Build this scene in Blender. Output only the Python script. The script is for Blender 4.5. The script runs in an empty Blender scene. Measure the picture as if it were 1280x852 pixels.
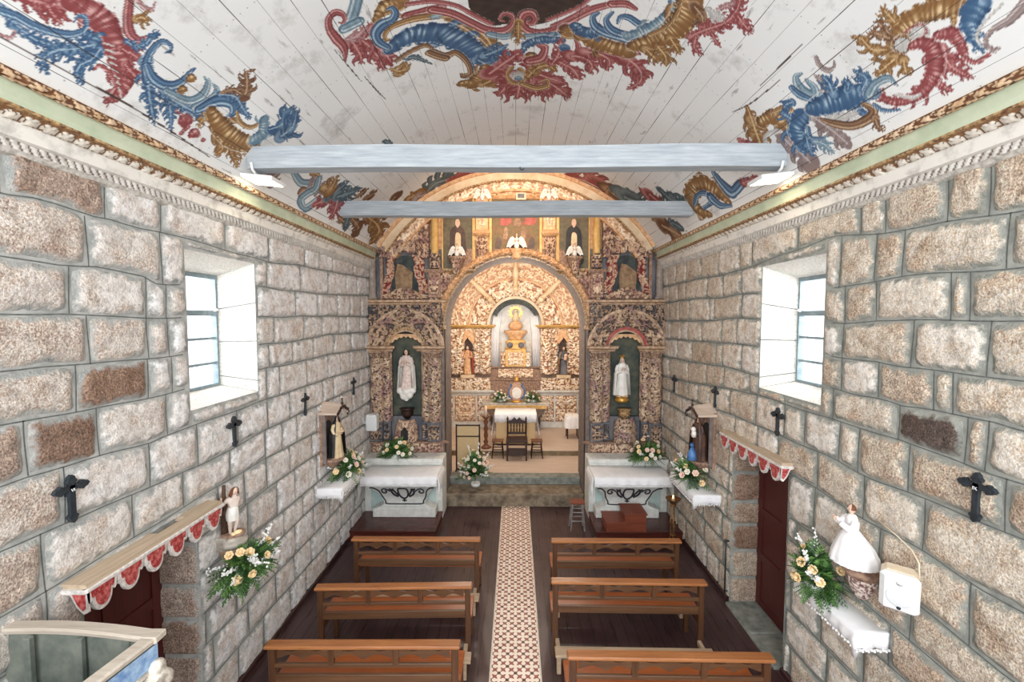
import bpy, bmesh, math, random
import numpy as np
from math import sin, cos, pi, atan, radians, sqrt
from mathutils import Vector, Matrix, noise as mnoise

scene = bpy.context.scene
COL = scene.collection
FPX, CAMH = 540.0, 3.7
PITCH, YAW = atan(29 / FPX), atan(4.5 / FPX)

# ---------------------------------------------------------------- measuring
def ray(x, y):
    """direction into the room of a point measured on the photograph"""
    dx, dy, dz = (x - 640) / FPX, 1.0, (426 - y) / FPX
    dy, dz = cos(PITCH) * dy + sin(PITCH) * dz, -sin(PITCH) * dy + cos(PITCH) * dz
    dx, dy = cos(YAW) * dx - sin(YAW) * dy, sin(YAW) * dx + cos(YAW) * dy
    return dx, dy, dz
def on_x(x, y, X):
    d = ray(x, y); t = X / d[0]; return (d[1] * t, CAMH + d[2] * t)
def on_y(x, y, Y=8.3):
    d = ray(x, y); t = Y / d[1]; return (d[0] * t, CAMH + d[2] * t)

# ---------------------------------------------------------------- materials
def sc(c):
    """0-255 sRGB to linear"""
    return tuple(((v / 255) / 12.92 if v / 255 <= .04045 else ((v / 255 + .055) / 1.055) ** 2.4) for v in c[:3]) + (1,)
def new_mat(name):
    m = bpy.data.materials.new(name); m.use_nodes = True
    nt = m.node_tree; b = nt.nodes['Principled BSDF']
    return m, nt, b
def N(nt, t, **kw):
    n = nt.nodes.new(t)
    for k, v in kw.items():
        if k in n.inputs: n.inputs[k].default_value = v
        else: setattr(n, k, v)
    return n
def noise_fac(nt, scale, detail=4, coord='Object', rough=.6, stretch=None, src=None):
    tc = N(nt, 'ShaderNodeTexCoord'); n = N(nt, 'ShaderNodeTexNoise')
    n.inputs['Scale'].default_value = scale; n.inputs['Detail'].default_value = detail; n.inputs['Roughness'].default_value = rough
    out = tc.outputs[coord]
    if stretch:
        mp = N(nt, 'ShaderNodeMapping'); mp.inputs['Scale'].default_value = stretch
        nt.links.new(out, mp.inputs[0]); out = mp.outputs[0]
    nt.links.new(out, n.inputs['Vector'])
    return n.outputs['Fac']
def ramp(nt, fac, stops):
    r = N(nt, 'ShaderNodeValToRGB')
    while len(r.color_ramp.elements) < len(stops): r.color_ramp.elements.new(.5)
    for e, (p, c) in zip(r.color_ramp.elements, stops): e.position = p; e.color = c
    nt.links.new(fac, r.inputs[0]); return r.outputs[0]
def mixc(nt, fac, a, b, mode='MIX'):
    m = N(nt, 'ShaderNodeMix', data_type='RGBA', blend_type=mode)
    for s, v in ((0, fac), (6, a), (7, b)):
        if hasattr(v, 'is_linked') or isinstance(v, bpy.types.NodeSocket): nt.links.new(v, m.inputs[s])
        else: m.inputs[s].default_value = v
    return m.outputs[2]
def mathn(nt, op, a, b=None, c=None, clamp=False):
    m = N(nt, 'ShaderNodeMath', operation=op); m.use_clamp = clamp
    for i, v in enumerate((a, b, c)):
        if v is None: continue
        if isinstance(v, bpy.types.NodeSocket): nt.links.new(v, m.inputs[i])
        else: m.inputs[i].default_value = v
    return m.outputs[0]
def bump(nt, b, fac, strength=.3, dist=.01):
    n = N(nt, 'ShaderNodeBump'); n.inputs['Strength'].default_value = strength; n.inputs['Distance'].default_value = dist
    nt.links.new(fac, n.inputs['Height']); nt.links.new(n.outputs[0], b.inputs['Normal'])
def simple(name, c1, c2=None, scale=20, rough=.6, metal=0, bmp=0, stretch=None, detail=4, lo=.35, hi=.65, bdist=.004, spec=None):
    m, nt, b = new_mat(name)
    b.inputs['Roughness'].default_value = rough; b.inputs['Metallic'].default_value = metal
    if spec is not None: b.inputs['Specular IOR Level'].default_value = spec
    f = noise_fac(nt, scale, detail, stretch=stretch)
    c = ramp(nt, f, [(lo, sc(c1)), (hi, sc(c2 or c1))])
    nt.links.new(c, b.inputs['Base Color'])
    if bmp: bump(nt, b, f, bmp, bdist)
    return m

# ---------------------------------------------------------------- mesh builder
class MB:
    def __init__(s): s.v = []; s.f = []; s.m = []; s.n = 0; s.sm = []
    def add(s, verts, faces, mi=0, M=None, smooth=False):
        V = np.asarray(verts, float).reshape(-1, 3)
        if M is not None:
            A = np.array(M); V = V @ A[:3, :3].T + A[:3, 3]
        s.v.append(V); n = s.n
        for f in faces: s.f.append([i + n for i in f]); s.m.append(mi); s.sm.append(smooth)
        s.n += len(V); return s
    def box(s, x0, x1, y0, y1, z0, z1, mi=0, M=None, bev=0.0):
        if bev > 0 and min(x1 - x0, y1 - y0, z1 - z0) > 2.2 * bev:
            b = bev; vs = []; idx = {}
            for ax in range(3):
                for sx in (0, 1):
                    for sy in (0, 1):
                        for sz in (0, 1):
                            p = [x1 if sx else x0, y1 if sy else y0, z1 if sz else z0]
                            sg = [1 if sx else -1, 1 if sy else -1, 1 if sz else -1]
                            for k in range(3):
                                if k != ax: p[k] -= sg[k] * b
                            idx[(ax, sx, sy, sz)] = len(vs); vs.append(p)
            F = []
            def q(a): F.append(a)
            for ax in range(3):
                o = [k for k in range(3) if k != ax]
                for sd in (0, 1):
                    cs = []
                    for (i, j) in ((0, 0), (1, 0), (1, 1), (0, 1)):
                        t = [0, 0, 0]; t[ax] = sd; t[o[0]] = i; t[o[1]] = j; cs.append(idx[(ax, *t)])
                    if (sd == 0) != (ax == 1): cs = cs[::-1]
                    q(cs)
            for ax in range(3):          # edges running along ax
                o = [k for k in range(3) if k != ax]
                for i in (0, 1):
                    for j in (0, 1):
                        def g(a, e):
                            t = [0, 0, 0]; t[ax] = e; t[o[0]] = i; t[o[1]] = j; return idx[(a, *t)]
                        cs = [g(o[0], 0), g(o[0], 1), g(o[1], 1), g(o[1], 0)]
                        q(cs)
            for sx in (0, 1):
                for sy in (0, 1):
                    for sz in (0, 1): q([idx[(0, sx, sy, sz)], idx[(1, sx, sy, sz)], idx[(2, sx, sy, sz)]])
            # fix winding outward
            c = np.array([(x0 + x1) / 2, (y0 + y1) / 2, (z0 + z1) / 2]); V = np.array(vs)
            G = []
            for f in F:
                nn = np.cross(V[f[1]] - V[f[0]], V[f[2]] - V[f[0]]); mid = V[f].mean(0)
                G.append(f if np.dot(nn, mid - c) > 0 else f[::-1])
            return s.add(V, G, mi, M)
        v = [(x0, y0, z0), (x1, y0, z0), (x1, y1, z0), (x0, y1, z0), (x0, y0, z1), (x1, y0, z1), (x1, y1, z1), (x0, y1, z1)]
        return s.add(v, [(0, 3, 2, 1), (4, 5, 6, 7), (0, 1, 5, 4), (1, 2, 6, 5), (2, 3, 7, 6), (3, 0, 4, 7)], mi, M)
    def lathe(s, prof, cx=0, cy=0, cz=0, n=20, mi=0, M=None, sx=1, sy=1, smooth=True, caps=True):
        v = []; f = []
        for (r, z) in prof:
            for k in range(n):
                a = 2 * pi * k / n; v.append((cx + r * sx * cos(a), cy + r * sy * sin(a), cz + z))
        for i in range(len(prof) - 1):
            for k in range(n):
                k2 = (k + 1) % n; f.append((i * n + k, i * n + k2, (i + 1) * n + k2, (i + 1) * n + k))
        if caps:
            f.append(tuple(range(n))[::-1]); f.append(tuple((len(prof) - 1) * n + k for k in range(n)))
        return s.add(v, f, mi, M, smooth)
    def tube(s, pts, r, n=8, mi=0, M=None, smooth=True, closed=False, flat=1.0):
        P = [Vector(p) for p in pts]; L = len(P)
        R = r if hasattr(r, '__len__') else [r] * L
        v = []; f = []
        up = Vector((0, 0, 1))
        t0 = (P[1] - P[0]).normalized()
        if abs(t0.dot(up)) > .9: up = Vector((0, 1, 0))
        a = up.cross(t0).normalized()
        for i in range(L):
            if closed: t = (P[(i + 1) % L] - P[i - 1])
            else: t = P[min(i + 1, L - 1)] - P[max(i - 1, 0)]
            t.normalize(); a = (a - t * a.dot(t)); a.normalize(); b = t.cross(a)
            for k in range(n):
                q = 2 * pi * k / n; o = a * cos(q) * R[i] + b * sin(q) * R[i] * flat
                v.append(P[i] + o)
        m = L if closed else L - 1
        for i in range(m):
            for k in range(n):
                i2 = (i + 1) % L; k2 = (k + 1) % n
                f.append((i * n + k, i * n + k2, i2 * n + k2, i2 * n + k))
        if not closed: f.append(tuple(range(n))[::-1]); f.append(tuple((L - 1) * n + k for k in range(n)))
        return s.add([tuple(x) for x in v], f, mi, M, smooth)
    def ball(s, c, r, n=12, mi=0, M=None, sc3=(1, 1, 1)):
        prof = [(max(1e-4, sin(pi * i / (n // 2 + 2))) * r, -cos(pi * i / (n // 2 + 2)) * r) for i in range(n // 2 + 3)]
        T = Matrix.Translation(c) @ Matrix.Diagonal((*sc3, 1))
        return s.lathe(prof, n=n, mi=mi, M=(M @ T if M is not None else T))
    def prism(s, outline, t0, t1, plane='xz', mi=0, M=None, smooth=False):
        """extrude a closed 2-D outline between t0 and t1 along the third axis"""
        n = len(outline)
        def P(a, b, t): return {'xz': (a, t, b), 'xy': (a, b, t), 'yz': (t, a, b)}[plane]
        v = [P(a, b, t0) for a, b in outline] + [P(a, b, t1) for a, b in outline]
        from mathutils.geometry import tessellate_polygon
        tri = tessellate_polygon([[Vector((a, b, 0)) for a, b in outline]])
        f = [tuple(t) for t in tri] + [tuple(i + n for i in t[::-1]) for t in tri]
        f += [(i, (i + 1) % n, (i + 1) % n + n, i + n) for i in range(n)]
        return s.add(v, f, mi, M, smooth)
    def grid(s, P, mi=0, M=None, smooth=True, wrap=False):
        """P: (a,b,3) array of points"""
        a, b = P.shape[:2]; f = []
        for i in range(a - 1):
            for j in range(b - 1 + (1 if wrap else 0)):
                j2 = (j + 1) % b
                f.append((i * b + j, i * b + j2, (i + 1) * b + j2, (i + 1) * b + j))
        return s.add(P.reshape(-1, 3), f, mi, M, smooth)
    def build(s, name, mats, parent=None, label=None, fix=True):
        me = bpy.data.meshes.new(name)
        V = np.concatenate(s.v) if s.v else np.zeros((0, 3))
        me.from_pydata(V.tolist(), [], s.f)
        mats = mats if isinstance(mats, (list, tuple)) else [mats]
        for m in mats: me.materials.append(m)
        me.polygons.foreach_set('material_index', s.m)
        me.polygons.foreach_set('use_smooth', s.sm)
        if fix:
            bm = bmesh.new(); bm.from_mesh(me); bmesh.ops.recalc_face_normals(bm, faces=bm.faces); bm.to_mesh(me); bm.free()
        me.update()
        o = bpy.data.objects.new(name, me); COL.objects.link(o)
        if parent is not None: o.parent = parent
        if label: o['label'] = label
        return o

def tag(o, label=None, cat=None, group=None, kind=None):
    if label: o['label'] = label
    if cat: o['category'] = cat
    if group: o['group'] = group
    if kind: o['kind'] = kind
    return o
def thing(name, loc, label, cat, group=None, rz=0):
    o = bpy.data.objects.new(name, None); COL.objects.link(o); o.location = loc; o.rotation_euler = (0, 0, rz)
    o.empty_display_size = .1
    return tag(o, label, cat, group)
def copy_tree(o, parent=None):
    c = o.copy(); COL.objects.link(c)
    if parent is not None: c.parent = parent
    for ch in [q for q in bpy.data.objects if q.parent == o]: copy_tree(ch, c)
    return c
def rot(rx=0, ry=0, rz=0, loc=(0, 0, 0)):
    return Matrix.Translation(loc) @ Matrix.Rotation(rz, 4, 'Z') @ Matrix.Rotation(ry, 4, 'Y') @ Matrix.Rotation(rx, 4, 'X')
def add_mod(o, typ, **kw):
    m = o.modifiers.new(typ.lower(), typ)
    for k, v in kw.items(): setattr(m, k, v)
    return m
def catmull(P, n=8):
    P = np.asarray(P, float)
    if len(P) < 3:
        t = np.linspace(0, 1, n + 1)[:, None]; return P[0] * (1 - t) + P[-1] * t
    Q = np.vstack([2 * P[0] - P[1], P, 2 * P[-1] - P[-2]]); out = []
    for i in range(1, len(Q) - 2):
        p0, p1, p2, p3 = Q[i - 1:i + 3]
        for t in np.linspace(0, 1, n, endpoint=False):
            out.append(.5 * ((2 * p1) + (-p0 + p2) * t + (2 * p0 - 5 * p1 + 4 * p2 - p3) * t * t + (-p0 + 3 * p1 - 3 * p2 + p3) * t ** 3))
    out.append(P[-1]); return np.array(out)
def vnoise(P, scale, seed=0):
    return np.array([mnoise.noise(Vector((p[0] * scale + seed, p[1] * scale, p[2] * scale))) for p in P])

# a field on a rectangular lattice into which curling strokes are drawn
class Field:
    def __init__(s, u, v):
        s.u = u; s.v = v; s.h = np.zeros((len(u), len(v))); s.c = None
    def window(s, P, pad):
        a, b = P.min(0) - pad, P.max(0) + pad
        i0, i1 = np.searchsorted(s.u, [a[0], b[0]]); j0, j1 = np.searchsorted(s.v, [a[1], b[1]])
        return i0, i1, j0, j1
    def dist(s, P, W, pad=1.0):
        """nearest-point parameter t, arc length l, signed distance d and half-width w around a stroke"""
        i0, i1, j0, j1 = s.window(P, W.max() * pad)
        if i1 <= i0 or j1 <= j0: return None
        UU, VV = np.meshgrid(s.u[i0:i1], s.v[j0:j1], indexing='ij')
        best = np.full(UU.shape, 1e9); T = np.zeros_like(UU); D = np.zeros_like(UU); L = np.zeros_like(UU); WW = np.ones_like(UU) * 1e-6
        acc = 0; n = len(P) - 1
        for k in range(n):
            a = P[k]; d = P[k + 1] - a; l2 = d @ d
            if l2 < 1e-14: continue
            t = np.clip(((UU - a[0]) * d[0] + (VV - a[1]) * d[1]) / l2, 0, 1)
            ex, ey = UU - a[0] - t * d[0], VV - a[1] - t * d[1]
            r = np.hypot(ex, ey); w = W[k] + (W[k + 1] - W[k]) * t
            q = r - w; m = q < best
            ln = sqrt(l2)
            sg = np.sign(d[0] * ey - d[1] * ex)
            best = np.where(m, q, best); T = np.where(m, (k + t) / n, T); D = np.where(m, r * sg, D); L = np.where(m, acc + t * ln, L); WW = np.where(m, w, WW)
            acc += ln
        return (i0, i1, j0, j1), T, L, D, WW
# ---------------------------------------------------------------- materials of the place
def granite(name, stops, tint, mort):
    m, nt, b = new_mat(name)
    at = N(nt, 'ShaderNodeAttribute', attribute_name='tone')   # one value per stone
    f1 = noise_fac(nt, 75, 3, rough=.75); f2 = noise_fac(nt, 5.5, 4, rough=.6); f3 = noise_fac(nt, 20, 4, rough=.7)
    base = ramp(nt, at.outputs['Fac'], [(p, sc(c)) for p, c in zip((0, .12, .3, .62, 1), stops)])
    warm = mixc(nt, ramp(nt, f2, [(.45, (0, 0, 0, 1)), (.68, (.75, .75, .75, 1))]), base, sc(tint), 'MULTIPLY')
    sp = ramp(nt, f1, [(.33, sc((70, 58, 54))), (.46, sc((176, 166, 158))), (.62, sc((255, 250, 244)))])
    c = mixc(nt, .68, warm, sp, 'OVERLAY')
    pat = ramp(nt, f3, [(.36, sc((118, 108, 104))), (.56, (1, 1, 1, 1))])
    c = mixc(nt, .42, c, pat, 'MULTIPLY')
    rim = N(nt, 'ShaderNodeAttribute', attribute_name='rim')
    rf = mathn(nt, 'ADD', rim.outputs['Fac'], mathn(nt, 'MULTIPLY', mathn(nt, 'SUBTRACT', f3, .5), 1.6))
    mo = ramp(nt, f2, [(.35, sc(mort[0])), (.65, sc(mort[1]))])
    c = mixc(nt, ramp(nt, rf, [(.2, (0, 0, 0, 1)), (.75, (1, 1, 1, 1))]), mo, c)
    nt.links.new(c, b.inputs['Base Color']); b.inputs['Roughness'].default_value = .9
    h = mathn(nt, 'ADD', f1, mathn(nt, 'MULTIPLY', f3, 1.5))
    bump(nt, b, h, .75, .014)
    return m
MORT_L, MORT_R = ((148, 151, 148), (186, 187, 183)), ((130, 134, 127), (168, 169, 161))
M_STONE_L = granite('cool_granite', ((80, 74, 74), (146, 122, 106), (202, 192, 184), (234, 230, 226), (250, 250, 250)), (212, 196, 186), MORT_L)  # cooler and paler than the right wall: bluish light put into colour
M_STONE_R = granite('warm_granite', ((76, 70, 70), (150, 126, 110), (200, 187, 172), (232, 223, 211), (248, 245, 241)), (208, 190, 174), MORT_R)
M_MORTAR_L = simple('light_mortar', *MORT_L, 9, .95, bmp=.3, detail=6)
M_STONEW = simple('lit_pale_granite', (196, 190, 182), (238, 234, 226), 60, .9, bmp=.6, bdist=.008)  # reveal stone whitened as if lit by the window
M_MORTAR = simple('mortar', (132, 136, 131), (168, 170, 163), 9, .95, bmp=.3, detail=6)
M_JOINT = simple('mortar_line', (84, 88, 86), (112, 114, 110), 30, .95)
M_STEP = simple('worn_stone', (96, 82, 66), (150, 136, 116), 7, .8, bmp=.5, detail=8)
M_STEP2 = simple('threshold_stone', (104, 110, 104), (146, 148, 140), 9, .7, bmp=.4, detail=8)

def wood(name, c1, c2, rough=.35, along='x', sc_=9, bmp=.15):
    st = {'x': (.12, 1.6, 1.6), 'y': (1.6, .12, 1.6), 'z': (1.6, 1.6, .12)}[along]
    m, nt, b = new_mat(name)
    f = noise_fac(nt, sc_ * 2, 6, stretch=st, rough=.65); g = noise_fac(nt, 3, 2)
    c = ramp(nt, f, [(.3, sc(c1)), (.7, sc(c2))])
    c = mixc(nt, mathn(nt, 'MULTIPLY', g, .35), c, sc(c1))
    nt.links.new(c, b.inputs['Base Color']); b.inputs['Roughness'].default_value = rough
    bump(nt, b, f, bmp, .003); return m
M_PEW = wood('lit_varnished_pew_wood', (136, 82, 46), (182, 122, 74), .3)  # cap rail: pew wood brightened as if struck by light
M_PEWV = wood('shaded_upright_wood', (72, 46, 30), (104, 70, 46), .35, 'z')  # posts and legs: same wood with shade put into the colour
M_PEWD = wood('shaded_rail_wood', (76, 50, 34), (112, 78, 52), .35)  # rails and slats: shade put into the wood colour
M_SEAT = wood('lit_seat_wood', (150, 78, 38), (184, 104, 54), .3)  # seat: orange light put into the wood tone
M_KNEEL = wood('pale_kneeler_wood', (176, 150, 122), (206, 184, 156), .5)
M_REDWOOD = wood('red_brown_wood', (112, 56, 40), (150, 80, 56), .4)
M_BROWNW = wood('brown_turned_wood', (92, 56, 38), (130, 86, 60), .4)
M_PLAT = wood('dark_platform_wood', (66, 28, 24), (98, 48, 38), .25)
M_DARKWOOD = wood('dark_chair_wood', (34, 20, 18), (66, 40, 32), .35, 'z')
M_TREE = simple('tree_bark', (60, 40, 28), (96, 68, 48), 30, .8)
M_MAROON = wood('maroon_door_paint', (74, 28, 26), (92, 38, 34), .5, 'z')
M_CHANCELFLOOR = wood('chancel_floorboards', (190, 168, 150), (218, 200, 184), .45)
M_BEAM = wood('whitewashed_beam_wood', (142, 150, 158), (190, 196, 200), .9, 'x', 11, .8)
M_PELTOP = wood('weathered_board', (172, 150, 126), (206, 188, 164), .8, 'y')
M_MINT = simple('mint_green_paint', (184, 196, 168), (206, 214, 188), 5, .7, detail=7)
M_WHITEPAINT = simple('chipped_white_paint', (186, 182, 174), (232, 228, 220), 9, .7, detail=8, lo=.3, hi=.5, bmp=.2)
M_WHITEGREY = simple('aged_white_paint', (168, 164, 156), (222, 218, 210), 26, .7, detail=6, lo=.35, hi=.6, bmp=.3)
M_GILTBROWN = simple('brown_gilt_moulding', (98, 60, 34), (202, 168, 118), 34, .45, bmp=.6, lo=.38, hi=.62)
M_CREAMGILT = simple('cream_carved_moulding', (120, 92, 66), (230, 218, 196), 40, .55, bmp=.6, lo=.38, hi=.55)
M_CLOTH = simple('white_cloth', (238, 238, 240), (248, 248, 250), 6, .9, bmp=.08, bdist=.006)
M_LACE = simple('lace_trim', (214, 214, 212), (244, 244, 244), 80, .9, bmp=.3)
M_PLASTER = simple('white_painted_stone', (206, 208, 204), (232, 232, 226), 8, .7, detail=6, bmp=.1)
M_TEAL = simple('pale_blue_plaster', (168, 190, 188), (196, 210, 206), 6, .8, detail=6)
M_BLACK = simple('black_iron', (32, 38, 44), (50, 58, 64), 30, .45)
M_INK = simple('black_painted_line', (34, 34, 40), (52, 52, 58), 30, .6)
M_PLASTIC = simple('white_plastic', (226, 228, 228), (236, 238, 238), 10, .35)
M_GRILLE = simple('speaker_grille', (218, 222, 224), (226, 229, 230), 300, .5)
M_CREAMPL = simple('cream_plastic', (214, 196, 170), (226, 210, 186), 20, .45)
M_GREYFRAME = simple('grey_blue_window_paint', (112, 130, 138), (140, 156, 162), 14, .45)
M_RED = simple('red_painted_board', (150, 40, 42), (214, 122, 116), 40, .7, lo=.42, hi=.68, bmp=.2)
M_PELWHITE = simple('chalky_white_edge', (190, 184, 180), (232, 226, 220), 30, .8, bmp=.2)
M_SKIN = simple('statue_flesh_paint', (214, 176, 152), (232, 200, 178), 12, .45)
M_HAIRB = simple('statue_brown_hair', (92, 52, 34), (130, 78, 50), 60, .6, bmp=.4)
M_GOLD = simple('gold_leaf', (176, 122, 48), (232, 186, 98), 22, .35, .55, bmp=.2)
M_YELLOW = simple('ochre_gilt_paint', (204, 158, 88), (232, 196, 130), 9, .5, .1)
M_ORANGEGILT = simple('warm_gilt_wood', (192, 142, 100), (232, 192, 148), 14, .5, .1, bmp=.2)
M_BRASS = simple('aged_brass', (84, 58, 34), (146, 104, 62), 20, .4, .6)
M_SCREEN = simple('beige_screen_fabric', (206, 176, 130), (224, 196, 152), 60, .9)
M_FERN = simple('fern_green', (44, 88, 40), (124, 168, 86), 18, .6)
M_FERN2 = simple('dark_leaf_green', (30, 64, 34), (78, 120, 62), 18, .5)
M_ROSE = simple('peach_rose_petals', (246, 212, 158), (252, 230, 188), 30, .6)
M_ROSE2 = simple('cream_white_petals', (240, 232, 206), (252, 248, 236), 30, .6)
M_ROSE3 = simple('pale_pink_petals', (242, 204, 184), (250, 226, 212), 30, .6)
M_BLOSSOM = simple('white_blossom', (240, 240, 236), (252, 252, 250), 30, .6)
M_DARKNICHE = simple('dark_niche_paint', (44, 54, 58), (84, 90, 86), 9, .8, detail=6)
M_GREENNICHE = simple('green_grey_niche_paint', (54, 66, 62), (98, 98, 82), 5, .8, detail=6)
M_WHITENICHE = simple('white_throne_backing', (214, 216, 214), (240, 240, 238), 5, .8)
M_SOFFIT = simple('grey_arch_stone', (106, 96, 92), (136, 124, 118), 12, .8, bmp=.2)
M_LIP = simple('dark_dais_riser', (112, 96, 70), (146, 126, 98), 8, .7)
M_CAVITY = simple('black_wood_and_shade', (24, 26, 28), (46, 46, 46), 9, .9)
M_BLUEGREY = simple('blue_grey_column_paint', (66, 72, 84), (128, 124, 126), 7, .6, detail=6, stretch=(1, 1, .3))
M_GREYCOL = simple('worn_grey_column_paint', (120, 108, 100), (168, 154, 142), 8, .6, detail=6)
M_ROBEW = simple('white_robe_paint', (226, 222, 214), (244, 242, 236), 8, .5)
M_ROBEWARM = simple('cream_robe_paint', (206, 182, 142), (232, 210, 172), 8, .5)
M_BROWNROBE = simple('brown_habit_paint', (54, 36, 30), (92, 62, 48), 10, .5)
M_BLACKROBE = simple('black_cape_paint', (18, 18, 20), (40, 38, 38), 10, .5)
M_MANTLE = simple('gold_brown_mantle', (110, 80, 60), (168, 130, 96), 16, .5)
M_PINKROBE = simple('white_pink_robe', (206, 176, 166), (236, 222, 212), 16, .5)
M_BLUEROBE = simple('blue_mantle_paint', (40, 88, 150), (88, 136, 190), 10, .5)
M_REDROBE = simple('red_mantle_paint', (140, 48, 44), (182, 92, 80), 10, .5)
M_STONEBR = simple('brown_bracket_stone', (120, 92, 78), (182, 150, 128), 24, .8, bmp=.6, bdist=.01)
M_PINKBR = simple('mottled_pink_bracket', (110, 74, 70), (226, 210, 200), 42, .7, bmp=.7, bdist=.01, lo=.42, hi=.55)
M_PULPIN = simple('pulpit_inner_panels', (84, 92, 86), (122, 126, 116), 7, .7, detail=8)
M_PULPRAIL = wood('pulpit_rail_wood', (170, 158, 144), (206, 196, 182), .75)
M_PULPBLUE = simple('pulpit_blue_band', (90, 128, 176), (168, 192, 214), 18, .7)
M_PULPCARVE = simple('pulpit_white_carving', (150, 140, 128), (222, 214, 202), 26, .7, bmp=.6)
M_GREYSTOOL = simple('grey_stool_paint', (120, 116, 114), (160, 154, 150), 20, .6)
M_BASEBOARD = wood('dark_baseboard', (44, 22, 22), (66, 34, 32), .4, 'y')
M_MARBLE = simple('mottled_marble', (150, 140, 130), (214, 206, 194), 8, .4, detail=8)

def carved_mat(name, gilt1, gilt2, ground1, ground2, metal=.15, patch=None):
    """gilded carving over a painted ground, on retables darkened as shade between scrolls: the attribute 'gilt' says where the raised scrolls are"""
    m, nt, b = new_mat(name)
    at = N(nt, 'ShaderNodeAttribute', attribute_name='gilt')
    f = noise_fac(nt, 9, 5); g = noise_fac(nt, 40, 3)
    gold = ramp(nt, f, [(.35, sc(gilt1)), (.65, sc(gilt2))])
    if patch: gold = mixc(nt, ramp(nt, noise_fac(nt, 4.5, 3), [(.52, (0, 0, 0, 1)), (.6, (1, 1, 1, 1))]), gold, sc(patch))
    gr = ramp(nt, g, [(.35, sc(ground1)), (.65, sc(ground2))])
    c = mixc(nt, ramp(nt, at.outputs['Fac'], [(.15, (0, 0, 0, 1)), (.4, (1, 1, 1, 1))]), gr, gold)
    nt.links.new(c, b.inputs['Base Color']); b.inputs['Roughness'].default_value = .36
    nt.links.new(mathn(nt, 'MULTIPLY', at.outputs['Fac'], metal * 3), b.inputs['Metallic'])
    bump(nt, b, g, .3, .006); return m
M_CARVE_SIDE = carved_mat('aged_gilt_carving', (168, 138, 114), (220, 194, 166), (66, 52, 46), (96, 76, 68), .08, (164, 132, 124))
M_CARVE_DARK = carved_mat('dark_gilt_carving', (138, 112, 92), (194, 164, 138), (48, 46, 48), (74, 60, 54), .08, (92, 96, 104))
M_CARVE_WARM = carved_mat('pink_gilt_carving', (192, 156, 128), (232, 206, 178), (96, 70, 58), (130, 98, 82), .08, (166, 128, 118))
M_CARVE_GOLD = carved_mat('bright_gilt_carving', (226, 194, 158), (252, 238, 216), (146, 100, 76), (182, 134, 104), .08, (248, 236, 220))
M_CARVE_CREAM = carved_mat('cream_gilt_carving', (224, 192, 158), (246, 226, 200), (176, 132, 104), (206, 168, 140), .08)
M_AGEDGILT = simple('aged_gilt_moulding', (150, 118, 92), (208, 178, 148), 16, .45, .1, bmp=.3, detail=6)
M_CAPITAL = simple('worn_gilt_paint', (96, 74, 64), (196, 164, 138), 30, .5, .05, bmp=.4, detail=6)
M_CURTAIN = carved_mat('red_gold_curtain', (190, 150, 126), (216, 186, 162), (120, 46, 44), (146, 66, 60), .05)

def glass_mat():
    m, nt, b = new_mat('window_glass')
    nt.nodes.remove(b)
    out = nt.nodes['Material Output']
    t = N(nt, 'ShaderNodeBsdfTransparent'); g = N(nt, 'ShaderNodeBsdfGlossy'); g.inputs['Roughness'].default_value = .1
    mx = N(nt, 'ShaderNodeMixShader'); mx.inputs[0].default_value = .08
    nt.links.new(t.outputs[0], mx.inputs[1]); nt.links.new(g.outputs[0], mx.inputs[2]); nt.links.new(mx.outputs[0], out.inputs[0])
    return m
M_GLASS = glass_mat()
def emit_mat(name, c, s):
    m, nt, b = new_mat(name)
    b.inputs['Base Color'].default_value = sc(c); b.inputs['Emission Color'].default_value = sc(c); b.inputs['Emission Strength'].default_value = s
    return m
M_LED = emit_mat('lamp_diffuser', (255, 238, 208), 9)

def floor_mat():
    m, nt, b = new_mat('dark_floorboards')
    tc = N(nt, 'ShaderNodeTexCoord'); sp = N(nt, 'ShaderNodeSeparateXYZ'); nt.links.new(tc.outputs['Object'], sp.inputs[0])
    bx = mathn(nt, 'DIVIDE', sp.outputs[0], .13); fr = mathn(nt, 'FRACT', bx); fl = mathn(nt, 'FLOOR', bx)
    edge = mathn(nt, 'LESS_THAN', mathn(nt, 'MINIMUM', fr, mathn(nt, 'SUBTRACT', 1.0, fr)), .03)
    wn = N(nt, 'ShaderNodeTexWhiteNoise', noise_dimensions='1D'); nt.links.new(fl, wn.inputs['W'])
    f = noise_fac(nt, 14, 6, stretch=(3, .12, 1)); g = noise_fac(nt, 1.7, 3)
    c = ramp(nt, f, [(.3, sc((34, 24, 28))), (.7, sc((80, 54, 52)))])
    c = mixc(nt, mathn(nt, 'MULTIPLY', wn.outputs[0], .45), c, sc((62, 40, 46)))
    c = mixc(nt, mathn(nt, 'MULTIPLY', ramp(nt, g, [(.42, (0, 0, 0, 1)), (.58, (1, 1, 1, 1))]), .35), c, sc((96, 74, 74)))
    c = mixc(nt, edge, c, sc((18, 12, 12)))
    nt.links.new(c, b.inputs['Base Color'])
    nt.links.new(ramp(nt, f, [(.2, (.22, .22, .22, 1)), (.8, (.42, .42, .42, 1))]), b.inputs['Roughness'])
    bump(nt, b, f, .12, .003); return m
M_FLOOR = floor_mat()

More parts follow.
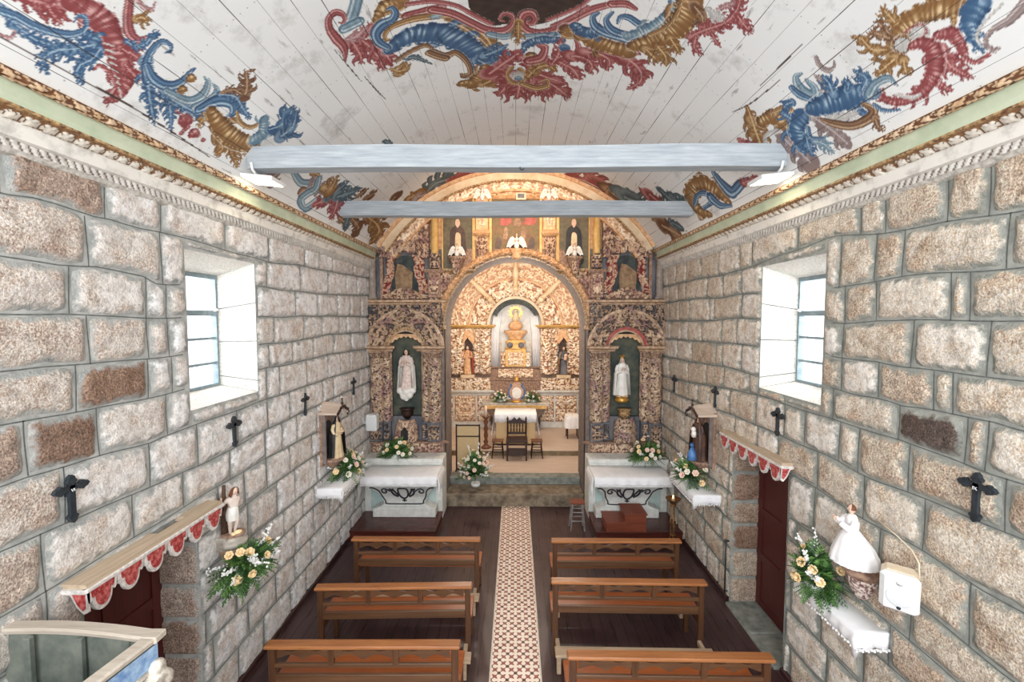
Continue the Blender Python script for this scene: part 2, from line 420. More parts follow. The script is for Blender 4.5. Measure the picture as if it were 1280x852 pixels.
def tile_mat():
    """cream crosses with round ends on dark red, small black lozenges between them"""
    m, nt, b = new_mat('cross_pattern_tiles')
    P = .1725
    tc = N(nt, 'ShaderNodeTexCoord'); sp = N(nt, 'ShaderNodeSeparateXYZ'); nt.links.new(tc.outputs['Object'], sp.inputs[0])
    def cell(ox, oy):
        """distance fields of a cross and a lozenge centred on the lattice shifted by ox, oy"""
        out = []
        for s_, o in ((sp.outputs[0], ox), (sp.outputs[1], oy)):
            q = mathn(nt, 'ADD', mathn(nt, 'DIVIDE', s_, P), o + .5)
            q = mathn(nt, 'SUBTRACT', mathn(nt, 'FRACT', q), .5); out.append(mathn(nt, 'ABSOLUTE', q))
        return out
    def cross(ox, oy):
        a, c = cell(ox, oy)
        def lobe(p, q):
            d = mathn(nt, 'POWER', mathn(nt, 'ADD', mathn(nt, 'POWER', mathn(nt, 'SUBTRACT', p, .265), 2.0), mathn(nt, 'POWER', q, 2.0)), .5)
            return mathn(nt, 'LESS_THAN', d, .138)
        def bar(p, q):
            return mathn(nt, 'MULTIPLY', mathn(nt, 'LESS_THAN', p, .3), mathn(nt, 'LESS_THAN', q, .085))
        r = lobe(a, c)
        for x in (lobe(c, a), bar(a, c), bar(c, a)): r = mathn(nt, 'MAXIMUM', r, x)
        return r
    def loz(ox, oy):
        a, c = cell(ox, oy)
        return mathn(nt, 'LESS_THAN', mathn(nt, 'ADD', a, c), .115)
    cr = mathn(nt, 'MAXIMUM', cross(0, .5), cross(.5, 0)); lz = mathn(nt, 'MAXIMUM', loz(0, 0), loz(.5, .5))
    f = noise_fac(nt, 5, 4)
    cream = ramp(nt, f, [(.3, sc((240, 220, 198))), (.7, sc((250, 238, 222)))])
    red = ramp(nt, f, [(.3, sc((132, 62, 54))), (.7, sc((156, 84, 74)))])
    c = mixc(nt, cr, red, cream); c = mixc(nt, lz, c, sc((48, 22, 24)))
    nt.links.new(c, b.inputs['Base Color']); b.inputs['Roughness'].default_value = .35; return m
M_TILE = tile_mat()

def vault_mat():
    m, nt, b = new_mat('painted_vault_boards')
    at = N(nt, 'ShaderNodeAttribute', attribute_name='paint')
    uv = N(nt, 'ShaderNodeUVMap', uv_map='arc'); sp = N(nt, 'ShaderNodeSeparateXYZ'); nt.links.new(uv.outputs[0], sp.inputs[0])
    U, V = sp.outputs[0], sp.outputs[1]
    k = mathn(nt, 'DIVIDE', U, .19); fl = mathn(nt, 'FLOOR', mathn(nt, 'ADD', k, .5))
    d = mathn(nt, 'MULTIPLY', mathn(nt, 'ABSOLUTE', mathn(nt, 'SUBTRACT', k, fl)), .19)     # metres to nearest seam
    cm = N(nt, 'ShaderNodeCombineXYZ'); nt.links.new(mathn(nt, 'MULTIPLY', fl, 3.7), cm.inputs[0]); nt.links.new(mathn(nt, 'MULTIPLY', V, 1.1), cm.inputs[1])
    n1 = N(nt, 'ShaderNodeTexNoise'); n1.inputs['Scale'].default_value = 1.0; n1.inputs['Detail'].default_value = 5; nt.links.new(cm.outputs[0], n1.inputs['Vector'])
    wid = mathn(nt, 'MULTIPLY', mathn(nt, 'SUBTRACT', n1.outputs[0], .40), .016)
    seam = mathn(nt, 'LESS_THAN', d, mathn(nt, 'MAXIMUM', wid, .0012))
    # rows of nail holes across the boards
    kv = mathn(nt, 'DIVIDE', V, .56); dv = mathn(nt, 'MULTIPLY', mathn(nt, 'ABSOLUTE', mathn(nt, 'SUBTRACT', mathn(nt, 'FRACT', kv), .5)), .56)
    ku = mathn(nt, 'DIVIDE', U, .063); du = mathn(nt, 'MULTIPLY', mathn(nt, 'ABSOLUTE', mathn(nt, 'SUBTRACT', mathn(nt, 'FRACT', ku), .5)), .063)
    nail = mathn(nt, 'LESS_THAN', mathn(nt, 'ADD', mathn(nt, 'POWER', dv, 2.0), mathn(nt, 'POWER', du, 2.0)), .00003)
    f = noise_fac(nt, 2.2, 8, rough=.7); g = noise_fac(nt, 16, 5, stretch=(1, .2, 1))
    dirt = ramp(nt, f, [(.28, sc((196, 192, 188))), (.45, (1, 1, 1, 1))])
    chips = ramp(nt, g, [(.27, sc((150, 144, 138))), (.36, (1, 1, 1, 1))])
    c = mixc(nt, .8, at.outputs['Color'], dirt, 'MULTIPLY'); c = mixc(nt, .8, c, chips, 'MULTIPLY')
    c = mixc(nt, mathn(nt, 'MULTIPLY', nail, .5), c, sc((110, 104, 98)))
    c = mixc(nt, mathn(nt, 'MULTIPLY', seam, .82), c, sc((58, 50, 48)))
    nt.links.new(c, b.inputs['Base Color']); b.inputs['Roughness'].default_value = .75
    bump(nt, b, g, .2, .004); return m
M_VAULT = vault_mat()
# ---------------------------------------------------------------- masonry walls
rng = random.Random(7)
class StoneWall:
    """one masonry skin: mortar sheet, rough stones standing out of it, scribed joint lines"""
    def __init__(s): s.mb = MB(); s.tones = []; s.rims = []
    def _tone(s, t):
        k = len(s.mb.f) - len(s.tones); s.tones += [t] * k
        if len(s.rims) < s.mb.n: s.rims += [1.0] * (s.mb.n - len(s.rims))
    def stone(s, O, U, V, Nn, u0, u1, vb, vt, tone, h=.026, mi=0, edge=None):
        O, U, V, Nn = map(np.array, (O, U, V, Nn)); sd = rng.random() * 99
        if edge is None: edge = .022 if abs(O[1] + u0) < 4.4 else .01
        w = u1 - u0; nu = max(6, int(w / .035)); um = np.linspace(u0, u1, nu + 1)
        hh = (vt(um) - vb(um)).mean()
        if w < .07 or hh < .05: return
        nv = max(6, int(hh / .035))
        a = np.linspace(-1, 1, nu + 1)[:, None] * np.ones(nv + 1); b = np.linspace(-1, 1, nv + 1)[None, :] * np.ones((nu + 1, 1))
        uu = u0 + (a + 1) / 2 * w; vv = vb(uu) + (b + 1) / 2 * (vt(uu) - vb(uu))
        du = (1 - abs(a)) * w / 2; dv = (1 - abs(b)) * hh / 2
        # rounded, wandering outline
        dd = np.minimum(du, dv); cr = .05
        k = (du < cr) & (dv < cr); dd = np.where(k, cr - np.hypot(cr - du, cr - dv), dd)
        P = (O + uu[..., None] * U + vv[..., None] * V).reshape(-1, 3)
        n1 = vnoise(P, 5.5, sd).reshape(uu.shape); n2 = vnoise(P, 17, sd).reshape(uu.shape); n3 = vnoise(P, 45, sd).reshape(uu.shape)
        e = dd - edge - .024 * n1 - .02 * n2 - .01 * n3
        H = h * np.clip(e / .028, -1, 1) + .012 * n1 + .008 * n2 + .005 * n3
        H = np.where(dd < 1e-6, -.012, H)
        P = P + H.reshape(-1, 1) * Nn
        s.mb.grid(P.reshape(nu + 1, nv + 1, 3), mi=mi); s.rims += np.clip(e.ravel() / .034, 0, 1).tolist(); s._tone(tone)
    def sheet(s, rects, O, U, V, Nn, mi=1):
        O, U, V, Nn = map(np.array, (O, U, V, Nn))
        for (u0, u1, v0, v1) in rects:
            P = [O + U * u + V * v for u, v in ((u0, v0), (u1, v0), (u1, v1), (u0, v1))]
            s.mb.add(P, [(0, 1, 2, 3)], mi); s._tone(.5)
    def line(s, pts, O, U, V, Nn, w=.004):
        O, U, V, Nn = map(np.array, (O, U, V, Nn)); pts = np.array(pts); t = np.gradient(pts, axis=0); t /= np.linalg.norm(t, axis=1)[:, None] + 1e-9
        n = np.stack([-t[:, 1], t[:, 0]], 1) * w
        A = [O + U * p[0] + V * p[1] + Nn * .0025 for p in pts + n]; B = [O + U * p[0] + V * p[1] + Nn * .0025 for p in pts - n]
        s.mb.grid(np.array([A, B]), mi=2); s._tone(.5)
    def build(s, name, kind='structure'):
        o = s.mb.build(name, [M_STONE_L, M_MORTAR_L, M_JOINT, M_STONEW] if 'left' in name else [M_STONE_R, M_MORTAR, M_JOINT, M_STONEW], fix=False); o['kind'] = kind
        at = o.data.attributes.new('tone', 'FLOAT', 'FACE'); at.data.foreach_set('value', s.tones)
        at = o.data.attributes.new('rim', 'FLOAT', 'POINT'); at.data.foreach_set('value', s.rims)
        return o

def holes_to_rects(u0, u1, v0, v1, holes):
    us = sorted({u0, u1, *[h[0] for h in holes], *[h[1] for h in holes]}); vs = sorted({v0, v1, *[h[2] for h in holes], *[h[3] for h in holes]})
    out = []
    for a, b in zip(us, us[1:]):
        for c, d in zip(vs, vs[1:]):
            m = ((a + b) / 2, (c + d) / 2)
            if not any(h[0] < m[0] < h[1] and h[2] < m[1] < h[3] for h in holes): out.append((a, b, c, d))
    return out

def build_wall(side, bounds, joints, marks, holes, name):
    X = 2.8 * side; W = StoneWall()
    O, U, V, Nn = (X, 0, 0), (0, 1, 0), (0, 0, 1), (-side, 0, 0)
    W.sheet(holes_to_rects(-2.5, 8.5, -.02, 4.75, holes), O, U, V, Nn)
    curves = []
    for B in bounds:
        pts = sorted(on_x(px, py, X) for px, py in B)
        ys = np.array([p[0] for p in pts]); zs = np.array([p[1] for p in pts])
        curves.append((lambda y, ys=ys, zs=zs: np.interp(y, ys, zs)))
    low = [2.1, 1.76, 1.4, 1.06, .72, .36, 0.0] if side < 0 else [2.1, 1.78, 1.42, 1.08, .72, .38, 0.0]
    nl = len(curves)
    if side > 0: low = low[2:]
    for q, z in enumerate(low):
        ph = rng.random() * 6
        curves.append((lambda y, z=z, ph=ph: z + (.025 * np.sin(np.asarray(y) * 1.3 + ph) if z > 0 else 0 * np.asarray(y))))
    curves = [lambda y: 4.72 + 0 * np.asarray(y)] + curves
    mk = [(*on_x(px, py, X), t) for px, py, t in marks]
    for k in range(len(curves) - 1):
        top, bot = curves[k], curves[k + 1]
        zmid = float((top(3.5) + bot(3.5)) / 2)
        js = []
        if k < len(joints):
            for px in joints[k]:
                # the line of sight through px meets the wall at this y, whatever the height
                y = on_x(px, 397 - (zmid - 3.7) / 2.8 * abs(px - 644.5), X)[0]; js.append(y)
        js = sorted(js)
        if not js: js = [rng.uniform(2, 2.6)]
        while js[0] > -2.3: js.insert(0, js[0] - rng.uniform(.45, .75))
        while js[-1] < 8.6: js.append(js[-1] + rng.uniform(.32, .62))
        full = [js[0]]
        for a in js[1:]:
            n = int((a - full[-1]) / .85)
            b0 = full[-1]
            for q in range(1, n + 1): full.append(b0 + (a - b0) * q / (n + 1) + rng.uniform(-.05, .05))
            full.append(a)
        for a, b in zip(full, full[1:]):
            if b < -2.4: continue
            b = min(b, 8.45)
            if b - a < .05: continue
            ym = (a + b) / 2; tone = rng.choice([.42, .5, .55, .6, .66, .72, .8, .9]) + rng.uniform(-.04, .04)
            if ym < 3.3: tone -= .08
            elif side < 0: tone += .22  # left stones farther in whitened, brightness of light put into tone
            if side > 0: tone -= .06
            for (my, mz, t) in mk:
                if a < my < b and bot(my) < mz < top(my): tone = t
            pieces = [(a, b, bot, top)]
            for (h0, h1, g0, g1) in holes:
                nxt = []
                for (p, q, bb, tt) in pieces:
                    zb_, zt_ = float(bb((p + q) / 2)), float(tt((p + q) / 2))
                    if q <= h0 + .01 or p >= h1 - .01 or zt_ <= g0 + .02 or zb_ >= g1 - .02: nxt.append((p, q, bb, tt)); continue
                    if p < h0: nxt.append((p, h0, bb, tt))
                    if q > h1: nxt.append((h1, q, bb, tt))
                    pp, qq = max(p, h0), min(q, h1)
                    if zt_ > g1 + .06: nxt.append((pp, qq, (lambda y, g=g1: g + 0 * np.asarray(y)), tt))
                    if zb_ < g0 - .06: nxt.append((pp, qq, bb, (lambda y, g=g0: g + 0 * np.asarray(y))))
                pieces = nxt
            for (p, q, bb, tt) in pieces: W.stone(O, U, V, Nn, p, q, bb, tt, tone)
            inside = any(h[0] < b < h[1] and h[2] < (top(b) + bot(b)) / 2 < h[3] for h in holes)
            if not inside and b < 8.4:
                zz = np.linspace(float(bot(b)), float(top(b)), 6); W.line([(b + .006 * sin(z * 9 + b), z) for z in zz], O, U, V, Nn)
        yy = np.arange(-2.4, 8.4, .12); seg = []
        for y in yy:
            z = float(bot(y))
            if any(h[0] - .03 < y < h[1] + .03 and h[2] < z < h[3] for h in holes) or z < .05:
                if len(seg) > 2: W.line(seg, O, U, V, Nn)
                seg = []
            else: seg.append((y, z + .005 * sin(y * 7)))
        if len(seg) > 2: W.line(seg, O, U, V, Nn)
    return W, O

def L_(s): return s
left_bounds = [
 [(0,241),(42,246),(85,259),(107,270),(130,273),(169,284),(200,289),(337,328),(372,331),(396,336),(416,340),(458,347)],
 [(0,319),(42,325),(85,333),(113,333),(180,345),(197,355),(325,358),(359,363),(409,368),(458,369)],
 [(0,392),(85,392),(113,395),(180,397),(205,397),(347,396),(384,395),(421,395),(460,396)],
 [(0,464),(56,457),(93,456),(113,455),(183,448),(212,445),(332,430),(372,426),(409,418),(458,415)],
 [(0,531),(45,522),(96,515),(118,511),(169,501),(203,493),(337,459),(367,454),(409,443),(458,436)],
 [(0,608),(34,595),(79,583),(127,569),(183,555),(208,543),(239,533),(330,500),(381,483),(409,473),(460,458)],
 [(60,662),(107,643),(166,618),(229,589),(255,580),(330,538),(400,505),(450,482)]]
left_joints = [[130,200,335,380,415,441,458],[108,201,333,375,409,432,458],[86,182,207,321,369,396,421,450],[110,184,210,342,379,402,423,432,449],
 [94,184,214,336,365,391,416,438,455],[32,122,208,333,349,383,409,437,458],[80,186],[53,166,229]]
left_marks = [(140,478,.12),(75,555,.1),(10,565,.2),(40,285,.36),(35,360,.45),(30,500,.4),(30,630,.4),(150,310,.55),(60,215,.2),(10,700,.3),(150,390,.62),(200,500,.6)]
right_bounds = [
 [(1040,296),(1105,291),(1153,284),(1186,277),(1237,269),(1279,263),(832,358),(869,349),(901,344),(928,337)],
 [(1048,360),(1127,345),(1167,342),(1215,340),(1262,335),(835,378),(869,373),(904,372),(928,367)],
 [(1057,405),(1096,400),(1153,400),(1209,401),(1279,400),(835,401),(882,401),(926,397)],
 [(1054,448),(1096,451),(1124,458),(1167,463),(1209,468),(1279,475),(832,423),(882,427),(938,431)],
 [(1040,485),(1068,493),(1102,497),(1127,507),(1167,513),(1209,521),(1251,528),(1279,538),(830,445),(869,453),(906,458),(943,468)],
 [(1040,524),(1077,535),(1124,549),(1153,561),(1198,576),(1231,589),(1279,604),(830,470),(864,478),(906,485),(943,492)],
 [(1040,572),(1080,594),(1155,623),(1244,659),(1280,673),(850,495),(920,520)],
 [(991,593),(1018,608),(1042,625),(1076,646),(1152,687),(1213,728),(1280,765)],
 [(1011,663),(1097,724),(1138,748),(1207,803),(1254,841)]]
right_joints = [[1108,1186,1239,1077,846,859,878,900,926,941],[1095,1130,1262,1051,858,885,905,928],[1057,1096,1189,1213,837,863,888,894,928],
 [1054,1141,1237,852,861,878,903,922],[1053,1099,1168,1192,848,866,896,904,928],[1124,1208,1234,838,861,884,906,938],[1050,1074,1137,1258],[1022,1080,1155],[1100,1213],[1138]]
right_marks = [(1165,540,.02),(1215,600,.3),(1230,690,.3),(1190,305,.5),(1110,640,.6),(1050,600,.45),(1170,660,.5),(1240,800,.4),(1060,380,.4),(1235,500,.5)]

LW = [(3.66, 4.64, 2.9, 4.28)]; RW = [(3.95, 4.95, 2.9, 4.28)]
LD = (2.68, 3.66, -.05, 2.02); RD = (4.36, 5.46, -.05, 2.08)
for side, bounds, joints, marks, win, door, nm in ((-1, left_bounds, left_joints, left_marks, LW[0], LD, 'wall_left'), (1, right_bounds, right_joints, right_marks, RW[0], RD, 'wall_right')):
    W, O = build_wall(side, bounds, joints, marks, [win, door], nm)
    X = 2.8 * side; out = 3.22 * side
    # window reveal: splayed jambs, sloping head and sill of dressed granite, window light put into its pale colour
    y0, y1, z0, z1 = win; iy0, iy1, iz0, iz1 = y0 + .02, y1 - .03, 2.98, 4.14
    def quadface(A, B, C_, D, mi, n=14, amp=.007):
        A, B, C_, D = map(np.array, (A, B, C_, D)); s_ = np.linspace(0, 1, n)[:, None, None]; t_ = np.linspace(0, 1, n)[None, :, None]
        P = (A * (1 - s_) + B * s_) * (1 - t_) + (D * (1 - s_) + C_ * s_) * t_
        nn = np.cross(B - A, D - A); nn = nn / np.linalg.norm(nn); q = vnoise(P.reshape(-1, 3), 14).reshape(n, n, 1)
        env = (np.sin(pi * s_) * np.sin(pi * t_)) ** .3
        W.mb.grid(P + nn * q * amp * env, mi=mi); W._tone(.8)
    blocks = [z0, 3.02, 3.45, 3.86, z1]
    for yy_, iyy in ((y1, iy1), (y0, iy0)):
        for q, (a, b) in enumerate(zip(blocks, blocks[1:])):
            a2, b2 = [iz0 + (v - z0) / (z1 - z0) * (iz1 - iz0) for v in (a, b)]
            g = .006
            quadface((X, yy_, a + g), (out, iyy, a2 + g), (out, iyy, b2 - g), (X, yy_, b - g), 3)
            off = .004 * (1 if yy_ == y1 else -1)
            W.mb.add([(X, yy_ + off, a - .01), (out, iyy + off, a2 - .01), (out, iyy + off, b2 + .01), (X, yy_ + off, b + .01)], [(0, 1, 2, 3)], 1); W._tone(.5)
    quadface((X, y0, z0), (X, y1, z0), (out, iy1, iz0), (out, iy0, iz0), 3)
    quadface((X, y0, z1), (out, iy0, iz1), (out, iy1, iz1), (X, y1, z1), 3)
    W.mb.add([(X, y0, z0 - .02), (X, y1, z0 - .02), (out, iy1, iz0 - .02), (out, iy0, iz0 - .02)], [(0, 1, 2, 3)], 1); W._tone(.5)
    # door reveal
    d0, d1, _, dz = door
    Od, Ud, Vd = (X, d1, 0), (side, 0, 0), (0, 0, 1)
    W.sheet([(0, .42, -.02, dz)], Od, Ud, Vd, (0, -1, 0)); W.sheet([(0, .42, -.02, dz)], (X, d0, 0), Ud, Vd, (0, 1, 0))
    hs = [0, .34, .7, 1.04, 1.34, 1.72, dz]
    for a, b in zip(hs, hs[1:]):
        W.stone(Od, Ud, Vd, (0, -1, 0), -.015, .41, (lambda u, a=a: a + 0 * np.asarray(u)), (lambda u, b=b: b + 0 * np.asarray(u)), rng.uniform(.1, .3), h=.018, edge=.008)
        W.stone((X, d0, 0), Ud, Vd, (0, 1, 0), -.015, .41, (lambda u, a=a: a + 0 * np.asarray(u)), (lambda u, b=b: b + 0 * np.asarray(u)), rng.uniform(.4, .6), h=.018, edge=.008)
    W.mb.add([(X, d0, dz), (X, d1, dz), (X + side * .42, d1, dz), (X + side * .42, d0, dz)], [(0, 1, 2, 3)], 1); W._tone(.5)
    W.build(nm)

# west end behind the viewer is left open for fill light; the arch wall at the east end
AX, AR, AZ = -.012, 1.36, 3.5
def arch_outline(r, cx=AX, cz=AZ, z0=0.0, n=24):
    return [(cx - r, z0)] + [(cx - r * cos(pi * k / n), cz + r * sin(pi * k / n)) for k in range(n + 1)] + [(cx + r, z0)]
mb = MB()
ang = 40
arc = [(AX - AR * cos(pi * k / ang), AZ + AR * sin(pi * k / ang)) for k in range(ang + 1)]
for (y, flip) in ((8.42, 0), (9.15, 1)):
    for k in range(ang):
        a, b = arc[k], arc[k + 1]; mb.add([(a[0], y, a[1]), (b[0], y, b[1]), (b[0], y, 6.6), (a[0], y, 6.6)], [(0, 1, 2, 3)])
    mb.add([(-2.9, y, 0), (AX - AR, y, 0), (AX - AR, y, 6.6), (-2.9, y, 6.6)], [(0, 1, 2, 3)]); mb.add([(AX + AR, y, 0), (2.9, y, 0), (2.9, y, 6.6), (AX + AR, y, 6.6)], [(0, 1, 2, 3)])
S = [(AX - AR, 0), *arc, (AX + AR, 0)]
mb.grid(np.array([[(p[0], 8.3, p[1]) for p in S], [(p[0], 8.7, p[1]) for p in S], [(p[0], 9.15, p[1]) for p in S]]), smooth=False)
tag(mb.build('wall_front', [M_SOFFIT], fix=False), kind='structure')

def polybox(name, mat, x0, x1, y0, y1, z0, z1, kind='structure', bev=0):
    m_ = MB(); m_.box(x0, x1, y0, y1, z0, z1, bev=bev); o = m_.build(name, mat)
    if kind: o['kind'] = kind
    return o
polybox('floor', M_FLOOR, -2.8, 2.8, -2.5, 8.43, -.1, 0)
mb = MB(); mb.add([(-.2588, -2.5, .003), (.2588, -2.5, .003), (.2588, 8.3, .003), (-.2588, 8.3, .003)], [(0, 1, 2, 3)])
tag(mb.build('floor_tile_aisle', M_TILE, fix=False), kind='structure')
mb = MB()
for s in (-1, 1): mb.box(s * .262 - .009, s * .262 + .009, -2.5, 8.3, 0, .005)
tag(mb.build('trim_1', simple('cream_tile_border', (214, 196, 176), (232, 220, 204), 9, .4)), kind='structure')
for s, nm in ((-1, 'left'), (1, 'right')):
    mb = MB(); dr = LD if s < 0 else RD
    for (a, b) in ((-2.5, dr[0] - .02), (dr[1] + .02, 6.95)):
        mb.box(min(s * 2.8, s * 2.755), max(s * 2.8, s * 2.755), a, b, 0, .07, bev=.008)
    tag(mb.build('baseboard_' + nm, M_BASEBOARD), kind='structure')
# chancel: stone steps, boarded floor, dais, plain walls and vault
mb = MB(); mb.box(AX - AR, AX + AR, 8.3, 8.95, -.05, .25, bev=.02); tag(mb.build('chancel_step', M_STEP), kind='structure')
mb = MB(); mb.box(AX - AR, AX + AR, 8.8, 9.1, .2, .4, bev=.015); tag(mb.build('chancel_step', M_STEP2), kind='structure')
polybox('chancel_floor', M_CHANCELFLOOR, -2.3, 2.3, 9.05, 12.7, .3, .402)
mb = MB(); mb.box(-2.3, 2.3, 10.2, 12.7, .39, .54, bev=.012); tag(mb.build('chancel_dais', M_CHANCELFLOOR), kind='structure')
mb = MB(); mb.box(-2.3, 2.3, 10.185, 10.2, .4, .515); tag(mb.build('dais_riser', M_LIP), kind='structure')
M_CHWALL = simple('chancel_limewash', (196, 180, 160), (222, 208, 190), 4, .9)
polybox('wall_chancel_left', M_CHWALL, -2.45, -2.3, 9.15, 12.9, 0, 6); polybox('wall_chancel_right', M_CHWALL, 2.3, 2.45, 9.15, 12.9, 0, 6)
polybox('wall_chancel_back', M_CHWALL, -2.4, 2.4, 12.8, 12.95, 0, 6)
polybox('ceiling_chancel', M_CHWALL, -2.4, 2.4, 9.15, 12.9, 5.95, 6.05)

# ---------------------------------------------------------------- windows and doors
def window(n, side, ya, yb):
    X = 3.22 * side; z0, z1 = 2.96, 4.15; w = yb - ya
    root = thing('window_%d' % n, (X, (ya + yb) / 2, z0), None, None); root['kind'] = 'structure'
    H = z1 - z0; f = MB(); t = .045
    for y in (-w / 2, w / 2 - t, -.03): f.box(-.03, .03, y, y + (t if abs(y + .03) > 1e-6 else .06), 0, H)
    for z in (0, H - t, H * .655 - .02): f.box(-.032, .032, -w / 2, w / 2, z, z + t * (1.25 if 0 < z < H - .1 else 1))
    for z in (H * .22, H * .44): f.box(-.018, .018, -w / 2, w / 2, z - .013, z + .013)
    fr = f.build('window_frame', M_GREYFRAME, root)
    p = MB(); p.box(-.003, .003, -w / 2 + .02, w / 2 - .02, .02, H - .02); p.build('glass', M_GLASS, root)
    h = MB(); h.tube([(-side * .03, w / 2 - .06, H * .7), (-side * .07, w / 2 - .07, H * .69), (-side * .075, w / 2 - .13, H * .68)], .009); h.build('window_latch', M_PLASTIC, root)
    return root
window(1, -1, 3.66, 4.63); window(2, 1, 3.95, 4.94)

def door(n, side, ya, yb, H):
    X = side * 3.16
    root = thing('door_%d' % n, (X, (ya + yb) / 2, 0), None, None); root['kind'] = 'structure'
    w = yb - ya; s = -side
    m_ = MB(); m_.box(-.03, .03, -w / 2, w / 2, .0, H); m_.build('door_leaf', M_MAROON, root)
    m_ = MB()
    for y in (-w / 2, w / 2 - .1, -.05): m_.box(min(s * .03, s * .045), max(s * .03, s * .045), y, y + .1, .01, H)
    for z in (.01, .62, 1.2, H - .12): m_.box(min(s * .03, s * .043), max(s * .03, s * .043), -w / 2, w / 2, z, z + .1)
    m_.build('door_rails', M_MAROON, root)
    return root
door(1, -1, LD[0], LD[1], 2.02); door(2, 1, RD[0], RD[1], 2.08)
mb = MB(); mb.box(2.72, 3.13, RD[0] + .02, RD[1] - .02, -.05, .03, bev=.01); mb.box(2.74, 3.1, RD[0] + .5, RD[1] - .12, .02, .045, bev=.008)
tag(mb.build('door_threshold', M_STEP2), kind='structure')
mb = MB(); mb.box(-3.13, -2.76, LD[0] + .02, LD[1] - .02, -.05, .03, bev=.01); tag(mb.build('door_threshold', M_STEP2), kind='structure')

# ---------------------------------------------------------------- cornices
def strip(name, side, prof, mat, pattern=None, depth=0.0, kind='structure', y0=-2.5, y1=8.3, dy=.012, label=None, parent=None):
    """a moulding run along the wall; prof = [(d, z)] out from the wall face; pattern(y, t) in 0..1 raises it"""
    prof = np.array(prof); n = max(2, 9 if pattern else len(prof))
    tt = np.linspace(0, 1, n); base = np.stack([np.interp(tt, np.linspace(0, 1, len(prof)), prof[:, k]) for k in (0, 1)], 1)
    ys = np.arange(y0, y1 + 1e-6, dy) if pattern else np.array([y0, y1])
    t = np.gradient(base, axis=0); nn = np.stack([t[:, 1], -t[:, 0]], 1); nn /= np.linalg.norm(nn, axis=1)[:, None]
    P = np.zeros((len(ys), n, 3)); g = np.zeros((len(ys), n))
    if pattern: g = pattern(ys[:, None], tt[None, :])
    P[:, :, 0] = side * (2.8 - (base[None, :, 0] + nn[None, :, 0] * g * depth)); P[:, :, 1] = ys[:, None]; P[:, :, 2] = base[None, :, 1] + nn[None, :, 1] * g * depth
    m_ = MB(); m_.grid(P, smooth=bool(pattern)); o = m_.build(name, mat, parent, fix=False)
    if kind: o['kind'] = kind
    if label: o['label'] = label
    if pattern:
        a = o.data.attributes.new('gilt', 'FLOAT', 'POINT'); a.data.foreach_set('value', g.ravel().astype('f'))
    return o
def pat_leaf(y, t):
    k = y / .11 + .12 * np.sin(y * 9.1) + .1 * np.sin(y * 23); e = np.sin(pi * t) ** .6
    return np.clip(.35 + .8 * np.sin(2 * pi * (k + .5 * np.sin(pi * t * 2.4))) * e + .5 * np.sin(6.6 * pi * k + 9 * t), 0, 1) * e
def pat_egg(y, t):
    k = (y / .095) % 1.0; a = (k - .5) * 2; b = (t - .35) * 2
    r = np.sqrt((a * 1.15) ** 2 + (b * .9) ** 2); return np.clip(np.where(r < .62, 1, np.where((r > .75) & (r < .98) & (t < .85), .8, .0)), 0, 1)
def pat_frill(y, t):
    k = y / .05; return np.clip(.5 + .6 * np.sin(2 * pi * (k + t * .8)) + .3 * np.sin(2 * pi * y / .023 + 7 * t), 0, 1)
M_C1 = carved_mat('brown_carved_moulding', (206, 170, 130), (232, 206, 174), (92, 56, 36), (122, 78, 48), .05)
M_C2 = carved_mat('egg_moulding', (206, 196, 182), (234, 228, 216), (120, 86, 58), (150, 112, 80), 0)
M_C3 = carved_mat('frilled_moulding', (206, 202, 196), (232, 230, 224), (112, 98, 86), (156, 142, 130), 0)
for s, nm in ((-1, '2'), (1, '3')):
    root = thing('trim_' + nm, (0, 0, 0), None, None); root['kind'] = 'structure'
    K = dict(kind=None, parent=root)
    strip('lower_moulding', s, [(0, 4.585), (.03, 4.6), (.05, 4.625)], M_WHITEGREY, **K)
    strip('frilled_moulding', s, [(.05, 4.625), (.07, 4.665)], M_C3, pat_frill, .012, **K)
    strip('frieze', s, [(.07, 4.665), (.09, 4.675), (.1, 4.76)], M_WHITEPAINT, **K)
    strip('egg_moulding', s, [(.1, 4.76), (.15, 4.805)], M_C2, pat_egg, .014, **K)
    strip('fillet', s, [(.15, 4.805), (.165, 4.81), (.165, 4.825)], M_GILTBROWN, **K)
    strip('cove', s, [(.165, 4.825), (.168, 4.86), (.19, 4.925)], M_MINT, **K)
    strip('carved_moulding', s, [(.19, 4.925), (.215, 4.935), (.222, 4.975)], M_C1, pat_leaf, .02, **K)
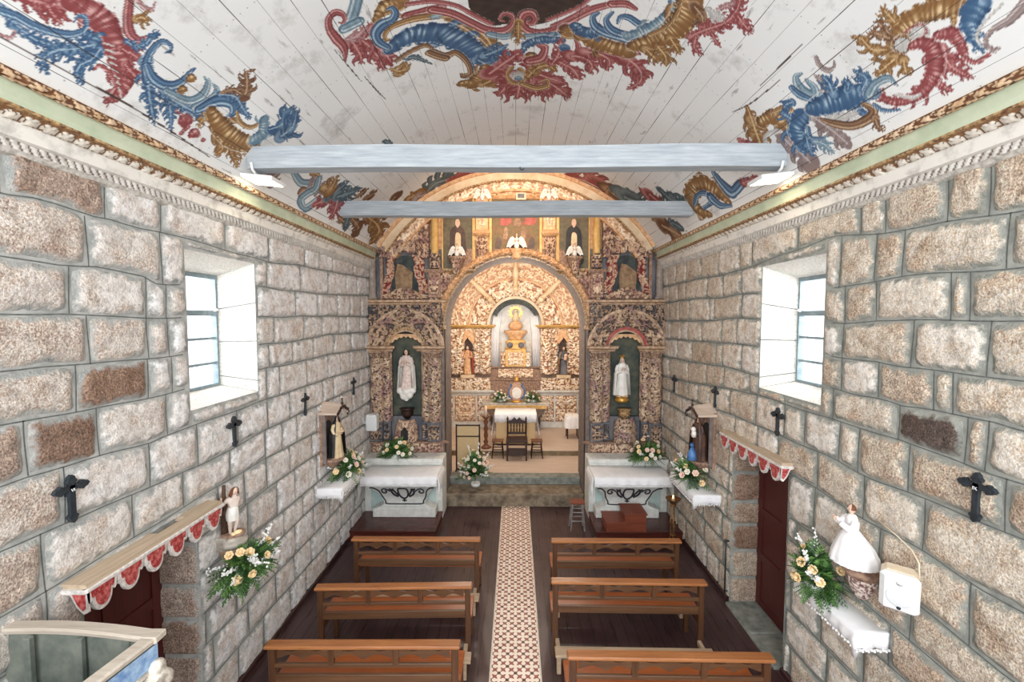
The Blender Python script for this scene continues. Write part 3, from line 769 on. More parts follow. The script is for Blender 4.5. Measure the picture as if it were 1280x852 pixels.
# ---------------------------------------------------------------- painted barrel vault
VC, VR, VS = 3.38, 3.07, 2.62
def vault_uv(x, y):
    """where the sight line through a point of the photograph meets the vault: arc length across, distance along"""
    dx, dy, dz = ray(x, y); o = CAMH - VC
    a = dx * dx + dz * dz; b = 2 * o * dz; c = o * o - VR * VR
    t = (-b + sqrt(b * b - 4 * a * c)) / (2 * a)
    return np.array([VR * math.atan2(dx * t, o + dz * t), dy * t])
TH = math.asin(VS / VR)
us = np.arange(-TH * VR, TH * VR + .001, .0075)
vs = np.concatenate([np.arange(-2.5, 1.7, .3), np.arange(1.7, 4.2, .008), np.arange(4.2, 6.4, .012), np.arange(6.4, 8.31, .018)])
F = Field(us, vs)
paint = np.zeros((len(us), len(vs), 3)); paint[:] = np.array([234, 236, 236]) / 255
cover = np.zeros((len(us), len(vs)))
PAL = dict(red=((126, 34, 40), (168, 62, 66), (226, 170, 166)), blue=((24, 62, 112), (52, 102, 156), (172, 204, 224)), lblue=((62, 108, 146), (120, 162, 188), (206, 224, 230)),
           ochre=((92, 54, 30), (164, 108, 50), (238, 206, 150)), brown=((74, 42, 30), (128, 80, 48), (216, 180, 140)), mauve=((116, 92, 92), (160, 136, 134), (206, 192, 188)),
           pink=((150, 78, 84), (192, 130, 132), (232, 200, 198)), dblue=((40, 62, 78), (70, 100, 116), (150, 172, 180)), dark=((46, 34, 30), (62, 46, 40), (84, 66, 56)), white=((206, 206, 202), (226, 224, 220), (240, 238, 234)))
prs = random.Random(3)
def stroke(pts, wid, col, style='leaf', z=0):
    if z == 0 and style in ('leaf', 'shell') and max(wid) >= 5 and len(pts) > 2:
        P = catmull(pts, 5); W = np.interp(np.linspace(0, 1, len(P)), np.linspace(0, 1, len(wid)), wid); acc = 0
        for k in range(1, len(P) - 1):
            acc += np.linalg.norm(P[k] - P[k - 1])
            if acc < W[k] * (1.15 if style == 'leaf' else 1.5): continue
            acc = 0; t = P[k + 1] - P[k - 1]; t /= np.linalg.norm(t) + 1e-9; nn = np.array([-t[1], t[0]])
            for sg in (-1, 1):
                if prs.random() < (.25 if style == 'leaf' else .6): continue
                w = W[k]; l = w * prs.uniform(1.35, 1.95); c = P[k] + nn * sg * w * .45; b = prs.uniform(.3, .8)
                stroke([tuple(c), tuple(c + nn * sg * l * .35 + t * l * .15), tuple(c + nn * sg * l * .62 + t * l * .42), tuple(c + nn * sg * l * (.8 - b * .4) + t * l * (.72 + .2 * b))], (w * .36, w * .38, w * .26, .3), col, 'lobe', 1)
    P = catmull(pts, 6); W = np.interp(np.linspace(0, 1, len(P)), np.linspace(0, 1, len(wid)), wid)
    t = np.gradient(P, axis=0); t /= np.linalg.norm(t, axis=1)[:, None] + 1e-9; nn = np.stack([-t[:, 1], t[:, 0]], 1)
    C0 = np.array([vault_uv(*p) for p in P]); A = np.array([vault_uv(*p) for p in P + nn * W[:, None]]); B = np.array([vault_uv(*p) for p in P - nn * W[:, None]])
    Wm = np.linalg.norm(A - B, axis=1) / 2
    C0[:, 1] = np.clip(C0[:, 1], 1.5, 8.25)
    r = F.dist(C0, Wm, 1.8)
    if r is None: return
    (i0, i1, j0, j1), T, L, D, WW = r
    s = D / WW; ph = prs.random() * 6; wm = Wm.max()
    if style == 'leaf':
        Lw = L + .45 * wm * np.sin(L / wm * 1.9 + ph) + .25 * wm * np.sin(L / wm * 4.3 + ph * 2); saw = ((Lw / (wm * 1.5) + ph) % 1.0) ** 1.4; sawb = ((Lw / (wm * 1.8) + ph * 2) % 1.0) ** 1.4
        edge = np.where(s > 0, 1.2 - .6 * saw, 1.2 - .6 * sawb) + .1 * np.sin(L / wm * 9 + ph)
        m = np.clip((edge - abs(s)) / .12 * 1.0, 0, 1)
        rib = .5 + .5 * np.sin((Lw / wm * 6.5 - abs(s) * 3.6) + ph)
        lt = np.where(abs(s) < .12, .75, rib ** 3 * .55 * (1 - T * .5)); dk = np.clip((abs(s) / edge - .72) * 3, 0, 1) * (s > 0)
    elif style == 'lobe':
        m = np.clip((1 - abs(s)) / .15, 0, 1); lt = np.exp(-((s - .2) / .3) ** 2) * .55 * (.6 + .4 * np.sin(L / wm * 9)); dk = np.clip((abs(s) - .55) * 2, 0, 1)
    elif style == 'shell':
        edge = np.where(s > 0, .86 + .3 * np.abs(np.sin(L / wm * 3.4 + ph)), .96 + .06 * np.sin(L / wm * 9))
        m = np.clip((edge - abs(s)) / .08, 0, 1)
        rib = .5 + .5 * np.sin(L / wm * 13.5 + s * 1.8 + ph + 1.3 * np.sin(L / wm * 3.1 + s) + .7 * np.sin(L / wm * 7.7)); rib = np.clip((rib - .35) * 1.7, 0, 1) * (.72 + .28 * np.sin(L / wm * 2.3 + ph))
        band = np.exp(-((s + .15 + .15 * np.sin(L / wm * 4)) / .36) ** 2); lt = rib ** 1.3 * band * 1.05 + .1 * rib + .1 * band + .8 * np.exp(-((abs(s) - .9) / .07) ** 2) * (rib > .3); dk = np.clip(np.where(s > 0, .35 * (s - .5), (-s - .3) * 1.5), 0, 1) * (1 - .75 * rib)
    else:
        m = np.clip((1 - abs(s)) / .1, 0, 1)
        lt = np.exp(-((s - .45) / .16) ** 2) * 1.2 + .35 * np.exp(-((s + .3) / .2) ** 2); dk = np.clip((-s - .55) * 2.5, 0, 1)
    end = np.clip((1 - T) * len(P), 0, 1)
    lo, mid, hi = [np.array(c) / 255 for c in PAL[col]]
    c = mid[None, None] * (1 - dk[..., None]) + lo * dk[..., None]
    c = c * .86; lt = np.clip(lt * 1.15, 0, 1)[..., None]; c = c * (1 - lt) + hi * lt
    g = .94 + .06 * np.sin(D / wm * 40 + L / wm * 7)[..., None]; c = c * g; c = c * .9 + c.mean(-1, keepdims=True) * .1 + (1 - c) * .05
    # pale rim left around every stroke
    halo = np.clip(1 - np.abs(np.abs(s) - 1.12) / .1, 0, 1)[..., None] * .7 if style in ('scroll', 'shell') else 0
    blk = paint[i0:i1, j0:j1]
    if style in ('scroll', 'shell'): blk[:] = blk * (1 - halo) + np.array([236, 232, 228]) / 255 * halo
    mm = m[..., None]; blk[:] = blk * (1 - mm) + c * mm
def S(col, style, wid, *pts): stroke(pts, wid, col, style)
def blob(x, y, r, col): stroke([(x - r * .4, y), (x, y - r * .1), (x + r * .4, y + .1)], (r * .75, r, r * .75), col, 'shell')
def fillpoly(pts, col):
    Q = np.array([vault_uv(*p) for p in catmull(pts, 4)]); UU, VV = np.meshgrid(us, vs, indexing='ij'); ins = np.zeros(UU.shape, bool)
    for a, b in zip(Q, np.roll(Q, -1, 0)):
        if a[1] == b[1]: continue
        c = (a[1] > VV) != (b[1] > VV); ins ^= c & (UU < (b[0] - a[0]) * (VV - a[1]) / (b[1] - a[1]) + a[0])
    n = np.sin(UU * 31 + 3 * np.sin(VV * 17)) * np.sin(VV * 43 + UU * 9) * .5 + .5
    lo, mid, _ = [np.array(c) / 255 for c in PAL[col]]
    paint[ins] = (lo + (mid - lo) * n[..., None])[ins]

# centre cartouche -------------------------------------------------------------
fillpoly([(585,-40),(586,8),(600,22),(618,32),(634,30),(650,38),(664,32),(684,28),(706,18),(735,0),(745,-40),(700,-70),(630,-70)], 'dark')
S('ochre','shell',(5,9,12,12),(470,25),(480,10),(495,4),(506,-8)); S('ochre','shell',(6,9,9),(560,20),(575,32),(588,44)); S('ochre','leaf',(8,10,3),(598,38),(610,50),(618,66))
S('lblue','scroll',(8,8,6),(447,-4),(441,18),(434,32)); S('lblue','scroll',(6,6),(430,36),(449,27))
S('red','leaf',(4,6,5,1),(432,55),(450,50),(462,35),(464,28)); S('red','leaf',(9,9,1),(440,52),(450,68),(452,80)); S('red','leaf',(5,9,8,1),(452,50),(466,62),(475,76),(481,88))
S('red','leaf',(6,8,2),(470,58),(484,70),(490,82)); S('pink','leaf',(3,5,3),(432,50),(445,46),(458,34))
S('red','scroll',(1,1.5,3,4,4.5,4.5,5.5,7,6,1),(424,28),(428,29),(431,24),(427,17),(418,16),(411,24),(412,36),(420,48),(430,60),(432,77))
S('red','scroll',(5,5,5),(508,20),(530,14),(552,9)); S('red','scroll',(3,3,3,3,3),(510,5),(540,2),(570,7),(592,19),(614,30))
S('blue','shell',(7,10,12,13.5,14,13,11,9),(487,62),(502,50),(520,43),(545,41),(565,47),(585,58),(600,69),(610,78))
S('blue','scroll',(1.5,3,5,5.5,7.5,7,6,4),(484,12),(490,10),(494,16),(490,25),(477,32),(470,42),(473,52),(485,60))
S('ochre','scroll',(1,2.5,3,3,4,4.5,4.5,3),(488,49),(483,50),(481,44),(487,36),(500,29),(520,23),(545,20),(558,20))
S('blue','leaf',(6,6,6,2),(598,75),(612,82),(625,74),(638,65)); S('blue','leaf',(5,6,2),(604,70),(620,64),(634,56)); S('lblue','leaf',(3,4,1),(540,22),(552,18),(562,12))
S('red','scroll',(5,5,5,5.5,5,4,3,2.5,2,1),(540,12),(565,17),(590,29),(610,38),(630,38),(640,30),(640,20),(630,17),(625,24),(631,27))
S('red','scroll',(1,2,3,4,5,5.5,5.5,5,5,5,5,5,4),(663,25),(659,28),(665,30),(669,24),(664,17),(655,19),(652,28),(658,37),(672,41),(690,38),(712,26),(740,12),(765,5)); S('red','scroll',(5,5,3),(765,5),(782,5),(794,11))
S('red','scroll',(2.5,2.5,2.5,2.5),(685,25),(705,17),(725,8),(738,-2)); S('red','scroll',(2.2,2.2,2.2),(690,32),(712,22),(735,8))
S('lblue','scroll',(4,4,4),(612,43),(630,46),(644,42)); S('lblue','scroll',(4,4,4),(655,46),(675,45),(702,43))
S('blue','shell',(3,5,5.5,4),(652,66),(660,55),(678,50),(702,50)); S('ochre','leaf',(6,6,1),(648,28),(648,40),(647,56))
S('brown','scroll',(4,4.5,3.5,3.5,4,3,1.5),(540,64),(556,70),(570,66),(584,78),(588,92),(580,95),(576,92)); S('ochre','shell',(4,7,8,6),(578,104),(592,103),(602,95),(606,84)); S('ochre','leaf',(5,7,3),(603,106),(616,99),(624,88))
S('brown','scroll',(3,3,3.2,2),(497,75),(510,66),(530,57),(540,60)); S('ochre','leaf',(2,6,4,2),(488,86),(500,89),(509,84),(505,78)); S('dblue','leaf',(2,4,1),(506,74),(520,72),(540,80)); S('brown','scroll',(4,4,4),(536,66),(546,70),(557,73))
for a in ((620,98,648,92,10),(622,120,645,96,9),(646,124,652,96,10),(672,120,662,96,9),(690,122,670,98,8),(712,122,678,96,8),(706,104,676,94,6)):
    S('red','leaf',(9,a[4],a[4]*.9,1),(a[2],a[3]),((a[0]+a[2]*2)/3,(a[1]+a[3]*2)/3),((a[0]*2+a[2])/3,(a[1]*2+a[3])/3),(a[0],a[1]))
S('red','leaf',(8,9,7),(612,92),(630,79),(648,67)); S('red','leaf',(6,8,5),(652,72),(668,80),(690,78))
S('ochre','scroll',(2.5,)*6,(640,84),(634,93),(640,103),(651,103),(658,94),(650,86)); blob(647,95,5,'white'); blob(648,98,3,'lblue')
S('ochre','scroll',(3,3.5,3,2,1),(654,105),(670,110),(684,107),(684,100),(677,102)); S('ochre','leaf',(4,6,5,2),(660,96),(672,85),(685,82),(694,88)); blob(664,70,5,'ochre')
S('red','scroll',(5,5.5,5,2),(662,76),(676,72),(681,60),(673,57)); S('red','leaf',(5,6,4,1),(690,80),(697,70),(700,58),(701,46)); S('red','scroll',(3,4,4,1),(700,76),(718,70),(723,58),(718,47))
blob(706,60,5,'blue')
S('red','leaf',(5,6,5,1),(700,78),(715,86),(722,95),(724,100)); S('red','leaf',(7,9,6,1),(715,70),(730,72),(740,82),(736,92)); S('red','leaf',(8,9,6,1),(730,64),(750,68),(762,76),(758,88)); S('red','leaf',(6,10,9,6,1),(765,64),(785,74),(800,88),(800,102),(784,112))
blob(711,40,9,'ochre'); S('ochre','shell',(9,10,9,9),(730,44),(745,52),(762,58),(782,63))
S('blue','shell',(6,8,6),(720,33),(730,40),(745,40)); S('blue','scroll',(2,4,5.5,6,6,6),(748,16),(741,21),(744,32),(756,40),(775,46),(792,50)); S('blue','scroll',(2,4,5.5,5),(766,15),(758,25),(766,38),(790,46)); S('blue','scroll',(2,3,4.5,5,5),(772,29),(775,22),(786,22),(802,32),(818,34))
S('lblue','shell',(6,10,10,9,8),(785,46),(805,42),(822,32),(838,16),(845,-4)); S('blue','scroll',(3,4,4,3),(792,52),(815,46),(835,32),(850,8))
S('ochre','shell',(7,11,14,16,18),(792,58),(815,52),(837,41),(853,24),(862,0)); S('ochre','leaf',(7,8,1),(822,58),(832,71),(832,83)); S('ochre','leaf',(7,6,1),(838,48),(846,60),(850,68)); S('ochre','leaf',(6,6,1),(808,62),(818,72),(823,76)); S('brown','leaf',(7,9,2),(868,8),(878,22),(876,36)); S('ochre','scroll',(3,3,3,3),(812,44),(832,34),(846,18),(852,0))
S('red','leaf',(5,7,7,6,6),(862,46),(880,38),(905,29),(920,15),(926,-4)); S('red','leaf',(5,5,1),(870,46),(868,60),(879,68)); S('red','leaf',(4,4,1),(890,42),(895,52),(901,59)); S('red','leaf',(6,6,1),(922,20),(931,32),(941,42)); S('pink','leaf',(4,5),(898,12),(916,4)); S('white','shell',(4,7,4),(886,12),(895,20),(902,22))
# left cove -------------------------------------------------------------
S('red','leaf',(8,12,10),(20,-6),(50,3),(85,8)); S('blue','leaf',(5,8,6,5),(0,8),(22,32),(42,48),(62,56))
S('red','shell',(10,17,19,17,15,13,8,3),(85,0),(112,14),(132,32),(142,55),(152,78),(156,100),(146,120),(132,127))
S('red','leaf',(5,8,6),(150,60),(162,66),(172,72)); S('red','leaf',(6,7,1),(156,80),(166,92),(178,100)); S('red','leaf',(5,8,2),(60,8),(66,18),(78,30))
S('red','scroll',(6,7,7.5,5,2),(163,-6),(160,20),(162,40),(172,50),(182,46)); S('red','scroll',(2,3,3.5,3.5,2),(117,87),(125,82),(138,92),(145,108),(137,122))
for k in range(9): S('white','scroll',(1,1.2,.6),(130+k*2.6,54+k*8),(137+k*1.7,56+k*8),(143+k*1.2,58+k*8))
S('pink','scroll',(3,3,2,1),(-4,43),(12,47),(19,41),(14,37)); S('pink','scroll',(3,3.5,3,1),(170,-2),(180,9),(190,12),(194,2)); S('ochre','leaf',(6,7,2),(170,24),(178,22),(185,30))
S('blue','shell',(7,9,8),(105,42),(118,50),(116,62)); S('blue','leaf',(8,9,9,8,5,1),(116,56),(95,61),(72,63),(58,70),(53,82),(62,93)); S('blue','leaf',(8,8,7,5,1),(125,62),(115,74),(100,82),(96,94),(104,106))
S('blue','scroll',(6,6,6,6,5,4,3.5,2.5,1.5),(-4,12),(20,20),(45,33),(75,42),(95,42),(107,35),(106,22),(97,20),(93,27))
S('blue','leaf',(4,5,5,4,2),(158,52),(172,58),(184,53),(190,44),(199,43))
S('blue','leaf',(9,9,8,1),(182,78),(185,102),(188,128),(194,158)); S('blue','leaf',(6,8,1),(203,108),(212,132),(214,166)); S('blue','leaf',(6,8,7,1),(203,112),(225,130),(243,139),(260,146))
S('blue','scroll',(7,6,5,4,3,2,1.5),(184,100),(183,80),(190,62),(202,52),(213,56),(213,64),(206,66)); S('blue','scroll',(5,7,7,6,3,1),(184,82),(192,98),(208,107),(225,104),(238,90),(244,85))
S('lblue','scroll',(5,6,6,4,1),(208,114),(235,126),(253,119),(260,103),(255,96)); S('lblue','scroll',(5,6,4,1),(243,134),(262,126),(271,113),(265,103)); S('blue','scroll',(5,8,8,5,1.5),(248,137),(272,126),(290,129),(292,140),(284,145)); S('blue','leaf',(4,7,6,1),(275,118),(294,121),(304,136),(313,149))
blob(239,98,6,'ochre'); blob(228,112,6,'ochre')
S('brown','leaf',(3,4,7,7,3,1.5),(277,116),(292,112),(306,118),(309,102),(308,91),(318,87))
S('ochre','leaf',(6,5,1),(266,148),(253,150),(248,160)); S('ochre','leaf',(7,6,1),(275,172),(278,186),(268,194)); S('ochre','leaf',(7,5,1),(294,182),(293,196),(297,210)); S('ochre','leaf',(6,1),(308,182),(305,195))
S('ochre','shell',(9,13,14,12,10),(264,140),(274,155),(288,169),(303,177),(318,180)); S('ochre','scroll',(2,3.5,3,2),(296,140),(300,152),(312,159),(326,154))
S('red','leaf',(2,2),(220,138),(232,148)); blob(232,151,9,'red'); blob(243,167,7,'red'); S('red','leaf',(3,3),(236,158),(226,166)); blob(254,175,3,'red')
S('lblue','shell',(7,8,6),(318,175),(329,166),(330,150)); S('blue','leaf',(4,13,9,2),(336,162),(352,156),(362,145),(366,133)); S('blue','leaf',(9,8,1),(352,170),(366,158),(371,138))
# right cove -------------------------------------------------------------
S('ochre','shell',(14,14,14,14,12,9),(1195,8),(1165,14),(1142,24),(1127,37),(1119,52),(1124,72)); S('ochre','leaf',(7,8,1),(1122,30),(1110,18),(1100,8)); S('brown','leaf',(7,6,1),(1112,42),(1101,32),(1096,24)); S('ochre','leaf',(8,8,6,1),(1108,62),(1090,62),(1079,50),(1064,45)); S('brown','leaf',(7,6,1),(1112,48),(1096,42),(1086,40))
S('ochre','leaf',(9,8,2),(1118,74),(1104,86),(1095,94)); S('ochre','leaf',(8,6,1),(1130,76),(1132,88),(1139,94)); S('ochre','leaf',(4,4),(1192,20),(1192,34))
blob(1128,56,11,'white'); blob(1150,42,11,'white'); S('brown','scroll',(1.5,)*7,(1128,45),(1118,50),(1118,61),(1128,67),(1137,61),(1138,51),(1129,45)); S('red','scroll',(1.6,)*4,(1131,40),(1150,30),(1158,40),(1148,50))
S('red','shell',(6,10,8,6),(1172,44),(1190,42),(1201,56),(1206,70)); S('red','scroll',(4,3,3),(1205,72),(1220,78),(1236,68)); S('red','leaf',(10,10,7,1),(1178,58),(1184,78),(1200,90),(1217,98)); S('red','leaf',(9,6,1),(1165,96),(1180,108),(1191,114))
S('red','shell',(5,9,12,12,10,8,6,5,4,2),(1140,57),(1154,54),(1167,63),(1169,82),(1163,100),(1150,117),(1126,127),(1106,124),(1098,115),(1104,111))
S('white','scroll',(2,3,2),(1150,118),(1140,122),(1120,118))
S('blue','shell',(18,14,9,2),(1222,6),(1214,28),(1217,48),(1230,66)); S('white','scroll',(2,2,2,2),(1252,6),(1232,26),(1221,44),(1226,58)); S('mauve','scroll',(8,6,3.5,3.5,4,2),(1282,4),(1262,25),(1240,38),(1232,52),(1241,63),(1249,60))
S('mauve','leaf',(5,9,11,11),(972,162),(985,178),(998,188),(1012,202)); S('mauve','leaf',(6,9,9,8),(1008,140),(1025,152),(1043,165),(1060,180))
S('ochre','leaf',(3,8,10,8,4),(934,134),(940,150),(946,168),(952,182),(960,192)); S('ochre','shell',(8,10,9,3),(952,152),(967,145),(979,154),(984,168)); S('ochre','scroll',(3,4,3),(966,140),(982,134),(994,142)); S('white','scroll',(2.5,)*4,(962,190),(956,176),(961,166),(976,164)); S('red','leaf',(4,5,4),(926,177),(938,183),(949,191))
S('blue','shell',(12,11,9),(1002,146),(996,162),(1003,180)); S('blue','leaf',(5,6,1),(988,148),(982,144),(976,140)); S('blue','leaf',(6,6,2),(1008,172),(1011,184),(1016,194)); S('lblue','leaf',(5,6,1),(1018,176),(1030,180),(1043,192)); S('blue','scroll',(3,3,2),(1010,160),(1014,172),(1030,173))
S('lblue','scroll',(2,4,6,8,8,5,2.5),(1002,92),(995,96),(998,107),(1008,118),(1018,120),(1018,110),(1008,100)); S('blue','scroll',(4,5,4),(990,110),(999,118),(1012,124)); S('blue','leaf',(5,6,3),(990,128),(984,130),(980,134))
S('mauve','leaf',(2,6,7),(1018,94),(1030,105),(1038,120)); S('mauve','scroll',(3,3.5,3.5,2,1),(1020,72),(1025,82),(1035,88),(1043,82),(1042,75))
S('blue','shell',(9,15,17,15,10),(1014,136),(1033,130),(1054,123),(1075,117),(1090,114)); S('blue','leaf',(8,7,1),(1042,118),(1036,104),(1028,94)); S('blue','leaf',(7,5,1),(1060,112),(1060,104),(1054,99)); S('blue','leaf',(8,8,3),(1078,112),(1083,98),(1068,89)); S('lblue','scroll',(7,6,5,2),(1086,118),(1094,105),(1110,98),(1121,106))
S('white','shell',(3,5,3),(1036,146),(1054,146),(1070,142)); S('brown','scroll',(3,5.5,6,7,6,3),(1028,150),(1045,155),(1065,157),(1085,149),(1092,138),(1079,130)); S('brown','leaf',(5,4,1),(1094,148),(1098,158),(1106,164)); S('blue','scroll',(3,3,1.5),(1093,131),(1105,138),(1125,137))
# between the beams, left and right -------------------------------------------------------------
S('mauve','leaf',(5,7,4),(326,212),(335,224),(347,217)); S('lblue','scroll',(4,6,5),(366,214),(376,228),(390,230)); S('mauve','leaf',(6,9,4),(392,216),(398,230),(404,240)); S('brown','leaf',(5,4),(378,240),(376,250)); S('ochre','leaf',(4,4),(390,216),(398,218))
S('lblue','scroll',(4,4.5,4.5,4.5,4,3.5),(397,250),(382,260),(376,250),(384,242),(394,236),(398,224)); S('red','leaf',(4,7,8,5,1),(393,256),(408,249),(421,246),(419,262),(412,274)); S('dblue','leaf',(6,5,1),(410,247),(424,236),(436,227)); S('dblue','leaf',(6,5,1),(422,246),(438,241),(452,235)); S('ochre','leaf',(6,7,2),(404,234),(413,236),(421,222)); S('brown','leaf',(3,4,1),(446,246),(454,240),(458,236)); S('brown','leaf',(3,4,1),(456,248),(464,244),(470,238))
S('brown','leaf',(6,6),(424,272),(432,279)); S('dblue','leaf',(4,4),(436,270),(432,282)); S('brown','leaf',(5,6,2),(441,274),(448,284),(442,288)); S('ochre','leaf',(7,8,7,3,1),(458,270),(469,278),(474,287),(470,297),(462,304)); S('brown','leaf',(4,3),(486,262),(482,270)); S('dblue','leaf',(4,3),(481,176),(488,180)); S('brown','leaf',(3,4),(489,252),(494,246))
S('dblue','leaf',(5,8,6),(528,246),(544,230),(566,222)); S('red','leaf',(4,7,6,3),(556,232),(578,224),(602,219),(624,215)); S('ochre','leaf',(5,6),(511,248),(522,242)); S('mauve','leaf',(5,5),(522,246),(532,243))
S('red','leaf',(3,9,10,8,4),(700,220),(722,225),(742,232),(758,243),(768,250)); S('dblue','scroll',(4,5,3),(720,232),(732,237),(744,236)); S('brown','leaf',(6,6),(762,238),(776,250)); S('dblue','leaf',(9,9,4),(782,247),(794,252),(808,256)); S('mauve','leaf',(4,4),(752,244),(762,250))
S('red','leaf',(6,6),(812,243),(823,252)); S('dblue','leaf',(4,7,7),(826,238),(840,250),(857,252)); S('brown','leaf',(3,3),(826,255),(834,262))
S('ochre','shell',(4,7,8,9,7,6,3),(910,252),(899,240),(882,230),(868,232),(864,246),(873,262),(888,268)); S('blue','scroll',(2,3,3,3.5,3),(868,256),(872,244),(882,242),(889,252),(880,260)); S('blue','scroll',(5,4,2),(890,248),(900,256),(914,257)); S('blue','scroll',(3,5,7,7,4),(893,217),(903,230),(915,240),(926,230),(936,224)); S('red','leaf',(6,6),(929,229),(946,222))
S('brown','leaf',(8,8,3),(828,282),(843,290),(854,298)); S('dblue','leaf',(4,4),(840,278),(852,285))

S('dark','scroll',(.7,1,1.2,1,.6),(0,46),(80,88),(155,128),(215,165),(262,196)); S('dark','scroll',(.5,1,.6),(1003,55),(978,80),(950,107)); S('dark','scroll',(.5,.9,.5),(975,100),(940,128),(916,140))
S('dark','scroll',(.4,.9,.4),(455,95),(470,112),(482,124)); S('dark','scroll',(.4,.8,.4),(418,62),(440,88),(452,102))
# the vault mesh
mb = MB(); P = np.zeros((len(us), len(vs), 3)); th = us / VR
P[:, :, 0] = (VR * np.sin(th))[:, None]; P[:, :, 2] = (VC + VR * np.cos(th))[:, None]; P[:, :, 1] = vs[None, :]
me = bpy.data.meshes.new('ceiling'); nu, nv = len(us), len(vs)
idx = np.arange(nu * nv).reshape(nu, nv); Q = np.stack([idx[:-1, :-1], idx[:-1, 1:], idx[1:, 1:], idx[1:, :-1]], -1).reshape(-1, 4)
me.vertices.add(nu * nv); me.vertices.foreach_set('co', P.ravel().astype('f'))
me.loops.add(Q.size); me.loops.foreach_set('vertex_index', Q.ravel().astype('i'))
me.polygons.add(len(Q)); me.polygons.foreach_set('loop_start', np.arange(0, Q.size, 4).astype('i'))
me.update(calc_edges=True)
me.polygons.foreach_set('use_smooth', np.ones(len(Q), bool))
uvl = me.uv_layers.new(name='arc'); UVs = np.stack([np.repeat(us, nv), np.tile(vs, nu)], 1)[Q.ravel()]; uvl.data.foreach_set('uv', UVs.ravel().astype('f'))
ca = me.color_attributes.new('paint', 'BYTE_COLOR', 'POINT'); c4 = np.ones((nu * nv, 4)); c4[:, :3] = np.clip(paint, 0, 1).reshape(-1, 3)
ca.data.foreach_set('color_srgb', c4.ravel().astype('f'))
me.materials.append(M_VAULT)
ceil = bpy.data.objects.new('ceiling', me); COL.objects.link(ceil); ceil['kind'] = 'structure'
del P, Q, UVs, c4

# tie beams
def tie_beam(y, z0, z1, label, hw=2.47, d=.15, bend=0):
    root = thing('tie_beam', (0, y, z0), label, 'beam', 'whitewashed tie beams')
    n = 40; P = np.zeros((n, 9, 3)); xs = np.linspace(-hw, hw, n)
    sec = [(0, 0), (0, 1), (0.015, 1.0), (d, 1), (d, 1), (d, 0), (d, 0), (.01, 0), (0, 0)]
    for i, x in enumerate(xs):
        w = .008 * sin(x * 2.1 + y) + bend * (1 - (x / hw) ** 2)
        for j, (a, b) in enumerate(sec): P[i, j] = (x, a, b * (z1 - z0) + w * (1 if b else .6))
    m_ = MB(); m_.grid(P, smooth=False)
    for x in (0, n - 1): m_.add(P[x][:8], [tuple(range(8))])
    m_.build('beam', M_BEAM, root)
    h = MB(); h.tube([(.04, -.0, .0), (.04, -.01, -.02), (.06, -.015, -.035), (.075, -.01, -.02)], .005); 
    if y < 5.5: h.build('iron_hook', M_BLACK, root)
    return root
tie_beam(4.04, 5.08, 5.28, 'near whitewashed timber tie beam across the vault, carrying the lamps')
tie_beam(6.13, 5.13, 5.33, 'far grey-white tie beam crossing in front of the gilded retable top', 2.47)
for s in (-1, 1):
    root = thing('ceiling_lamp', (s * 2.42, 4.2, 5.0), 'flat white floodlight at the %s end of the near tie beam' % ('left' if s < 0 else 'right'), 'lamp', 'floodlights at the beam ends', rz=0)
    m_ = MB(); M_ = Matrix.Rotation(s * -.1, 4, 'Y')
    m_.box(-.15, .15, -.13, .13, 0, .035, M=M_, bev=.006); m_.build('housing', M_PLASTIC, root)
    m_ = MB(); m_.box(-.13, .13, -.11, .11, -.004, .001, M=M_); m_.build('diffuser', M_LED, root)
    m_ = MB(); m_.tube([(0, -.1, .03), (0, -.17, .06), (0, -.19, .12)], .012); m_.build('bracket', M_PLASTIC, root)
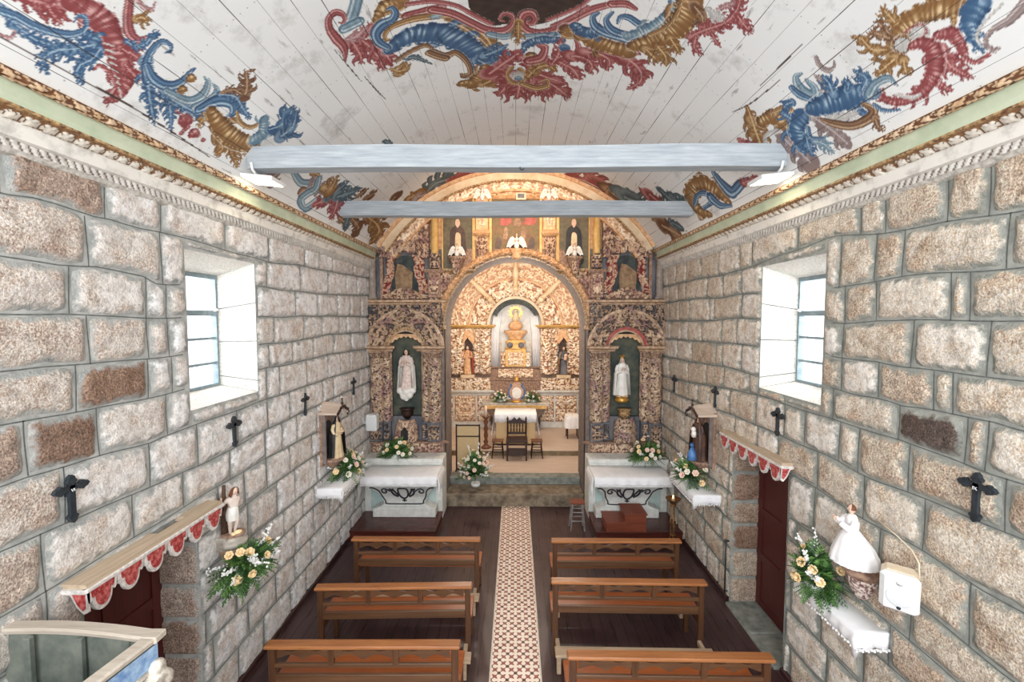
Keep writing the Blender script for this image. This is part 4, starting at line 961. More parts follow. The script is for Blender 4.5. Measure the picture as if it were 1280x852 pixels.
# ---------------------------------------------------------------- carving
def spiral(cx, cy, r, a0, turn, sgn, tail=1.6, n=10):
    """a C-scroll: an unrolling volute with a tail"""
    P = []
    for k in range(n + 1):
        t = k / n; rr = r * (.18 + .82 * t ** .8); a = a0 + sgn * turn * (1 - t); P.append((cx + rr * cos(a), cy + rr * sin(a)))
    tx, ty = -sin(a0) * -sgn, cos(a0) * -sgn
    P.append((P[-1][0] + tx * r * tail * .5, P[-1][1] + ty * r * tail * .5)); P.append((P[-1][0] + tx * r * tail * .5 + cos(a0) * r * .4, P[-1][1] + ty * r * tail * .5 + sin(a0) * r * .4))
    return np.array(P)
def carve_field(W, H, res, sd, scale, sym=True, dens=1.0):
    R = random.Random(sd); nu, nv = max(4, int(W / res)), max(4, int(H / res))
    Fd = Field(np.linspace(0, W, nu + 1), np.linspace(0, H, nv + 1)); h = Fd.h
    def put(P, Wd, k=1.0):
        P = np.array(P); Wd = np.array(Wd); r = Fd.dist(P, Wd, 1.3)
        if r is None: return
        (i0, i1, j0, j1), T, L, D, WW = r; s = D / WW; wm = Wd.max()
        ed = 1.1 - .25 * ((L / wm * .9) % 1.0)
        m = np.clip(1 - (s / ed) ** 2, 0, 1) ** .5 * (.75 + .25 * np.cos(L / wm * 3.2)) * k
        h[i0:i1, j0:j1] = np.maximum(h[i0:i1, j0:j1], m)
    scale = scale * .86; dens = dens * 1.45; rows = max(1, round(H / scale * dens)); cw = W / 2 if sym else W; cols = max(1, round(cw / scale * dens))
    for i in range(rows):
        for j in range(cols):
            cx = (j + .5 + R.uniform(-.25, .25)) * cw / cols; cy = (i + .5 + R.uniform(-.25, .25)) * H / rows
            r = scale * R.uniform(.26, .42); a = R.uniform(0, 2 * pi); sg = R.choice((-1, 1)); tn = R.uniform(3.2, 5.5); tl = R.uniform(.9, 2.2)
            P = spiral(cx, cy, r, a, tn, sg, tl); n = len(P); Wd = np.interp(np.linspace(0, 1, n), [0, .6, .85, 1], [.4, .6, .62, .15]) * r * .68
            for mir in ((0, 1) if sym else (0,)):
                Q = P.copy()
                if mir: Q[:, 0] = W - Q[:, 0]
                put(Q, Wd)
            if R.random() < .5:
                for mir in ((0, 1) if sym else (0,)):
                    bx = W - cx if mir else cx; put([(bx, cy), (bx + .01, cy + .01)], [r * .2, r * .18], 1.15)
    return Fd
def carved(name, mapf, W, H, mat, parent=None, sd=1, depth=.03, scale=.12, res=.012, sym=True, dens=1.0, mask=None, label=None, wrap=False):
    Fd = carve_field(W, H, res, sd, scale, sym, dens)
    UU, VV = np.meshgrid(Fd.u, Fd.v, indexing='ij'); P, Nn = mapf(UU, VV)
    P = P + Nn * (Fd.h * depth * 2.2)[..., None]
    m_ = MB()
    if mask is not None:
        a, b = UU.shape; keep = mask(UU, VV); f = []
        for i in range(a - 1):
            for j in range(b - 1):
                if keep[i, j] and keep[i + 1, j] and keep[i, j + 1] and keep[i + 1, j + 1]: f.append((i * b + j, (i + 1) * b + j, (i + 1) * b + j + 1, i * b + j + 1))
        m_.add(P.reshape(-1, 3), f, 0, smooth=True)
    else:
        a, b = UU.shape; m_.add(P.reshape(-1, 3), [(i * b + j, (i + 1) * b + j, (i + 1) * b + j + 1, i * b + j + 1) for i in range(a - 1) for j in range(b - 1)], 0, smooth=True)
    o = m_.build(name, mat, parent, fix=False)
    at = o.data.attributes.new('gilt', 'FLOAT', 'POINT'); at.data.foreach_set('value', Fd.h.ravel().astype('f'))
    if label: o['label'] = label
    return o
def flat_map(x0, z0, y):
    def f(u, v):
        P = np.stack([x0 + u, y + 0 * u, z0 + v], -1); return P, np.broadcast_to(np.array([0, -1.0, 0]), P.shape)
    return f
def side_map(x, y0, z0, sgn):
    def f(u, v):
        P = np.stack([x + 0 * u, y0 + u, z0 + v], -1); return P, np.broadcast_to(np.array([sgn, 0, 0.0]), P.shape)
    return f
def column_map(cx, cy, z0, r, H, W, swell=.06, full=True):
    def f(u, v):
        a = (u / W) * 2 * pi + pi / 2 if full else pi + (u / W) * pi
        rr = r * (1 + swell * np.sin(v / H * pi) + 0 * u)
        Nn = np.stack([np.cos(a), np.sin(a), 0 * a], -1); P = np.stack([cx + rr * np.cos(a), cy + rr * np.sin(a), z0 + v], -1); return P, Nn
    return f
def ring_map(cx, cz, y, r0, a0=pi, sgn=-1, tilt=0.0, rr=None):
    """u runs along the arc (measured at radius r0), v outward"""
    def f(u, v):
        a = a0 + sgn * u / r0; r = r0 + v
        P = np.stack([cx + r * np.cos(a), y + tilt * v, cz + r * np.sin(a)], -1)
        Nn = np.stack([0 * a, -np.ones_like(a), 0 * a], -1); return P, Nn
    return f
def moulding(m_, x0, x1, y, z, prof, ends=True):
    """horizontal moulding: prof=[(out, up)], runs x0..x1 in front of plane y, returns at both ends"""
    pts = [(0, prof[0][1])] + list(prof) + [(0, prof[-1][1])]
    n = len(pts); v = []
    for x, e in ((x0, -1), (x1, 1)):
        for (o, u) in pts: v.append((x + (e * o * .8 if ends else 0), y - o, z + u))
    f = [tuple(range(n)), tuple(range(2 * n - 1, n - 1, -1))] + [(i, (i + 1) % n, (i + 1) % n + n, i + n) for i in range(n)]
    m_.add(v, f)
CORN = [(.03, 0), (.05, .015), (.05, .03), (.09, .055), (.11, .06), (.11, .085), (.13, .1)]
def capital(m_, cx, cy, z, r, h=.12):
    m_.lathe([(r * 1.0, 0), (r * 1.15, .01), (r * 1.0, .02), (r * 1.05, h * .3), (r * 1.35, h * .75), (r * 1.45, h * .8)], cx, cy, z, 16)
    for k in range(8):
        a = k * pi / 4; x, y = cx + cos(a) * r * 1.15, cy + sin(a) * r * 1.15
        m_.tube([(x, y, z + h * .15), (x + cos(a) * r * .15, y + sin(a) * r * .15, z + h * .5), (x + cos(a) * r * .45, y + sin(a) * r * .45, z + h * .72), (x + cos(a) * r * .5, y + sin(a) * r * .5, z + h * .55)], [r * .2, r * .22, r * .18, r * .1], 6)
    b = r * 1.5; m_.box(cx - b, cx + b, cy - b, cy + b, z + h * .8, z + h, bev=.006)

def half_ring(m_, cx, cz, r0, r1, y0, y1, n=32, a0=pi, a1=0, mi=0):
    P = []
    for k in range(n + 1):
        a = a0 + (a1 - a0) * k / n; c, s = cos(a), sin(a)
        P.append([(cx + r0 * c, y1, cz + r0 * s), (cx + r0 * c, y0, cz + r0 * s), (cx + r1 * c, y0, cz + r1 * s), (cx + r1 * c, y1, cz + r1 * s)])
    m_.grid(np.array(P), mi, smooth=False)

# ---------------------------------------------------------------- side retables (left and right of the arch)
def side_retable(s):
    side = 'left' if s < 0 else 'right'
    X = s * 2.09; root = thing('side_retable', (X, 8.3, 1.05), 'tall dark carved gilt retable with niche behind the %s side altar' % side, 'altarpiece', 'side retables flanking the chancel arch')
    sd = 40 if s < 0 else 80
    Z = lambda z: z - 1.05
    def fm(x0, z0, y): return flat_map(x0, Z(z0), y)
    # predella panel and ledges
    carved('predella_panel', fm(-.66, 1.12, -.14), 1.32, .18, M_CARVE_WARM, root, sd + 1, .02, .11)
    m_ = MB(); moulding(m_, -.68, .68, -.02, Z(1.3), [(.13, 0), (.16, .01), (.16, .03), (.19, .045)]); m_.box(-.7, .7, -.125, .1, 0, Z(1.3)); m_.build('predella_ledge', M_STONEBR, root)
    # backing with the niche cut out
    b = MB(); yb = -.04
    b.box(-.71, -.33, yb, .1, Z(1.3), Z(4.02)); b.box(.33, .71, yb, .1, Z(1.3), Z(4.02)); b.box(-.33, .33, yb, .1, Z(3.5), Z(4.02)); b.box(-.33, .33, yb, .1, Z(1.3), Z(1.8))
    b.build('backing', M_BLUEGREY, root)
    n = MB(); n.box(-.33, .33, .08, .11, Z(1.7), Z(3.5)); n.build('niche', M_GREENNICHE, root)
    # column pedestals, columns, capitals
    for k, cx in enumerate((-.55, -.385, .385, .55)):
        r = .088 if abs(cx) > .5 else .062; cy = -.13 if abs(cx) > .5 else -.07
        p = MB(); w = r * 1.4; p.box(cx - w, cx + w, cy - w, .0, Z(1.36), Z(1.72), bev=.008); ped = p.build('pedestal', M_BLUEGREY, root)
        carved('pedestal_carving', flat_map(cx - w * .85, Z(1.4), cy - w - .002), w * 1.7, .28, M_CARVE_DARK, ped, sd + 5 + k, .018, .09)
        carved('column', column_map(cx, cy, Z(1.74), r, 1.2, 2 * pi * r), 2 * pi * r, 1.2, M_CARVE_SIDE, root, sd + 10 + k, .022, .1, .011, sym=False, dens=1.15)
        q = MB(); q.lathe([(r * 1.3, 0), (r * 1.3, .02), (r * 1.1, .04)], cx, cy, Z(1.71), 16); capital(q, cx, cy, Z(2.93), r, .14); q.build('capital', M_CAPITAL, root)
    for a in (-1, 1):
        q = MB(); moulding(q, a * .47 - .16, a * .47 + .16, -.1, Z(3.07), [(.1, 0), (.11, .03), (.15, .05), (.17, .06), (.17, .09), (.19, .11)]); q.build('entablature_block', M_AGEDGILT, root)
        carved('pilaster_strip', fm(a * .655 - .035, 1.4, yb - .004), .07, 1.65, M_CARVE_SIDE, root, sd + 20 + a, .012, .06, .01)
        carved('niche_jamb', fm(a * .305 - .022, 1.8, yb - .02), .045, 1.25, M_CURTAIN, root, sd + 24 + a, .012, .06, .01)
    # arch over the niche: carved archivolt, inner moulding and scalloped valance
    cz = Z(3.13)
    carved('archivolt', ring_map(0, cz, -.16, .4), pi * .4, .3, M_CARVE_SIDE, root, sd + 30, .05, .19, .012)
    q = MB(); half_ring(q, 0, cz, .4, .7, -.155, 0, 28); half_ring(q, 0, cz, .675, .735, -.2, -.1, 28); half_ring(q, 0, cz, .31, .34, -.13, .05, 28); q.build('arch_moulding', M_AGEDGILT, root)
    q = MB(); half_ring(q, 0, cz, .34, .4, -.14, 0, 28); q.build('arch_fillet', M_REDROBE if s > 0 else M_GILTBROWN, root)
    q = MB(); out = [(-.3, .28)] + [(-.3 + .6 * k / 40, .12 + .16 * 0 + .13 * (1 - ((k / 40 - .5) * 2) ** 2) - .035 * abs(sin(pi * 7 * k / 40))) for k in range(41)] + [(.3, .28)]
    q.prism([(x, z + cz - .02) for x, z in out], -.1, -.06); q.build('valance', M_ORANGEGILT, root)
    carved('arch_keystone', fm(-.13, 3.66, -.24), .26, .26, M_CARVE_SIDE, root, sd + 33, .05, .13, mask=lambda u, v: np.hypot(u - .13, v - .13) < .13)
    # spandrels
    for a in (-1, 1):
        x0 = 0 if a > 0 else -.71
        carved('spandrel', fm(x0, 3.16, -.1), .71, .8, M_CARVE_DARK, root, sd + 35 + a, .035, .12, .014, sym=False,
               mask=lambda u, v, a=a, x0=x0: np.hypot(u + x0, v + .03) > .69)
    # scroll brackets below the cornice
    for a in (-1, 1):
        carved('frieze_block', fm(a * .6 - .1, 3.5, -.17), .2, .44, M_CARVE_DARK, root, sd + 38 + a, .04, .12)
    q = MB(); moulding(q, -.7, .7, -.08, Z(3.94), CORN); q.build('cornice', M_AGEDGILT, root)
    # tabernacle / pedestal under the figure
    H = .42 if s < 0 else .46
    def dome_map(u, v):
        a = pi + u / .62 * pi; r = .19 * np.sqrt(np.clip(1 - (v / (H * 1.12)) ** 4, .0, 1)); Nn = np.stack([np.cos(a), np.sin(a), 0 * a], -1)
        return np.stack([r * np.cos(a), -.1 + r * .9 * np.sin(a), Z(1.34) + v], -1), Nn
    tb = carved('tabernacle', dome_map, .62, H, M_CARVE_WARM if s < 0 else M_CARVE_SIDE, root, sd + 44, .02, .08)
    if s < 0:
        q = MB(); q.prism([(-.065, 0), (.065, 0), (.065, .17), (0, .25), (-.065, .17)], -.315, -.27, M=Matrix.Translation((0, 0, Z(1.4)))); q.build('tabernacle_door', M_CAVITY, tb)
    q = MB(); q.lathe([(.05, 0), (.09, .05), (.12, .1), (.1, .14), (.14, .19), (.15, .2)], 0, -.06, Z(1.76), 14); q.build('figure_bracket', M_GILTBROWN if s > 0 else M_DARKWOOD, root)
    # upper storey: framed niche with a painted curtain
    uy = -.02
    q = MB(); q.box(-.71, .71, uy, .1, Z(4.03), Z(5.0)); q.build('upper_backing', M_BLUEGREY, root)
    q = MB(); out = []
    for k in range(21):
        a = pi * k / 20; out.append((-.27 * cos(a), .5 + .23 * sin(a)))
    q.prism([(-.27, -.02)] + out + [(.27, -.02)], uy - .02, uy, M=Matrix.Translation((0, 0, Z(4.15)))); q.build('dark_arched_opening', M_DARKNICHE, root)
    q = MB(); q.prism([(-.15, 0), (-.17, .3), (-.12, .52), (-.02, .5), (.08, .42), (.17, .36), (.15, 0)], uy - .05, uy - .02, M=Matrix.Translation((.03 * s, 0, Z(4.2)))); q.build('painted_cloth', simple('brown_painted_cloth_' + side, (120, 94, 70), (164, 136, 104), 12, .8, detail=6), root)
    for a in (-1, 1):
        def cm(u, v, a=a):
            t = v / .72; x = a * (.20 + .17 * np.clip((t - .0) ** 1, 0, 1) * -0 + .05 * np.cos(t * 5) + (u - .09) + (.10 * (1 - t)) * 0 - .06 * (t > .8) * (t - .8) * 8)
            P = np.stack([x + a * .12, uy - .07 - .03 * np.cos(u / .18 * 9), Z(4.16) + v], -1); return P, np.broadcast_to(np.array([0, -1.0, 0]), P.shape)
        carved('curtain', cm, .18, .72, M_CURTAIN, root, sd + 50 + a, .03, .16, .012, sym=False)
    carved('lambrequin', lambda u, v: (np.stack([-.46 + u, uy - .1 - .03 * np.sin(u * 20), Z(4.83) + v + .05 * np.abs(np.sin(u * 13.6)) * (v < .05) * -1 + .12 * np.sin(u / .92 * pi)], -1), np.broadcast_to(np.array([0, -1.0, 0]), (*u.shape, 3))), .92, .2, M_CARVE_WARM, root, sd + 54, .04, .12)
    carved('base_scrolls', lambda u, v: (np.stack([-.44 + u, uy - .1 + 0 * u, Z(4.05) + v], -1), np.broadcast_to(np.array([0, -1.0, 0]), (*u.shape, 3))), .88, .24, M_CARVE_WARM, root, sd + 55, .05, .13,
           mask=lambda u, v: v < .06 + .17 * np.exp(-((u - .44) / .3) ** 2))
    # outer colonnette and inner carved pilaster
    ox = .62 * s; q = MB(); q.lathe([(.095, 0), (.095, .03), (.075, .05), (.07, .1), (.066, .72), (.08, .74), (.085, .78), (.1, .84)], ox, -.1, Z(4.05), 18); q.box(ox - .11, ox + .11, -.22, .0, Z(4.87), Z(4.93), bev=.008); q.build('upper_column', M_GREYCOL, root)
    q = MB(); q.box(ox - s * .17 - .03, ox - s * .17 + .03, -.1, .0, Z(4.05), Z(4.9), bev=.006); q.build('upper_strip', M_STONEBR, root)
    ix = -.56 * s
    q = MB(); q.box(ix - .12, ix + .12, -.16, 0, Z(4.08), Z(4.56), bev=.01); moulding(q, ix - .12, ix + .12, -.12, Z(4.54), [(.05, 0), (.07, .02), (.09, .05)]); pil = q.build('upper_pilaster', M_STONEBR, root)
    carved('pilaster_carving', flat_map(ix - .09, Z(4.14), -.162), .18, .36, M_CARVE_WARM, pil, sd + 60, .025, .1)
    carved('side_infill', lambda u, v: (np.stack([-.7 + u, -.06 + 0 * u, Z(4.95) + v], -1), np.broadcast_to(np.array([0, -1.0, 0]), (*u.shape, 3))), 1.4, .95, M_CARVE_WARM, root, sd + 61, .04, .16, .016, sym=False,
           mask=lambda u, v: (np.hypot(X - .7 + u, 4.95 + v - VC) < VR - .36) & (s * (X - .7 + u) > 1.62) & (v < .9))
    return root
for s in (-1, 1): side_retable(s)

# ---------------------------------------------------------------- central gilt arch and upper storey
root = thing('arch_surround', (AX, 8.3, 0), 'gilded ring and carved spandrels framing the round chancel arch', 'arch surround')
q = MB(); half_ring(q, 0, AZ, AR + .0, AR + .035, -.06, .1, 56); q.build('inner_fillet', M_GILTBROWN, root)
carved('gilt_ring', lambda u, v: (np.stack([(AR + .035 + v) * np.cos(pi - u / AR), -.08 - .05 * np.sin(v / .11 * pi), AZ + (AR + .035 + v) * np.sin(pi - u / AR)], -1), np.stack([0 * u, -1 + 0 * u, 0 * u], -1)), pi * AR, .11, M_CARVE_GOLD if 0 else M_ORANGEGILT, root, 200, .03, .1)
q = MB(); half_ring(q, 0, AZ, AR + .03, AR + .15, -.08, .1, 56); q.build('ring_body', M_GILTBROWN, root)
for a in (-1, 1):
    q = MB(); x0, x1 = sorted((a * AR, a * (AR + .13))); q.box(x0, x1, -.1, .1, .25, AZ, bev=.01); q.build('jamb_pilaster', M_SOFFIT, root)
    q = MB(); q.box(min(a * (AR - .02), a * (AR + .16)), max(a * (AR - .02), a * (AR + .16)), -.14, .14, AZ - .03, AZ + .05, bev=.012); q.build('impost', M_GILTBROWN, root)
    carved('arch_spandrel', flat_map(0 if a > 0 else -1.62, AZ - .1, -.05), 1.62, 1.2, M_CARVE_WARM, root, 210 + a, .04, .14, .016, sym=False,
           mask=lambda u, v, a=a: (np.hypot(u if a > 0 else u - 1.62, v - .1) > AR + .13) & (np.abs(u if a > 0 else u - 1.62) > .35))
    carved('corner_corbel', flat_map(a * 1.5 - .11, AZ + .12, -.14), .22, .42, M_CARVE_SIDE, root, 213 + a, .05, .13)
q = MB(); q.prism([(-1.38, AZ - .1)] + [(-(AR + .02) * cos(t_), AZ + (AR + .02) * sin(t_)) for t_ in np.linspace(0, pi, 40)] + [(1.38, AZ - .1), (1.62, AZ - .1), (1.62, 4.6), (1.1, 4.6), (.9, 5.0), (-.9, 5.0), (-1.1, 4.6), (-1.62, 4.6), (-1.62, AZ - .1)], -.045, .1)
q.build('spandrel_backing', M_STONEBR, root)
for a in (-1, 1):
    q = MB(); moulding(q, min(a * .84, a * 1.62), max(a * .84, a * 1.62), -.05, 4.53, [(.03, 0), (.05, .02), (.08, .04), (.1, .05), (.1, .08)]); q.build('shelf_cornice', M_GILTBROWN, root)

up = thing('upper_retable', (0, 8.3, 4.6), 'gilded top storey above the chancel arch with three painted panels', 'altarpiece')
Zu = lambda z: z - 4.6
q = MB(); q.prism([(-1.64, Zu(4.58))] + [(-(AR + .05) * cos(t_), Zu(AZ) + (AR + .05) * sin(t_)) for t_ in np.linspace(.87, pi - .87, 24)] + [(1.64, Zu(4.58)), (1.64, Zu(6.0)), (-1.64, Zu(6.0))], 0, .1); q.build('backing', M_ORANGEGILT, up)
def painting_mat(name, kind):
    m, nt, b = new_mat(name)
    f = noise_fac(nt, 3.2, 4, stretch=(1, 1, 2.2)); g = noise_fac(nt, 14, 3)
    if kind == 'c': c = ramp(nt, f, [(.3, sc((92, 66, 48))), (.45, sc((128, 96, 62))), (.6, sc((104, 100, 62))), (.72, sc((150, 112, 78)))])
    else: c = ramp(nt, f, [(.3, sc((66, 70, 62))), (.5, sc((96, 96, 76))), (.7, sc((118, 108, 84)))])
    c = mixc(nt, .25, c, ramp(nt, g, [(.3, sc((50, 40, 34))), (.7, sc((170, 130, 92)))]))
    nt.links.new(c, b.inputs['Base Color']); b.inputs['Roughness'].default_value = .6; return m
MPC, MPS = painting_mat('painted_canvas_scene', 'c'), painting_mat('painted_canvas_landscape', 's')
def flatshape(m_, pts, y, th=.004): m_.prism(catmull(pts + [pts[0]], 4)[:-1].tolist(), y - th, y)
for a in (-1, 1):
    px = a * 1.10; q = MB(); q.box(px - .28, px + .28, -.015, 0, Zu(4.62), Zu(5.98)); pn = q.build('painted_panel', MPS, up, label='%s panel painted with a robed friar' % ('left' if a < 0 else 'right'))
    q = MB()
    for x in (-.3, .28): q.box(px + x, px + x + .025, -.05, .0, Zu(4.6), Zu(6.0), bev=.004)
    q.box(px - .3, px + .3, -.05, 0, Zu(4.6), Zu(4.63)); q.build('gilt_frame', M_YELLOW, up)
    q = MB(); flatshape(q, [(px - .17, Zu(4.72)), (px - .15, Zu(5.1)), (px - .13, Zu(5.36)), (px, Zu(5.44)), (px + .13, Zu(5.35)), (px + .16, Zu(5.05)), (px + .18, Zu(4.72))], -.018); q.build('painted_cloak', M_BLACKROBE if a > 0 else M_BROWNROBE, pn)
    q = MB(); flatshape(q, [(px - .05, Zu(4.74)), (px - .05, Zu(5.1)), (px - .03, Zu(5.3)), (px + .05, Zu(5.28)), (px + .06, Zu(5.1)), (px + .04, Zu(4.74))], -.022); q.build('painted_habit', M_ROBEWARM, pn)
    q = MB(); flatshape(q, [(px - .045, Zu(5.47)), (px, Zu(5.4)), (px + .045, Zu(5.47)), (px + .035, Zu(5.54)), (px, Zu(5.565)), (px - .035, Zu(5.54))], -.022); q.build('painted_head', M_SKIN, pn)
    # yellow shaft on a carved drum
    q = MB(); q.lathe([(.075, .3), (.07, .34), (.068, 1.42)], a * 1.52, -.1, 0, 18); q.build('yellow_shaft', M_YELLOW, up)
    carved('carved_drum', column_map(a * 1.52, -.1, .02, .072, .28, .45), .45, .28, M_CARVE_SIDE, up, 220 + a, .02, .09)
    # post with bracket
    px = a * .635; q = MB(); q.box(px - .12, px + .12, -.1, 0, Zu(5.3), Zu(6.0), bev=.01); moulding(q, px - .1, px + .1, -.08, Zu(5.22), [(.0, 0), (.05, .03), (.08, .06), (.06, .1), (.03, .13)]); pt = q.build('post', M_ORANGEGILT, up)
    carved('post_inlay', flat_map(px - .06, Zu(5.42), -.102), .12, .5, M_CARVE_CREAM, pt, 224 + a, .015, .08)
    carved('post_bracket', lambda u, v, px=px: (np.stack([px + (u - .11) * (.6 + .4 * v / .46), -.06 - .12 * (v / .46) ** 1.5, Zu(4.72) + v], -1), np.stack([0 * u, -1 + 0 * u, 0 * u], -1)), .22, .48, M_CARVE_WARM, up, 226 + a, .04, .11)
    q = MB(); q.box(px - a * .16 - .025, px - a * .16 + .025, -.06, 0, Zu(4.85), Zu(6.0), bev=.005); q.box(px + a * .15 - .02, px + a * .15 + .02, -.06, 0, Zu(4.6), Zu(6.0), bev=.005); q.build('gilt_strip', M_YELLOW, up)
q = MB(); q.box(-.45, .45, -.015, 0, Zu(4.9), Zu(5.98)); pn = q.build('painted_panel', MPC, up, label='central panel painted with figures in a landscape')
for k, (x, z, w, h, mt) in enumerate([(-.19, 5.54, .11, .09, M_REDROBE), (.27, 5.54, .12, .08, M_REDROBE), (-.19, 5.3, .045, .12, M_MANTLE), (.14, 5.28, .045, .14, M_MANTLE), (.03, 5.5, .07, .08, M_MANTLE), (-.33, 5.12, .06, .1, M_BROWNROBE), (.3, 5.12, .06, .11, M_BROWNROBE)]):
    q = MB(); flatshape(q, [(x - w, Zu(z - h)), (x - w * .9, Zu(z)), (x - w * .2, Zu(z + h)), (x + w * .8, Zu(z + h * .7)), (x + w, Zu(z - h * .3)), (x + w * .3, Zu(z - h * 1.1))], -.018 - .001 * k); q.build('painted_figure', mt, pn)
# pediment: bands following the vault
M_PALEBAND = simple('pale_gilt_band', (206, 176, 138), (230, 210, 180), 4, .5, detail=5)
def vring(name, mat, r0, r1, y0, y1, a_=TH, carve=None, sd=0, par=up, scale=.16):
    A = a_ - .02
    if carve is None:
        q = MB(); half_ring(q, 0, Zu(VC), r0, r1, y0, y1, 60, pi / 2 + A, pi / 2 - A); return q.build(name, mat, par)
    return carved(name, lambda u, v: (np.stack([(r0 + v) * np.cos(pi / 2 + A - u / r0), y0 + 0 * u, Zu(VC) + (r0 + v) * np.sin(pi / 2 + A - u / r0)], -1), np.stack([0 * u, -1 + 0 * u, 0 * u], -1)), 2 * A * r0, r1 - r0, mat, par, sd, carve, scale, .016)
vring('outer_gilt_rim', M_ORANGEGILT, VR - .06, VR + .01, -.22, 0)
vring('pale_vault_band', M_PALEBAND, VR - .2, VR - .05, -.18, 0)
vring('beaded_rim', M_GILTBROWN, VR - .225, VR - .2, -.2, 0)
vring('carved_vault_band', M_CARVE_CREAM, VR - .37, VR - .22, -.12, 0, carve=.02, sd=240)
vring('inner_gilt_rim', M_ORANGEGILT, VR - .4, VR - .36, -.15, 0)
carved('pediment_field', flat_map(-1.75, Zu(5.95), -.06), 3.5, .42, M_CARVE_CREAM, up, 244, .02, .13, .016, mask=lambda u, v: (np.hypot(u - 1.75, 5.95 + v - VC) < VR - .38))
q = MB(); q.prism([(-2.55, Zu(5.02))] + [((VR - .1) * sin(t_), Zu(VC) + (VR - .1) * cos(t_)) for t_ in np.linspace(-TH + .03, TH - .03, 30)] + [(2.55, Zu(5.02)), (1.7, Zu(5.02)), (1.7, Zu(5.9)), (-1.7, Zu(5.9)), (-1.7, Zu(5.02))], .02, .1); q.build('pediment_backing', M_PALEBAND, up)
q = MB(); half_ring(q, 0, Zu(5.55), .56, .62, -.12, 0, 24, pi * .72, pi * .28); q.build('inner_pediment_arc', M_ORANGEGILT, up)
q = MB(); moulding(q, -1.64, 1.64, -.02, Zu(5.93), [(.03, 0), (.06, .02), (.1, .05), (.1, .08)]); q.build('upper_cornice', M_ORANGEGILT, up)
pl = thing('plaque', (.1, 8.16, 5.95), 'small square white-framed plaque at the centre of the pediment', 'plaque')
q = MB(); q.box(-.095, .095, -.01, .01, -.06, .07, bev=.004); q.build('frame', M_CREAMPL, pl); q = MB(); q.box(-.06, .06, -.014, -.008, -.03, .045); q.build('grey_image', M_BLUEGREY, pl)
q = MB(); q.box(-.02, .02, .0, .2, -.02, .02); q.build('support', M_CREAMPL, pl)

# ---------------------------------------------------------------- high altar retable in the chancel
hr = thing('high_retable', (0, 12.5, .54), 'bright gilded high altar retable with concentric arches and a white niche', 'altarpiece')
Zh = lambda z: z - .54
IZ = 3.5                                   # impost height
q = MB(); q.box(-2.28, -.72, -.05, .25, 0, Zh(IZ)); q.box(.72, 2.28, -.05, .25, 0, Zh(IZ)); q.box(-.72, .72, -.05, .25, 0, Zh(1.95)); q.build('backing', M_STONEBR, hr)
for k, (r0, r1, y, mt, sc_, dp) in enumerate([(.74, .82, -.12, M_PALEBAND, 0, 0), (.82, 1.28, -.16, M_CARVE_GOLD, .17, .06), (1.28, 1.33, -.24, M_ORANGEGILT, 0, 0), (1.33, 1.86, -.26, M_CARVE_CREAM, .2, .04), (1.86, 1.92, -.34, M_ORANGEGILT, 0, 0), (1.92, 2.26, -.3, M_CARVE_GOLD, .16, .04)]):
    if sc_: carved('archivolt', lambda u, v, r0=r0, y=y: (np.stack([(r0 + v) * np.cos(pi - u / r0), y + 0 * u, Zh(IZ) + (r0 + v) * np.sin(pi - u / r0)], -1), np.stack([0 * u, -1 + 0 * u, 0 * u], -1)), pi * r0, r1 - r0, mt, hr, 300 + k, dp, sc_, .02)
    q = MB(); half_ring(q, 0, Zh(IZ), r0, r1, y + .004, .2, 40); q.build('arch_band', M_STONEBR if sc_ else mt, hr)
for a in (pi * .25, pi * .5, pi * .75):
    q = MB()
    P = [(r * cos(a), -.33 if r < 1.3 else -.4, Zh(IZ) + r * sin(a)) for r in (.86, 1.0, 1.2, 1.4, 1.6, 1.9)]; q.tube(P, [.05, .08, .06, .09, .06, .08], 8)
    for r in (1.0, 1.42, 1.85): q.ball((r * cos(a), -.4, Zh(IZ) + r * sin(a)), .085, 10)
    q.build('radial_volute', M_PALEBAND, hr)
